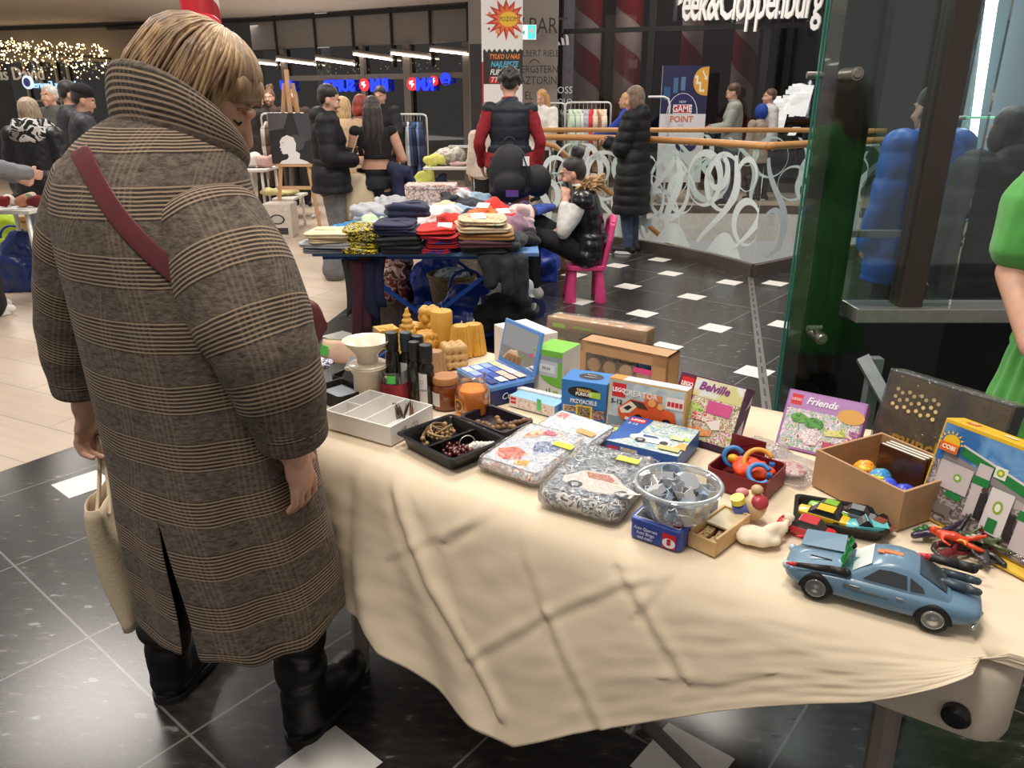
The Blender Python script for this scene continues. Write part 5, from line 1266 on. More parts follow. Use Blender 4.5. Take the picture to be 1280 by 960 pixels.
c=tp(505,528); 
c=tp(560,530); t=thing('leaflet','pale printed leaflet lying behind the black divided tray','leaflet',(c.x,c.y,TT),-.5); g=G(); g.box((0,0,.001),(.11,.06,.002)); g.make('sheet',PAPER,t); art(t,frame((-.05,-.028,.002),(1,0,0),(0,1,0)),[('r',.05,.004,.045,.02,'#c9948a'),('r',.005,.01,.03,.035,'#d8d0c8')])
c=tp(500,514); t=thing('soap_bar','small pale yellow packet lying beside the bottles','packet',(c.x-.01,c.y+.01,TT),.7); g=G(); g.box((0,0,.008),(.05,.03,.016)); g.make('packet_body',mat('#d8cf9a',.6),t,bevel=.003)
# --- eyeshadow palette on its box
c,rz,W,D=arrays((571,482),(614,508),(664,493),0)
t=thing('palette_box','navy blue box with white script lettering under the eyeshadow palette','box',(c.x,c.y,TT),rz); NAVY=mat('#1f2b66',.4)
g=G(); g.box((0,D/2,.02),(W,D,.04)); g.make('box_body',NAVY,t,bevel=.002); text('Cupio',.026,PAPER,t,frame((W/2+.0008,D*.45,.02),(0,1,0),(0,0,1)),shear=.3)
pal=thing('eyeshadow_palette','light blue eyeshadow palette with open mirror lid','makeup palette',(c.x,c.y,TT+.0405),rz); LB_=mat('#5f92cf',.35,var=.03)
g=G(); g.box((0,D/2,.007),(W,D,.014)); g.make('base',[LB_],pal,bevel=.003)
cols=['#e8dcd0','#f0ece8','#d8b8a0','#e8d0b0','#9fb8e8','#b8d0f0','#e0b0a0','#f0e0c8','#3a54b8','#5a78d0','#8fa8e0','#d8c0b0','#24357c','#3048a0','#5068c0','#e8c890']
art(pal,frame((-W/2,0,.014),(1,0,0),(0,1,0)),[('r',.004,.004,W-.008,D-.008,'#3c69b4')]+[('r',.010+(W-.02)/4*(i//4),.010+(D-.02)/4*(i%4),(W-.02)/4-.005,(D-.02)/4-.006,cols[(i*5)%16]) for i in range(16)],name='eyeshadow_pans')
lid=G(); R_=M.Rotation(-.22,3,'X'); lid.X=M.Translation((0,D-.002,.014))@R_.to_4x4(); lid.box((0,.004,.065),(W+.0,.008,.13)); lo=lid.make('lid',LB_,pal,bevel=.003)
g=G(); g.X=lid.X; g.box((0,-.0006,.067),(W-.022,.001,.104)); g.make('mirror',mat('#e8ecee',.02,1,var=0),lo)
# ================= boxed games and toys on the stall
KRAFT=mat('#b89068',.75,var=.06,scale=18); RED='#cf2027'
def brandmark(mx,x,y,s): return [('r',x,y,s,s,RED),('t','LEGO',x+s/2,y+s/2,s*.42,'#ffffff',{'bold':.0004,'sx':.9})]
B2=lambda A,B,C_:(A,B,dep(B,C_))
# white box, green-white box
A,B,D=B2((618,452),(656,472),(684,459)); t,W,fr,tpf,rs=carton('white plain carton box with small blue mark behind the mirror palette','white plain carton box with small blue mark behind the mirror palette','box',A,B,.125,D,mat('#e9e3da',.6,var=.02)); t.name='carton_box'
art(t,tpf,[('c',W*.35,.02,(.012,.008),'#8fb3b8')]); art(t,fr,[('r',W*.3,.03,.02,.06,'#cfe0dc')])
A,B,D=B2((667,491),(702,499),(724,485)); t,W,fr,tpf,rs=carton('device_box','white and green device box with pictured grey reader, left of the kraft box','box',A,B,.135,D,mat('#e6e2da',.5,var=.02))
H=.135; GR='#7cc142'
art(t,fr,[('r',0,H-.016,W,.016,GR),('r',0,H-.040,W,.024,'#9aa0a4'),('p',[(W*.12,H-.03)]+[(W*.12+(W*.88)*(1-cos(a)),H-.05-.055*sin(a)) for a in [i*PI/16 for i in range(9)]]+[(W,H-.03)],GR),('r',W*.12,H-.075,W*.72,.045,'#c9cdd0'),('r',W*.2,H-.064,W*.55,.024,'#e9ecec'),('t','90:54',W*.45,H-.052,.012,'#6a7074'),('r',W*.45,.006,.004,.016,'#6f7a60'),('r',W*.56,.006,.004,.02,'#6f7a60'),('r',W*.7,.008,.016,.012,GR)])
art(t,tpf,[('r',0,0,W,D,GR)]); art(t,rs,[('r',0,H-.012,D,.012,'#dfe6d6'),('r',.01,.03,.03,.05,'#d8d4cc')])
sticker(t,fr,-.012,H-.028,.022,.010,'#e85a9a')
# wrapped cardboard gift box at the back
A,B,D=B2((683,446),(804,468),(818,456)); H=.135
t,W,fr,tpf,rs=carton('gift_box','long cardboard window box in clear film, rearmost on the stall','box',A,B,H,.07,KRAFT,lean=.06)
art(t,fr,[('r',.012,.012,W-.024,H-.045,mat('#7d6a54',.3,var=.1)),('r',.012,H-.036,W-.024,.006,'#9a7a54')]); sticker(t,fr,.018,H-.030,.045,.014); sticker(t,fr,.095,H-.026,.06,.008,'#a8c64a')
for i in range(3):
    g=G(); g.cyl((-W/2+.05+.075*i,-.003,.05),(-W/2+.05+.075*i,.012,.05),.024,n=20); g.make('wooden_ornament',mat('#b08a5a',.6),t,smooth=True,auto=40)
g=G(); g.box((0,.035,H/2+.001),(W+.008,.08,H+.008)); g.make('plastic_wrap',clear('#fbfbfb',.09,.12,bump=.6,bscale=22,opac=.05),t,bevel=.006)
# kraft box with window and four jars
A,B,D=B2((722,474),(832,500),(848,487)); H=.125
c,rz,W=spot(A,B); t=thing('gift_box','brown kraft gift box with a window showing four cork jar lids','box',(c.x,c.y,TT),rz); D=.075
g=G(); w0,w1,z0,z1=-W/2+.026,W/2-.05,.018,H-.034
for cc,dd in (((0,D/2+.003,.004),(W,D-.006,.008)),((0,D/2,H-.004),(W,D,.008)),((0,D-.003,H/2),(W,.006,H)),((-W/2+.003,D/2,H/2),(.006,D,H)),((W/2-.003,D/2,H/2),(.006,D,H)),((0,.002,z0/2),(W,.004,z0)),((0,.002,(H+z1)/2),(W,.004,H-z1)),(((w0-W/2)/2,.002,H/2),(w0+W/2,.004,H)),(((w1+W/2)/2,.002,H/2),(W/2-w1,.004,H))): g.box(cc,dd)
g.make('box_body',KRAFT,t); g=G(); g.box(((w0+w1)/2,.001,(z0+z1)/2),(w1-w0,.001,z1-z0)); g.make('window_film',clear('#ffffff',.10,.03),t)
g=G(); g.box((0,D*.75,H/2),(W-.02,.01,H-.02)); g.make('inner_card',mat('#a8865e',.7),t)
for i in range(4):
    x=w0+.024+i*(w1-w0-.04)/3.2; g=G(); g.cyl((x,.012,.055),(x,.06,.055),.0195,n=24); j=g.make('jar',mat('#6d5a48',.2,coat=.5),t,smooth=True,auto=40); g=G(); g.cyl((x,.004,.055),(x,.014,.055),.021,n=24); g.make('cork_lid',mat('#c8a070',.6,scale=80),j,smooth=True,auto=40)
sticker(t,frame((-W/2,0,0),(1,0,0),(0,0,1)),W*.64,.062,.055,.016,'#e0468a')
# blue trivia game box
A,B,D=B2((701,521),(757,530),(777,517)); H=.108; t,W,fr,tpf,rs=carton('game_box','bright blue quiz game box with white lettering and photo strip','game box',A,B,H,D,mat('#2a78bf',.45,var=.04))
YE='#e2c84a'
art(t,fr,[('c',W*.5,H*.72,(W*.36,.016),'#16181c'),('t','TRIVIAL',W*.5,H*.765,.0115,'#e9c46a',{'bold':.0004}),('t','PURSUIT',W*.5,H*.675,.0115,'#f1efe9',{'bold':.0004}),('t','PRZYJACIELE',W*.5,H*.48,.0155,'#f4f4f2',{'bold':.0003,'sx':.82}),('r',.006,H*.2,W*.30,H*.16,'#e8e4da'),('r',.009,H*.215,W*.27,H*.13,patch(['#2a2320','#8c6a4a','#c9a27a','#3d3a3c'],160)),('r',W*.68,H*.08,W*.28,H*.24,patch(['#2c2430','#94604a','#b8a0a0','#342a26'],160)),('r',W*.34,H*.07,W*.36,H*.33,YE),('r',W*.38,H*.11,W*.28,H*.25,patch(['#3a3028','#a88a66','#2a2624','#c8b090'],170))])
art(t,tpf,[('c',W*.55,D*.5,(W*.27,D*.28),'#15171b'),('t','TRIVIAL',W*.55,D*.6,.008,'#d9d4c4'),('t','PURSUIT',W*.55,D*.4,.008,'#d9d4c4')]); art(t,rs,[('c',D*.5,H*.72,(D*.3,.014),'#16181c')])
sticker(t,fr,W*.62,H*.62,.030,.016)
# orange car building set
A,B=(757,533),(852,553); H=.13; t,W,fr,tpf,rs=carton('toy_box','building set box with orange racing car picture, leaning beside the blue quiz box','toy box',A,B,H,.045,mat('#d9b070',.45,var=.04),lean=.10)
OR='#e2571e'
art(t,fr,[('r',.004,.004,W-.008,H-.008,patch(['#9fb6c4','#b8c8d0','#c9d0cc','#a8b8c0'],12,soft=True)),('r',.004,.004,W-.008,.03,'#7f95a4'),]+brandmark(fr,.010,H-.045,.036)+[('t','5-12',.024,H-.058,.017,'#2b2b30',{'bold':.0004}),('t','CREATOR',W*.42,H-.030,.020,'#efe6da',{'bold':.0005}),('r',W*.48,H-.040,.045,.016,'#e08048'),('r',W-.048,H-.052,.044,.030,'#efe4de')]+[('r',W-.045+.010*i,H-.045,.008,.012,RED) for i in range(4)]+
 [('p',[(.030,.058),(.062,.086),(.095,.084),(.105,.092),(.125,.094),(.140,.078),(.175,.070),(.182,.045),(.176,.030),(.10,.022),(.045,.030),(.032,.042)],OR),('p',[(.034,.058),(.062,.080),(.082,.072),(.062,.050),(.040,.046)],'#f0e0cc'),('p',[(.044,.060),(.058,.070),(.068,.066),(.056,.055)],'#1d1c1e'),('p',[(.060,.084),(.095,.082),(.110,.066),(.084,.066)],'#4a3026'),('p',[(.05,.032),(.10,.024),(.172,.032),(.17,.038),(.10,.032),(.052,.040)],'#f2ece2'),('c',.085,.034,(.014,.017),'#1b1a1c'),('c',.085,.034,.008,'#8a8c90'),('c',.158,.036,(.014,.016),'#1b1a1c'),('c',.158,.036,.009,'#a8aaac'),('c',.118,.086,.010,'#e8a860'),('c',.140,.080,.008,'#e8a860')])
art(t,tpf,[('r',0,0,W,.045,'#c8ccd0'),('r',.0,.0,.035,.045,'#e88a2a'),('c',W-.028,.022,(.016,.010),'#e8e6e0')])
# pink set leaning right
A,B=(829,543),(910,569); H=.165; t,W,fr,tpf,rs=carton('toy_box','worn purple-edged toy set box with pink and green picture leaning back','toy box',A,B,H,.05,mat('#4b2a4a',.5,var=.08),lean=.42)
art(t,fr,[('r',.003,.012,W-.006,H-.016,patch(['#7fa04a','#efe4d8','#c86a70','#a8c870','#f2ece4','#d890a8','#6a8a3a','#e8d8b0'],75)),('r',.003,H-.06,.045,.056,'#6e1f33'),('r',.045,H-.048,W-.05,.044,patch(['#c8d4e4','#e4e4e0','#d8d090'],20,soft=True))]+brandmark(fr,.008,H-.044,.034)+[('t','Belville',W*.55,H-.022,.028,'#8a2f86',{'shear':.3,'bold':.0006}),('r',W*.52,H-.082,W*.36,.030,'#d4568f'),('p',[(.015,.07),(.04,.10),(.07,.098),(.09,.085),(.07,.06),(.03,.055)],patch(['#7fb03a','#a8c850','#c8d890','#5a8a2a'],90)),('r',.06,.06,.06,.02,patch(['#f2ece4','#e8c8b8','#c84a5a','#f2ece4'],110)),('p',[(.05,.035),(.085,.045),(.11,.04),(.125,.05),(.12,.03),(.09,.022)],patch(['#e8863a','#f0a868','#d86a3a'],100)),('p',[(.10,.06),(.135,.075),(.14,.05),(.12,.045)],'#f2e6dc'),('p',[(.02,.05),(.05,.03),(.07,.02),(.03,.018)],'#6a9a3a'),('r',.003,.002,W-.006,.012,'#3a2038')])
art(t,rs,[('p',[(.008,.02),(.042,.05),(.03,.09),(.012,.06)],'#d8ccd4'),('p',[(.02,.11),(.045,.13),(.04,.155)],'#c9b8c4')])
# flat blue set
A,B,C_=(757,570),(846,592),(882,563); D=dep(B,C_); t,W,fr,tpf,rs=carton('toy_box','flat blue building set box with white police car picture','toy box',A,B,.042,D,mat('#2c5ca8',.4,var=.05),lean=-.04)
art(t,tpf,[('r',0,0,W,D,patch(['#9db8cc','#c4d2d8','#b8c8a8','#88a8c0','#d8d8c8','#7898b0'],45)),('p',[(0,0),(W*.30,D*.30),(W*.34,D),(0,D)],'#1f56a8')]+[('r',.006,D-.032,.040,.024,RED),('t','LEGO',.026,D-.020,.014,'#ffffff',{'bold':.0003}),('t','5-12',.022,D-.044,.014,'#f0f0f0'),('t','CITY',W*.55,D-.02,.020,'#f4f4f0',{'shear':.2}),('p',[(.04,.052),(.062,.07),(.10,.072),(.14,.056),(.14,.036),(.06,.030),(.042,.040)],'#f2f2f0'),('p',[(.066,.066),(.098,.068),(.11,.058),(.07,.054)],'#2a4a80'),('c',.070,.036,(.013,.011),'#1c1c20'),('c',.070,.036,.006,'#9aa0a6'),('c',.125,.042,(.010,.010),'#1c1c20'),('p',[(.15,.03),(.16,.06),(.175,.06),(.18,.028)],'#d8a44a'),('r',.12,.012,.05,.02,'#c8b878'),('r',.13,.070,.03,.02,'#e8d8a8')])
art(t,fr,[('r',.006,.010,.024,.022,RED),('r',.036,.006,.042,.028,patch(['#e8e0d0','#b8a890','#d8d0c8'],120)),('t','City',W*.66,.02,.02,'#dfe8f2',{'shear':.2})]); sticker(t,tpf,W*.72,D*.52,.045,.014)
# two small flat sets near the palette
A,B,C_=(646,500),(700,513),(706,505); t,W,fr,tpf,rs=carton('toy_box','thin white toy set box standing behind the pale blue topped one','toy box',A,B,.038,.018,mat('#e4e2dc',.5,var=.03)); art(t,fr,[('r',.01,.01,W-.02,.02,patch(['#dcd6cc','#c88a80','#88a090','#e4dcd4'],90))])
A,B,C_=(637,507),(693,522),(701,514); t,W,fr,tpf,rs=carton('toy_box','small pale blue topped toy set box with red corner and green tag','toy box',A,B,.032,dep(B,C_)+.012,mat('#8fbfe0',.45,var=.03))
art(t,fr,[('r',0,0,W,.032,'#ece6e0'),('r',.004,.010,.018,.018,RED),('t','LEGO',.013,.019,.0065,'#ffffff'),('r',.028,.004,W-.035,.022,patch(['#e4c8bc','#ece6e0','#d8a898'],100))]); sticker(t,fr,W*.62,.008,.014,.034,'#68d070')
# clear bags with sets
def bagset(label,A,B,C_,h,cols,lean=0,scale=60,stick='#d8e84a',art_=None,sp=(.6,.6),puff=.2):
    c,rz,W=spot(A,B); D=dep(B,C_); t=thing('bagged_toy_set',label,'toy set',(c.x,c.y,TT),rz); 
    if lean: t.rotation_euler=(lean,0,rz)
    g=G(); rs=[[V((x*q,y*q+D/2,z)) for x,y in rrect(W*.96,D*.96,.02)] for z,q in ((.001,.88),(h*.3,1),(h*.62,1),(h*.86,.93),(h*.92,.8))]; g.rings(rs); g.make('contents',patch(cols,scale,.5),t,smooth=True,auto=60)
    mx=frame((-W/2,0,h*.922),(1,0,0),(0,1,0))
    if art_: art(t,mx,art_(W,D))
    g=G(); g.sph((0,D/2,h*.52),(W*.53,D*.54,h*.5),30); 
    k=G(); rs=[[V((x*q,y*q+D/2,z)) for x,y in rrect(W*1.03,D*1.03,.022)] for z,q in ((.0005,.9),(h*.3,1),(h*.62,1),(h*.9,.95),(h*1.01,.8),(h*1.01,.1))]; k.rings(rs)
    k.make('plastic_bag',clear('#fdfdfd',.20,.07,bump=1.0,bscale=55,opac=.02),t,smooth=True)
    if stick: sticker(t,M.Translation((0,0,h*.10))@mx,W*sp[0],D*sp[1],.05,.02,stick)
bagset('bagged building set with pale busy cover sheet, behind the other two bags',(632,566),(703,594),(740,548),.03,['#e8ecf0','#d8e4ee','#f0ece8','#c8dcec','#e4c0b0','#f2f2f2','#d8b0a0'],.10,70,'#f0a060',lambda W,D:[('r',.008,.008,W-.016,D-.016,patch(['#eef2f6','#d8e6f0','#f4f2f0','#c8dcec','#f0e4dc'],35)),('r',.012,D-.042,.03,.028,patch(['#d8606a','#e8a0a0','#c83a4a'],120)),('p',[(W*.2,D*.2),(W*.5,D*.34),(W*.6,D*.2),(W*.35,D*.1)],patch(['#e0b890','#d8906a','#f0e0d0','#b0c4d8'],90)),('p',[(W*.55,D*.12),(W*.85,D*.4),(W*.9,D*.2),(W*.7,D*.08)],patch(['#a8c4e0','#e0d0c0','#c89080','#d8e4ee'],90))],(.62,.62))
bagset('bagged building set with red dragon-like picture, front left of the three bags',(595,588),(672,614),(706,562),.036,['#c8d4de','#e4e4e2','#d8a890','#b0c4d8','#eae8e4','#c86a50'],.06,55,'#e8ea3a',lambda W,D:[('r',.012,.012,W-.024,D-.024,patch(['#e4e8ee','#c8d4e4','#eae4e0','#b0c0dc','#f0eeec','#e0c0b0'],45)),('p',[(W*.12,D*.3),(W*.3,D*.42),(W*.5,D*.36),(W*.55,D*.2),(W*.35,D*.12),(W*.18,D*.16)],patch(['#d85a44','#e8886a','#c03a30','#e0b0a0'],80)),('p',[(W*.45,D*.6),(W*.62,D*.7),(W*.85,D*.6),(W*.8,D*.45),(W*.55,D*.42)],patch(['#6a84b8','#a8b8d8','#4a5a88','#d0d8e8'],80)),('p',[(W*.2,D*.8),(W*.4,D*.86),(W*.38,D*.7),(W*.2,D*.62)],patch(['#e8a068','#f0d0a0','#d87840'],80)),('p',[(W*.5,D*.16),(W*.7,D*.24),(W*.72,D*.12),(W*.55,D*.08)],patch(['#e8c850','#d0a030'],80)),('p',[(W*.4,D*.9),(W*.6,D*.9),(W*.58,D*.8),(W*.4,D*.78)],'#d8506a')],(.70,.62))
bagset('bagged set with white rally car picture, front right of the three bags',(670,634),(771,662),(793,596),.05,['#3a4048','#d8d8d4','#7a8088','#f0ece6','#60503e','#c8ccd0','#4a5058'],.05,40,'#d8e84a',lambda W,D:[('r',.015,.015,W-.03,D-.03,patch(['#3a4450','#98a0a8','#5c6a78','#c8ccd0','#48525c'],45)),('p',[(.03,.07),(.06,.11),(.12,.12),(.16,.085),(.19,.07),(.185,.045),(.10,.035),(.035,.05)],'#e4ddd4'),('p',[(.065,.105),(.115,.112),(.145,.085),(.08,.085)],'#c88068'),('c',.065,.048,(.016,.014),'#2a2c30'),('c',.065,.048,.008,'#b8babc'),('c',.165,.05,(.016,.014),'#2a2c30'),('c',.165,.05,.008,'#b8babc'),('p',[(.12,.03),(.2,.065),(.2,.07),(.12,.036)],'#d8d4cc')],(.58,.75))
bagset('small greyish bagged set with dark contents behind the rally car bag',(735,555),(777,571),(797,548),.026,['#5a5450','#8a847c','#a89890','#b0545a','#7a8a5a'],0,70,'#b8e03a',None,(.25,.5))
bagset('flat bagged booklet with pink picture under the blue set box edge',(722,584),(800,608),(818,590),.014,['#d8b8c0','#e4e0e0','#b8c8e0','#d89098','#e8e8e8'],0,60,'#7ae080',None,(.8,.2))
# clear tub with steel parts, on the blue tin
c,rz,W=spot((786,670),(850,692)); D=dep((850,692),(890,634)); t=thing('metal_tin','blue metal game tin with car drawings and red emblem under the clear tub','tin',(c.x,c.y,TT),rz); TIN=mat('#3a4fa0',.35,.1,var=.05); th=.044
g=G(); rs=[[V((x*q,y*q+D/2,z)) for x,y in rrect(W,D,.012)] for z,q in ((0,.98),(.002,1),(th*.70,1),(th*.70,1.015),(th-.002,1.015),(th,.985))]; g.rings(rs); g.make('tin_body',TIN,t,smooth=True,auto=40)
fr=frame((-W/2-.001,-.001,0),(1,0,0),(0,0,1)); tpf=frame((-W/2,0,th),(1,0,0),(0,1,0))
art(t,fr,[('r',W*.66,.003,W*.26,.030,RED),('c',W*.79,.014,(.013,.010),'#f2f0ee'),('t','S',W*.79,.016,.016,'#c0202a',{'bold':.001})]+[('t',s,W*.34,.027-.009*i,.0095,'#d9d9e4',{'sx':.85}) for i,s in enumerate(('Auto Quartett','Auto Bingo','und mehr'))])
art(t,tpf,[('r',.006,.006,W-.012,D-.012,'#e0e2ea'),('r',.008,.008,W-.016,D-.016,'#33373f')]+[('p',[(x,y),(x+.012,y+.010),(x+.030,y+.010),(x+.040,y),(x+.02,y-.007)],'#c8ccd4') for x,y in ((.012,.03),(.055,.028),(.018,.06),(.058,.065))]+[('p',[(x+.004,y),(x+.013,y+.007),(x+.028,y+.007),(x+.035,y),(x+.02,y-.004)],'#4a525e') for x,y in ((.012,.03),(.055,.028),(.018,.06),(.058,.065))]+[('c',W*.84,.02,.013,RED),('c',W*.84,.018,(.009,.007),'#f2f0ee')])
cx,cy=(lambda p:(p.x,p.y))(P(845,640,TT+th)); t=thing('clear_tub','round clear plastic tub full of grey metal parts on the blue tin','tub',(cx,cy,TT+th+.0015))
g=G(); g.lathe([(0,0),(.058,0),(.062,.003),(.072,.052),(.083,.054),(.085,.060),(.080,.063),(.070,.058),(.060,.005),(0,.004)],n=48); g.make('tub_body',clear('#f6f8f8',.10,.06,opac=.10,ocol='#dfe4e6'),t,smooth=True,auto=50)
g=G(); g.torus((0,0,.061),.080,.0035,48,8); g.make('tub_rim',clear('#f0f4f4',.2,.08,opac=.35,ocol='#d4dadc'),t,smooth=True)
rr=random.Random(9)
for i in range(44):
    a=rr.uniform(0,6.3); q=.056*rr.random()**.5; p=V((cx+q*cos(a),cy+q*sin(a),TT+th+.010+.066*rr.random()**.6*(1-.35*q/.06)))
    e=thing('metal_part','metal piece among the grey metal parts in the clear tub','metal part',p,rr.uniform(0,3),'metal parts in the clear tub'); e.rotation_euler=(rr.uniform(-.6,.6),rr.uniform(-.6,.6),rr.uniform(0,3))
    r=rr.uniform(.012,.021); n=rr.choice([4,5,6,20]); g=G(); o=[V((r*(1 if j%2 or n>6 else .65)*cos(2*PI*j/(2*n)),r*(1 if j%2 or n>6 else .65)*sin(2*PI*j/(2*n)),0)) for j in range(2*n)]
    g.rings([[p_ for p_ in o],[p_+V((0,0,.014)) for p_ in o]],cap=(i%3==0)); g.make('metal_shape',mat(['#d9dbdd','#bdc0c4','#eeece6','#b4c6da'][i%4],.35,.55,var=.1),e,solid=.0012)
# wooden domino box
c,rz,W=spot((859,682),(893,697)); D=dep((893,697),(918,657)); t=thing('wooden_box','small pale wooden box with half-open sliding lid right of the blue tin','box',(c.x,c.y,TT),rz); PINE=mat('#d0ab76',.55,scale=10,sx=(1,6,6)); h=.036
g=G(); w_=.005
for cc,dd in (((0,w_/2,h/2-.003),(W,w_,h-.006)),((0,D-w_/2,h/2),(W,w_,h)),((-W/2+w_/2,D/2,h/2),(w_,D-2*w_,h)),((W/2-w_/2,D/2,h/2),(w_,D-2*w_,h)),((0,D/2,.003),(W-2*w_,D-2*w_,.006))): g.box(cc,dd)
g.make('box_body',PINE,t,bevel=.0008); g=G(); g.box((0,D*.70,h-.006),(W-2*w_,D*.56,.004)); g.make('sliding_lid',mat('#c9b894',.35,var=.05),t)
for i in range(4):
    p=tloc(t,-W*.2+.018*(i%2)*1.4,D*.14+.028*(i//2),.007+.007); e=thing('domino','wooden domino tile in the small pale box, %s'%['front left','front right','back left','back right'][i],'domino',p,rz+.1*(i-1)); g=G(); g.box((0,0,.004),(.017,.026,.008)); g.make('tile',PINE,e,bevel=.001); art(e,frame((-.0085,-.013,.008),(1,0,0),(0,1,0)),[('c',.005,.006,.0018,'#3a4a8a'),('c',.012,.008,.0018,'#3a3028'),('c',.008,.019,.002,'#8a3a3a')])
# cloth pouch and beads toy
p=tp(944,678); t=thing('drawstring_pouch','small cream cloth pouch lying in front of the baby toy','pouch',(p.x,p.y,TT),-.5); g=G(); g.sph((0,0,.014),(.045,.030,.016),20); g.limb([(.02,.01,.018),(.04,.045,.022),(.046,.062,.028)],[.018,.012,.005]); g.sph((.048,.068,.031),(.011,.009,.008))
g.blob('cloth',mat('#e2d2b8',.9,bump=.1),t,.004,2,lambda co,n:.004*NZ.noise(co*50)); g=G(); g.torus((.045,.058,.027),.007,.0014,14,6,M.Rotation(1.2,3,'X')); g.make('drawcord',mat('#cfc0a2',.8),t)
p=tp(934,652); t=thing('baby_toy','round wooden baby toy with yellow cap and blue sleeve beside the cloth pouch','toy',(p.x,p.y,TT)); g=G(); g.sph((.008,.01,.032),.030,24); g.make('wooden_ball',mat('#d8b98c',.4,scale=12),t,smooth=True)
g=G(); g.sph((.016,-.006,.046),(.019,.017,.016),18); g.make('red_dome',mat('#b23a42',.3),t,smooth=True); g=G(); g.cyl((-.03,-.008,.028),(-.008,-.012,.040),.017,n=24); g.make('blue_sleeve',mat('#5a63a8',.6),t,smooth=True,auto=40)
g=G(); g.cyl((-.026,-.012,.050),(-.030,-.013,.062),.0135,n=20); g.make('yellow_cap',mat('#e6dc4a',.4),t,smooth=True,auto=40); g=G(); g.sph((.014,.006,.068),(.012,.012,.010)); g.cyl((.01,.01,.05),(.014,.006,.066),.005); g.make('wooden_knob',mat('#c9a578',.45),t,smooth=True); g=G(); g.sph((-.014,.008,.062),(.013,.010,.008)); g.make('pink_bead',mat('#d88a92',.4),t,smooth=True)
# red box with straps and orange shirt
c,rz,W=spot((880,606),(954,630)); D=dep((954,630),(985,603)); t=thing('open_box','open dark red cardboard box with coloured toys right of the clear tub','box',(c.x,c.y,TT),rz); REDB=mat('#7c1f26',.5,var=.1)
tray(t,W,D,.045,REDB,wall=.003,tap=0,rim=0)
g=G(); g.add([(-W/2,D*.98,.045),(-W/2,D*1.0,.045),(W*.1,D*1.0,.080),(W*.1,D*.98,.080)],[(0,1,2,3)]); g.box((-W*.2,D,.062),(W*.6,.002,.035)); g.make('flap',REDB,t)
bt2=t
for lb,x,y,z,c_,r,rx in (('blue loop strap standing up in the red box, at its left',-W*.30,D*.65,.045,'#3f7fc0',.020,1.2),('blue loop strap at the right front of the red box',W*.30,D*.25,.048,'#3f86c8',.022,.7),('orange loop strap over the middle of the red box',W*.15,D*.6,.05,'#e6a03a',.030,.9)):
    e=thing('loop_strap',lb,'strap',tloc(t,x,y,z),rz+.4); g=G(); g.torus((0,0,0),r,.0055,30,8,M.Rotation(rx,3,'X'),.5,5.6); g.make('strap',mat(c_,.4),e,smooth=True); g=G(); g.box((r*.9,0,0),(.012,.012,.010)); g.make('buckle',mat('#2f68a8',.3),e,bevel=.002)
p=tloc(t,W*.06,D*.5,.020); e=thing('toy_vest','bright orange foam toy heaped in the red box','toy',p,rz); g=G(); g.sph((0,0,.012),(.042,.026,.018)); g.sph((.03,.008,.020),(.022,.016,.012)); g.limb([(-.05,.01,.02),(-.02,.016,.028),(.02,.02,.03)],[.006,.008,.006]); g.blob('foam_body',mat('#ee4a16',.45),e,.004,1,lambda co,n:.004*NZ.noise(co*60)); g=G(); g.sph((-.045,.012,.024),(.013,.010,.010)); g.make('yellow_tip',mat('#f2b21e',.4),e,smooth=True)
# clamshell packs
for lb,A,B,C_,h,cols in (('clear clamshell pack with pink contents behind the red box',(935,588),(1002,612),(1020,588),.026,['#c87a84','#e0c8c4','#d8a8a8','#b85a68']),('clear plastic pack with whitish contents left of the pink one',(905,572),(955,590),(975,562),.022,['#d8d4cc','#e8e4dc','#c8beb4'])):
    c,rz,W=spot(A,B); D=dep(B,C_); t=thing('clamshell_pack',lb,'package',(c.x,c.y,TT),rz); g=G()
    rs=[[V((x*q,y*q+D/2,z)) for x,y in rrect(W,D,.012)] for z,q in ((0,1.05),(.0015,1.05),(.0015,.95),(h*.9,.86),(h,.8))]; g.rings(rs); g.make('clear_shell',clear('#f8f6f4',.14,.06,bump=.4,bscale=25,opac=.08),t,smooth=True,auto=40); g=G(); g.sph((0,D/2,h*.4),(W*.36,D*.34,h*.36)); g.make('contents',patch(cols,60),t,smooth=True)
p=tp(985,552); 
for i,(lb,c_,dx) in enumerate((('brown leafy toy plant piece beside the purple toy box','#5a2f22',0),('green leafy toy plant piece beside the purple toy box','#2f8a3a',.035))):
    e=thing('toy_plant',lb,'toy',(p.x+dx,p.y-.02*i,TT+.0),i); g=G()
    for k in range(7): a=k*.9; g.limb([(0,0,.004),(.010*cos(a),.010*sin(a),.010+.003*k),(.020*cos(a),.016*sin(a),.012+.003*k)],[.004,.005,.003],8)
    g.blob('leaves',mat(c_,.4),e,.0025,0)
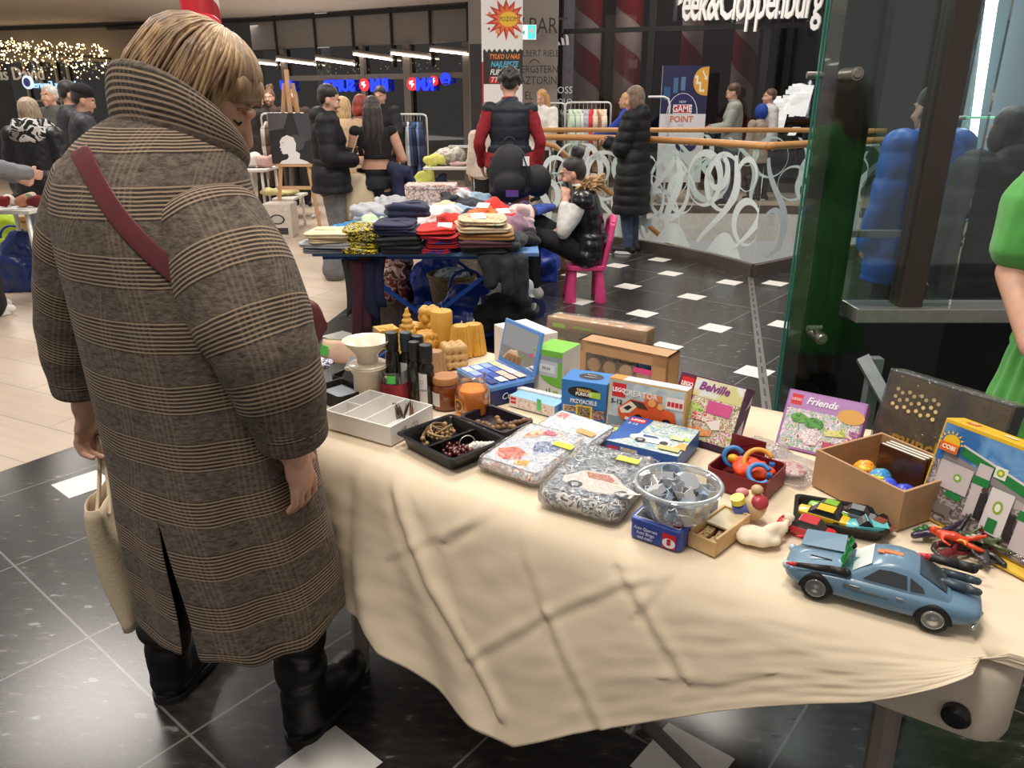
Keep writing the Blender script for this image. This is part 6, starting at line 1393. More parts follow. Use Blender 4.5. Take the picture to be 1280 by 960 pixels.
# purple friends box, leaning on the dark wrapped box
A,B=(968,556),(1066,580); H=.145; t,W,fr,tpf,rs=carton('toy_box','purple toy set box with animals and garden picture leaning beside the dark pillar','toy box',A,B,H,.05,mat('#a06aa8',.45,var=.05),lean=.55)
art(t,fr,[('r',.006,.006,W-.012,H-.05,patch(['#4a8a3a','#d8d8c8','#7aa860','#b8c8d8','#e0b8c8','#f0ece8','#8a5a4a','#c8d080'],80)),('r',.004,H-.044,W-.008,.040,'#b080b8')]+[('r',.010,H-.036,.026,.026,RED),('t','LEGO',.023,H-.023,.009,'#ffffff'),('t','Friends',W*.45,H-.022,.024,'#f4eef4',{'shear':.3,'bold':.0005}),('c',W*.84,H-.040,(.030,.018),'#d8a048'),('c',.04,.078,(.020,.012),patch(['#4a8a3a','#6aa84a','#3a7a30'],90)),('c',.075,.072,(.022,.014),patch(['#3a7a30','#5a9a40'],90)),('p',[(.05,.03),(.06,.055),(.085,.062),(.10,.045),(.09,.02),(.07,.018)],patch(['#f4f0ec','#e8dcd8','#c8b0b8','#f4f0ec'],110)),('r',.105,.012,.05,.022,'#b83a68'),('p',[(.10,.062),(.145,.070),(.15,.055),(.105,.048)],patch(['#c8d060','#e0d890','#a8b848'],90)),('p',[(.145,.03),(.17,.04),(.178,.075),(.155,.07)],patch(['#e8d890','#b86a9a','#7a4a8a'],100))])
# MDF box with discs
c,rz,W=spot((1014,606),(1121,664)); D=dep((1121,664),(1174,622)); D=max(D,.11); t=thing('open_box','open brown fibreboard box holding CD cases and bright toys','box',(c.x,c.y,TT),rz); h=.085; w_=.006; MDF=mat('#b38c66',.75,var=.05,scale=40); g=G()
for cc,dd in (((0,w_/2,h/2),(W,w_,h)),((0,D-w_/2,h/2),(W,w_,h)),((-W/2+w_/2,D/2,h/2),(w_,D-2*w_,h)),((W/2-w_/2,D/2,h/2),(w_,D-2*w_,h)),((0,D/2,.003),(W-2*w_,D-2*w_,.006))): g.box(cc,dd)
g.make('box_body',MDF,t,bevel=.0008)
for i in range(3):
    e=thing('disc_case',['frontmost CD case standing in the brown box','middle CD case standing in the brown box','rearmost CD case standing in the brown box'][i],'CD case',tloc(t,W*.02,D*.62+.012*i,.0065),rz+.08); g=G(); g.box((0,0,.047),(.10,.009,.094)); g.make('case',mat(['#4a2a1e','#3a2a26','#6a5a50'][i],.25,coat=.4),e,bevel=.001); g=G(); g.box((0,0,.0945),(.094,.006,.001)); g.make('paper_edge',mat('#d8d0c4',.6),e)
for lb,x,y,c_,k in (('red and orange ball in the brown box','-.22',.42,['#d8402a','#f0a02a','#e8e04a'],0),('green and blue ball in the brown box','-.02',.40,['#2f8a4a','#3a8ad0','#7ac060'],0),('dark blue plastic piece in the right corner of the brown box','.30',.32,['#2a34b0','#3a48c8'],0),('blue plastic piece in front in the brown box','.14',.28,['#2f4fd0','#4a5ad8'],0)):
    e=thing('toy_ball',lb,'toy',tloc(t,W*float(x),D*y,.0065),rz); g=G(); g.sph((0,0,.03),(.026,.024,.030),18); g.blob('ball_body',patch(cols:=c_,70,.3),e,.004,1,lambda co,n:.003*NZ.noise(co*60))
e=thing('toy_block','yellow block among the balls in the brown box','toy',tloc(t,W*.06,D*.22,.0065),rz+.4); g=G(); g.box((0,0,.028),(.034,.014,.056)); g.make('block_body',mat('#ecd92a',.35),e,bevel=.002); g=G(); [g.cyl((x,0,.056),(x,0,.059),.004,n=10) for x in(-.009,.009)]; g.make('studs',mat('#ecd92a',.35),e)
# dark wrapped box
A,B=(1086,556),(1232,614); H=.19; t,W,fr,tpf,rs=carton('game_box','large dark brown game box with gold mark and gold letters, in clear film','game box',A,B,H,.055,mat('#2e2622',.4,var=.15,scale=6),lean=.22); W0=W
gold=mat('#c9a24a',.3,.6,var=.05)
art(t,fr,[('r',.004,.004,W-.008,H-.008,patch(['#2c2522','#3a3024','#5a4a20','#3a3024','#2c2522'],5,.35,soft=True))]+[('c',.028+.0125*(i%8)+.004*((i%8)//2),H-.038-.018*(i//8)-.006*((i%2)),.0045,mat('#e2c88a',.35,var=0)) for i in range(24)]+[('t','munchkin',W*.50,.042,.050,gold,{'bold':.0012,'sx':.9})])
art(t,tpf,[('r',.002,.002,W-.004,.05,'#4a4440'),('r',W*.55,.02,.05,.012,'#7a5a58')])
g=G(); g.box((0,.0275,H/2+.001),(W+.007,.064,H+.007)); g.make('plastic_wrap',clear('#fbfbfb',.07,.10,bump=.6,bscale=18,opac=.03),t,bevel=.004)
# petrol-station building set
A,B=(1142,640),(1292,716); H=.205; t,W,fr,tpf,rs=carton('toy_box','big yellow-topped building set box with green petrol station picture','toy box',A,B,H,.06,mat('#e3b52a',.4,var=.03),lean=.20)
GN='#1f7a3a'; WT='#c9bcbc'
sx_=lambda x:x/.235*W
art(t,fr,[('r',.004,.004,W-.005,H-.012,patch(['#a89a98','#8a7c7a','#b8aca8','#6a605e','#988c8a','#c0b4b0'],38)),('r',.004,H*.60,W-.005,H*.36,patch(['#7fa8d0','#3f7cba','#6a9ac8','#2f6aa8'],10,soft=True)),('p',[(sx_(.02),H*.70),(sx_(.235),H*.56),(sx_(.235),H*.50),(sx_(.02),H*.62)],'#8d8684'),('p',[(sx_(.05),H*.80),(sx_(.24),H*.60),(sx_(.24),H*.50),(sx_(.05),H*.72)],GN),('p',[(sx_(.05),H*.82),(sx_(.24),H*.625),(sx_(.24),H*.60),(sx_(.05),H*.80)],'#d4d0cc'),('r',sx_(.118),H*.645,.022,.022,'#e8e6d8'),('c',sx_(.118)+.011,H*.645+.011,.007,'#7fae3a'),('c',sx_(.118)+.011,H*.645+.011,.004,'#e8e25a'),('r',sx_(.212),H*.545,.02,.02,'#e8e6d8'),('c',sx_(.222),H*.545+.01,.006,'#7fae3a'),
 ('r',sx_(.02),H*.36,sx_(.065),H*.26,WT),('c',sx_(.06),H*.50,.008,'#7fae3a'),('c',sx_(.06),H*.50,.004,'#e8e6d8'),('r',sx_(.09),H*.20,sx_(.026),H*.52,WT),('r',sx_(.088),H*.52,sx_(.03),.016,GN),('r',sx_(.125),H*.14,sx_(.042),H*.42,'#dcd4d2'),('c',sx_(.146),H*.40,(.009,.013),'#8fae3a'),('c',sx_(.146),H*.40,(.005,.008),'#efeada'),('r',sx_(.136),H*.16,sx_(.018),.026,GN),('r',sx_(.185),H*.10,sx_(.03),H*.44,WT),('r',sx_(.182),H*.38,sx_(.034),.018,GN),('r',sx_(.11),H*.22,sx_(.013),H*.25,'#2b2426'),('r',sx_(.170),H*.16,sx_(.012),H*.24,'#2b2426'),('c',sx_(.116),H*.5,.006,'#4a3a34'),('r',sx_(.05),H*.30,sx_(.03),.012,GN),
 ('r',sx_(.02),H*.12,sx_(.05),.02,'#7a6e6c'),('c',.03,H-.042,.017,'#f2c02a')]+[('p',[(.03+.019*cos(a),H-.042+.019*sin(a)),(.03+.026*cos(a+.12),H-.042+.026*sin(a+.12)),(.03+.019*cos(a+.25),H-.042+.019*sin(a+.25))],'#f2c02a') for a in [i*PI/8 for i in range(9)]]+[('r',.012,H-.06,.036,.018,'#e2661e'),('t','COBI',.030,H-.051,.0115,'#f8ead0',{'bold':.0004})])
art(t,tpf,[('r',.028,.018,.022,.022,'#d8482a'),('t','80',.039,.029,.014,'#f2d8c0'),('c',.11,.03,(.014,.006),'#f0e8d0'),('r',.15,.02,.06,.02,'#d8909a')])
g=G(); rs_=[V((-.04+x*.02,-.012-.012*sin(x*.9),.004+.002*x)) for x in range(10)]; g.loftc([(p,.010+.004*sin(i)) for i,p in enumerate(rs_)],8,flat=.4); g.make('loose_film',clear('#fbfbfb',.12,.08,bump=.8,bscale=30),t,smooth=True)
c=tp(1222,686); t=thing('cardboard_strip','yellow cardboard strip lying under the big yellow-topped box','strip',(c.x,c.y-.02,TT),rz:=math.atan2((tp(*B)-tp(*A)).y,(tp(*B)-tp(*A)).x)); g=G(); g.box((0,0,.002),(.20,.03,.004)); g.make('strip',mat('#d8b040',.5),t)
# ================= toy cars and figures
TYRE=mat('#191817',.7); CHR=mat('#c4c6c8',.25,.9)
def wheel(t,x,y,r,w,sy):
    g=G(); g.X=M.Translation((x,y,r))@M.Rotation(PI/2,4,'X'); g.lathe([(0,-w/2),(r*.7,-w/2),(r*.94,-w/2),(r,-w*.3),(r,w*.3),(r*.94,w/2),(r*.7,w/2),(0,w/2)],n=28); k=g.make('wheel',TYRE,t,smooth=True,auto=40)
    g=G(); g.X=M.Translation((x,y+sy*w*.5,r))@M.Rotation(PI/2,4,'X'); s=-sy; g.lathe([(r*.68,0),(r*.66,s*.0012),(r*.60,s*.0004),(r*.25,s*.002),(0,s*.003)],n=24)
    g.make('hub_cap',CHR,k,smooth=True)
a,b=tp(1018,745),tp(1162,785); d=b-a; rz=math.atan2(d.y,d.x); WBs=d.length
t=thing('toy_car','large blue-grey toy spy car with open bonnet, at the right front of the stall','toy car',(a+b)/2+V((-d.y,d.x,0)).normalized()*.045,rz)
CAR=mat('#64839a',.32,var=.03,coat=.3); x0=-WBs/2-.056; k=WBs/.172
def cx_(x): return x0+x*k
SEC=[(0,.026,.024,.034,.036),(.006,.040,.018,.039,.042),(.022,.051,.014,.045,.049),(.05,.055,.013,.049,.054),(.09,.056,.012,.052,.057),(.12,.0565,.012,.053,.057),(.20,.057,.012,.053,.057),(.235,.056,.014,.052,.056),(.268,.051,.017,.049,.053),(.288,.043,.022,.045,.048),(.294,.033,.027,.040,.041)]
g=G(); rs=[]
for x,hw,zb,zs,zt in SEC:
    arch=0
    rs.append([V((cx_(x),y,z)) for y,z in ((-hw*.8,zb),(hw*.8,zb),(hw*.97,zb+.004),(hw,(zb+zs)/2),(hw*.96,zs-.004),(hw*.86,zs),(hw*.45,zt),(0,zt+.001),(-hw*.45,zt),(-hw*.86,zs),(-hw*.96,zs-.004),(-hw,(zb+zs)/2),(-hw*.97,zb+.004))])
g.rings(rs); body=g.make('car_body',CAR,t,smooth=True,auto=50,sub=1)
CB=[(.100,.047,.046,.0565),(.136,.048,.037,.083),(.150,.048,.036,.088),(.168,.048,.0355,.0895),(.190,.048,.035,.087),(.248,.042,.036,.056)]
def cab(x,s,z,o=.0009):
    hb,ht,zt=[interp([(c[0],c[j]) for c in CB],x) for j in (1,2,3)]; f=min(1,max(0,(z-.052)/max(.001,zt-.052)));return V((cx_(x),s*(lerp(hb,ht,f)+o),z))
g=G(); g.rings([[V((cx_(x),y,z)) for y,z in ((-hb,.050),(hb,.050),(lerp(hb,ht,.9),zt-.004),(ht*.86,zt),(0,zt+.002),(-ht*.86,zt),(-lerp(hb,ht,.9),zt-.004))] for x,hb,ht,zt in CB]); g.make('roof',CAR,t,smooth=True,auto=50)
WN=mat('#3b3f42',.2,coat=.4)
for s in (-1,1):
    for pts in ([(.122,.058),(.143,.078),(.160,.080),(.183,.078),(.187,.058)],[(.191,.058),(.188,.077),(.207,.066),(.212,.058)]):
        g=G(); p=[cab(x,s,z) for x,z in pts]; g.add(p,[tuple(range(len(p)))]); g.make('side_window',WN,t)
    for x in (.056,.056+.172):
        wheel(t,cx_(x),s*.049,.0240*k,.018,s); g=G(); g.X=M.Translation((cx_(x),s*.0572,.024))@M.Rotation(PI/2,4,'X'); n=20
        g.add([(.0275*cos(PI*i/n),.0275*sin(PI*i/n)-.004,0) for i in range(n+1)],[tuple(range(n+1))]); g.make('wheel_arch',mat('#121212',.8),t)
    g=G(); g.limb([V((cx_(.022),s*.048,.053)),V((cx_(.075),s*.047,.060)),V((cx_(.098),s*.046,.061))],[.004,.0062,.007],10); m_=g.make('missile',mat('#1b1b1c',.5),t,smooth=True); g=G(); g.limb([V((cx_(.018),s*.048,.0525)),V((cx_(.006),s*.048,.051))],[.0042,.002],10); g.make('missile_tip',mat('#c8242c',.4),m_,smooth=True)
    g=G(); g.box((cx_(.135),s*.0573,.041),(.055,.0010,.0022)); g.box((cx_(.108),s*.0570,.044),(.026,.0012,.006)); g.make('chrome_strip',CHR,t)
    g=G(); g.box((cx_(.178),s*.0574,.045),(.011,.002,.003)); g.make('door_handle',CHR,t,bevel=.0006)
    g=G(); g.sph((cx_(.004),s*.030,.037),(.007,.008,.007),14); g.make('headlamp',mat('#a9bcc8',.15,coat=.5),t,smooth=True)
g=G(); p=[V((cx_(x),y,z)) for x,y,z in ((.199,-.030,.0828),(.199,.030,.0828),(.241,.031,.0612),(.241,-.031,.0612))]; nrm=(p[1]-p[0]).cross(p[2]-p[0]).normalized(); nrm=nrm if nrm.z>0 else -nrm; g.add([q+nrm*.0012 for q in p],[(0,1,2,3)]); g.make('rear_window',WN,t)
g=G(); p=[V((cx_(x),y,z)) for x,y,z in ((.106,-.036,.0610),(.106,.036,.0610),(.132,.033,.0815),(.132,-.033,.0815))]; nrm=(p[1]-p[0]).cross(p[2]-p[0]).normalized(); nrm=nrm if nrm.z>0 else -nrm; g.add([q+nrm*.0012 for q in p],[(0,1,2,3)]); g.make('windscreen',mat('#d8dcda',.2),t)
g=G(); n=10; g.add([V((cx_(.088+.003*sin(i)),-.030+.06*i/n,.058+.0)) for i in range(n+1)]+[V((cx_(.094+.006*(i%2)),-.026+.052*i/n,.085+.010*((i*7)%3)/2)) for i in range(n+1)],[(i,i+1,i+n+2,i+n+1) for i in range(n)]); g.make('green_screen',clear('#2fd060',.15,.1,opac=.35,ocol='#1fa850'),t,solid=.002)
g=G(); g.box((cx_(.146),0,.0895),(.02,.010,.001)); g.box((cx_(.160),0.002,.0912),(.028,.010,.001)); g.make('orange_stripe',mat('#cf7a4a',.5),t)
g=G(); g.box((cx_(.055),-.012,.0565),(.034,.0022,.0015)); g.make('bonnet_slot',mat('#1c2226',.6),t)
g=G(); g.add([V((cx_(x),y,z)) for x,y,z in ((.018,.018,.055),(.088,.018,.060),(.088,.052,.074),(.022,.052,.068))],[(0,1,2,3)]); g.make('bonnet_flap',CAR,t,solid=.002)
for s in (-1,1):
    g=G(); g.limb([V((cx_(.235),s*.016+.012,.064)),V((cx_(.268),s*.016+.012,.062)),V((cx_(.284),s*.016+.012,.061))],[.006,.007,.006],10); m_=g.make('rear_gun',mat('#3c4a54',.4),t,smooth=True)
g=G(); g.limb([V((cx_(.215),.034,.080)),V((cx_(.255),.036,.078)),V((cx_(.275),.037,.077))],[.0062,.008,.0085],10); m_=g.make('rocket',mat('#232222',.5),t,smooth=True); g=G(); g.limb([V((cx_(.212),.034,.080)),V((cx_(.198),.033,.080))],[.006,.004],10); g.make('rocket_tip',mat('#c8243a',.4),m_,smooth=True)
g=G(); g.limb([V((cx_(.283),-.046,.021)),V((cx_(.296),0,.022)),V((cx_(.283),.046,.021))],[.003]*3,8); g.make('rear_bumper',CHR,t,smooth=True)
# black tray with small cars
A,B=(1000,660),(1098,678); c,rz,W=spot(A,B); D=.10; t=thing('plastic_tray','black plastic tray of small toy cars between blue car and brown box','tray',(c.x+.0,c.y-.002,TT),rz)
tray(t,W*1.15,D,.020,TRAY,tap=.006,rim=.006); tt_=t
def smallcar(label,loc,rz,L,w,h,col,kind='car',wind='#2a2e34'):
    t=thing('toy_car',label,'toy car',loc,rz); m=mat(col,.25,var=.04,coat=.5); r=h*.24; g=G()
    S=[(-.5,.8,.30,.44),(-.47,.95,.2,.5),(-.15,1,.17,.56),(.2,1,.17,.56),(.46,.95,.2,.52),(.5,.8,.3,.46)]
    g.rings([[V((x*L,y*w/2*q,z*h)) for y,z in ((-.9,a),(.9,a),(1,(a+b)/2),(.92,b),(0,b+.04),(-.92,b),(-1,(a+b)/2))] for x,q,a,b in S]); g.make('car_body',m,t,smooth=True,auto=50)
    x1,x2=(-.28,.34) if kind=='car' else (-.22,.12); g=G(); g.rings([[V((x*L,y*w/2*q,z*h)) for y,z in ((-1,.55),(1,.55),(.84,zt),(-.84,zt))] for x,q,zt in ((x1,.85,.58),(x1+.16,.86,.97),(x2-.12,.86,.97),(x2,.85,.6))]); g.make('cabin',mat(wind,.15,coat=.5),t,bevel=.001)
    g=G(); g.box(((x1+x2)/2*L+.02*L,0,h*.985),((x2-x1-.3)*L,w*.78,h*.05)); g.make('roof',m,t,bevel=.0008)
    if kind=='truck': g=G(); g.box((.30*L,0,h*.58),(.36*L,w*.86,h*.12)); g.make('cargo_bed',m,t)
    for sx in(-.3,.3):
        for s in(-1,1): 
            g=G(); g.X=M.Translation((sx*L,s*w*.44,r))@M.Rotation(PI/2,4,'X'); g.lathe([(0,-.003),(r*.9,-.003),(r,-.002),(r,.002),(r*.9,.003),(0,.003)],n=16); k=g.make('wheel',TYRE,t,smooth=True,auto=40)
            g=G(); g.X=M.Translation((sx*L,s*(w*.44+.0033),r))@M.Rotation(PI/2,4,'X'); g.cyl((0,0,-.0004),(0,0,.0004),r*.6,n=14); g.make('hub_cap',CHR,k)
    return t
smallcar('yellow toy sports car in the black tray',tloc(tt_,-W*.22,D*.42,.0035),rz-.25,.098,.036,.030,'#e8b81e')
smallcar('green toy car behind the yellow one in the black tray',tloc(tt_,-W*.14,D*.78,.0035),rz-.3,.078,.030,.026,'#7cb432')
smallcar('grey toy car in the middle of the black tray',tloc(tt_,W*.20,D*.72,.0035),rz-.2,.075,.030,.028,'#7d858a')
smallcar('turquoise toy pickup truck in the black tray',tloc(tt_,W*.34,D*.30,.0035),rz+.15,.078,.034,.030,'#5cb8bc','truck')
smallcar('brown-red toy car at the right end of the black tray',tloc(tt_,W*.50,D*.5,.0035),rz-.5,.06,.028,.020,'#7a4030')
p=tp(1006,668); t=smallcar('red toy car with white roof frame beside the cloth pouch',(p.x,p.y,TT),rz-.25,.105,.040,.036,'#c01f2e'); g=G()
for s in(-1,1): g.loftc([(V((-.026,s*.014,.020)),.0012),(V((-.010,s*.013,.034)),.0012),(V((.018,s*.013,.034)),.0012),(V((.031,s*.014,.020)),.0012)],6)
g.make('roof_frame',mat('#e4e2e0',.3),t,smooth=True)
# heap of toy figures
def figure(label,px,py,h,col,pose,rz,z=0,extra=None):
    h*=1.3; p=tp(px,py); t=thing('toy_figure',label,'toy figure',(p.x,p.y,TT+z),rz); g=G(); L=lambda pts,rs:g.limb([V(q)*h for q in pts],[r*h for r in rs],8)
    if pose=='lie':
        L([(-.30,0,.10),(-.05,0,.13),(.12,0,.12)],[.11,.12,.09]); L([(.12,.03,.12),(.32,.10,.20),(.50,.06,.34)],[.065,.055,.04]); L([(.12,-.03,.1),(.34,-.12,.09),(.52,-.10,.06)],[.065,.055,.045]); L([(-.28,.06,.12),(-.18,.22,.2),(-.05,.3,.3)],[.045,.04,.03]); L([(-.28,-.06,.1),(-.2,-.24,.08),(-.05,-.28,.05)],[.045,.04,.03]); g.sph(V((-.45,0,.14))*h,(.09*h,.085*h,.10*h),12)
    elif pose=='coil':
        L([(.5*cos(a)*(1-.05*a),.35*sin(a),.07+.02*a) for a in [i*.5 for i in range(11)]],[.05+.02*sin(i*.6) for i in range(11)])
    elif pose=='arm':
        L([(-.4,0,.07),(-.2,.05,.12),(0,0,.2),(.2,.0,.38),(.26,-.04,.5)],[.07,.08,.06,.05,.03]); L([(.2,0,.38),(.32,.06,.46)],[.04,.02]); L([(-.2,.05,.12),(-.1,.2,.14),(.1,.3,.08)],[.06,.05,.04])
    else:
        for k in range(4): a=k*1.3; L([(0,0,.06),(.2*cos(a),.16*sin(a),.14),(.42*cos(a),.34*sin(a),.10)],[.07,.10,.03])
    g.blob('figure_body',mat(col,.3,var=.12,scale=40,coat=.2),t,.0026,1)
figure('orange-red toy figure lying on top of the heap of figures',1192,688,.066,'#d8431f','lie',-.7,.016)
figure('dark purple toy figure with raised arm, left in the heap of figures',1172,680,.080,'#33284a','arm',-.3,.004)
figure('black curved toy monster in front of the heap of figures',1205,704,.095,'#24211f','coil',-.3,0)
figure('dark green toy figure behind the orange one in the heap',1214,680,.078,'#3a4a2a','lie',.5,0)
figure('green leaf-like toy piece left of the heap of figures',1158,668,.050,'#2f6a34','leaf',.2,0)
figure('red toy figure at the right end of the heap of figures',1236,684,.060,'#a02830','arm',2.6,0)
figure('dark grey toy figure right in the heap of figures',1228,698,.065,'#3c3a3c','lie',1.1,.0)
figure('pale toy piece among the dark figures in the heap',1218,690,.035,'#b8b09c','leaf',.9,.024)

figure('dark red toy figure under the orange one in the heap',1186,697,.060,'#6a1c22','lie',.4,.0)
figure('black toy figure with raised arms at the back of the heap',1196,676,.070,'#1c1a1e','arm',.6,.006)
figure('olive green toy figure at right behind the black monster',1226,690,.064,'#4c5a34','lie',-.5,.014)
figure('orange-yellow toy piece in the middle of the heap',1203,692,.034,'#d88a2a','leaf',.4,.022)
# ================= clothes table behind the stall
T2=.70; X0,X1,Y0,Y1=-1.18,.16,4.42,6.55
STB=mat('#1f4496',.4,.2)
t=thing('market_table','large market table with blue folding frame heaped with clothes','table',((X0+X1)/2,(Y0+Y1)/2,0)); W,D=X1-X0,Y1-Y0
g=G(); g.box((0,0,T2-.012),(W,D,.024)); g.make('tabletop',mat('#5f86b8',.5,var=.05),t,bevel=.004)
for s in(-1,1):
    y=s*(D/2-.06)
    for m in (-1,1): g=G(); g.loftc([(V((m*(W/2-.16),y+m*.012,T2-.03)),.016),(V((-m*(W/2-.32),y+m*.012,.0)),.016)],6); g.make('leg',STB,t)
    g=G(); g.box((0,y,T2-.036),(W-.1,.03,.025)); g.make('rail',STB,t)
    g=G(); g.sph((0,y,T2*.52),(.03,.03,.03),10); g.box((0,y,T2*.5),(.14,.03,.03)); g.make('leg_joint',STB,t)
ORD=['topmost','second from the top','third from the top','fourth from the top','fifth from the top','lowest']
def garment(label,x,y,z,w,d,h,col,rz=0,group=None,layers=2,m=None,rough=.9,sag=.0):
    t=thing('folded_garment',label,'clothing',(x,y,z),rz,group); g=G(); rs=[]; sd=R.random()*50
    if not group and h>.09:
        g.sph((0,0,h*.42),(w*.5,d*.48,h*.42),18)
        for i in range(4): g.sph((R.uniform(-.3,.3)*w,R.uniform(-.35,.1)*d,h*R.uniform(.3,.7)),(w*R.uniform(.2,.38),d*R.uniform(.15,.3),h*R.uniform(.25,.38)),12,M.Rotation(R.uniform(-.5,.5),3,'Y'))
        mm=m or mat(col,rough,var=.12,scale=14,sheen=.1)
        g.blob('cloth',mm,t,.010,2,lambda co,n:.016*NZ.noise(co*14+V((sd,0,0)))+.010*sin(co.x*38+co.z*70+6*NZ.noise(co*9+V((0,sd,0)))))
        k=G(); k.limb([(-w*.42,-d*.3,h*.25),(-w*.1,-d*.44,h*.4),(w*.3,-d*.40,h*.3)],[.022,.03,.02]); k.blob('sleeve',mm,t,.009,2,lambda co,n:.008*NZ.noise(co*22)); return t
    prof=[(0,.86)]
    for k in range(layers):
        a=h*k/layers; b=h*(k+1)/layers; prof+=[(a+(b-a)*.12,.965),(a+(b-a)*.5,1.0),(a+(b-a)*.88,.965)]
        if k<layers-1: prof.append((b,.93))
    prof+=[(h*1.0,.80),(h*1.02,.35)]
    for z_,q in prof:
        r=[]
        for i,(a,b) in enumerate(rrect(w,d,.05,6)):
            n=NZ.noise(V((a*6+sd,b*6,z_*9))); r.append(V((a*q+.022*n,b*q+.022*NZ.noise(V((a*7,b*5+sd,z_*20))),max(0,z_+(.016+.18*h)*NZ.noise(V((a*8,b*8+sd,3)))*(z_/h)-sag*abs(a)/w*z_/h))))
        rs.append(r)
    g.rings(rs); g.make('cloth',m or mat(col,rough,var=.12,scale=14,sheen=.1),t,smooth=True,sub=1)
    g=G(); ln=[V((a*.62,b*.62,h*1.03)) for a,b in ((-w/2,-d*.1),(0,-d*.16),(w/2,-d*.1))]; g.loftc([(p,.006) for p in ln],6); g.make('fold_edge',m or mat(col,rough,var=.12,scale=14,sheen=.1),t,smooth=True)
    return t
CN={'cream':'#d9c7a0','pale grey':'#a9a8ac','grey':'#7d7d84','black':'#161518','navy':'#1d2340','red':'#b8202a','bright red':'#d83026','maroon':'#4a2430','dark grey':'#33353c','tan':'#9a6c3c','beige':'#cdb896','turquoise blue':'#1f7fb8','white':'#d5d3d4','green and white':'#b9cfa8','orange':'#dd6a2a','light blue':'#8fa8bc','mauve':'#8a6a7a','pale pink':'#d8b8b4','royal blue':'#2446a0','dark purple':'#3c2a4c'}
PR={'yellow-printed black':patch(['#161514','#161514','#d8c02a','#161514','#c9c4b0','#161514'],34,.9),'blue-edged red':patch(['#c0262c','#c0262c','#2a3f96','#c0262c'],26,.9),'patterned cream':patch(['#d8c4a0','#d8c4a0','#b09070','#d8c4a0','#8a9a8a'],40,.9)}
def stack(where,px,Y,w,d,cols,h=.03,rz=0):
    x=Q(px,300,Y).x; z=T2; n=len(cols)
    for i,c in enumerate(cols):
        hh=h*R.uniform(.85,1.2); o=(ORD[n-1-i] if n-1-i<5 else 'lowest') if i else 'lowest'
        if n==1: o='lying alone'
        garment('%s folded garment, %s in the %s'%(c,o,where),x+R.uniform(-.02,.02),Y+R.uniform(-.02,.02),z,w*R.uniform(.88,1.08),d,hh,CN.get(c,'#888888'),rz+R.uniform(-.14,.14),'folded clothes on the market table',2,PR.get(c)); z+=hh*1.0
    return z
stack('cream and grey corner stack',413,4.50,.30,.30,['grey','pale grey','cream','cream'],.032)
stack('black and yellow stack',457,4.50,.21,.28,['yellow-printed black','yellow-printed black','yellow-printed black','yellow-printed black'],.034)
z=stack('black and navy stack',500,4.50,.27,.30,['black','black','navy','navy'],.042)
garment('thick navy sweater with bright blue cuff crowning the dark middle stack',Q(508,280,4.68).x,4.72,z,.28,.26,.075,CN['navy'],.2,None,2); 
zr_=stack('red front stack',549,4.49,.24,.28,['blue-edged red','red','blue-edged red','red','bright red'],.028)
zb_=stack('beige and maroon stack',606,4.50,.33,.32,['dark grey','maroon','tan','beige','patterned cream'],.036,.08)
# second and third rows
for lb,px,Y,w,d,h,c,n in (('turquoise blue folded sweater left, behind the cream stack',443,5.1,.24,.24,.085,'turquoise blue',2),('white and green printed top behind the black and yellow stack',470,5.15,.22,.26,.10,'green and white',3),('pale grey crumpled knitwear behind the turquoise sweater',468,5.75,.28,.3,.13,'pale grey',2),
  ('white crumpled blouse behind the navy sweater',510,5.25,.2,.3,.13,'white',3),('pale pink folded top behind the red stack',548,5.1,.16,.2,.15,'pale pink',2),('bright red folded hoodie lying over the red stack row',566,5.0,.24,.26,.15,'bright red',3),
  ('orange and red shirt on the right middle of the clothes table',606,5.2,.26,.3,.17,'orange',3),('deep red jersey behind the beige stack',627,5.05,.2,.26,.15,'red',3),('navy strip of cloth beside the orange shirt',588,5.3,.1,.3,.16,'navy',2),('mauve crumpled garment at right edge of the clothes table',650,5.0,.16,.34,.12,'mauve',2),
  ('white crumpled garment in the middle back of the clothes table',520,5.8,.24,.3,.13,'white',2),('cream crumpled garment right of the white one in the back',556,5.8,.22,.28,.13,'beige',2),('light blue folded jeans behind the orange shirt',580,5.65,.26,.2,.13,'light blue',2),('white shirt at the centre of the clothes table',532,5.35,.22,.2,.12,'white',3),('dark grey coat along the back edge of the clothes table',583,6.25,.42,.22,.11,'dark grey',1),
  ('dark purple garment under the black backpack',640,6.0,.32,.26,.10,'dark purple',1),('royal blue garment at the back right corner of the clothes table',672,6.2,.15,.4,.05,'royal blue',1),('light blue jacket behind the dark grey coat',600,6.4,.3,.18,.14,'light blue',2),('white bag-like garment at the back right of the clothes table',578,6.42,.2,.18,.16,'white',2)):
    garment(lb,Q(px,300,Y).x,Y-.05,T2,w*1.15,d*1.15,h*1.1,CN[c],R.uniform(-.5,.5),None,n)
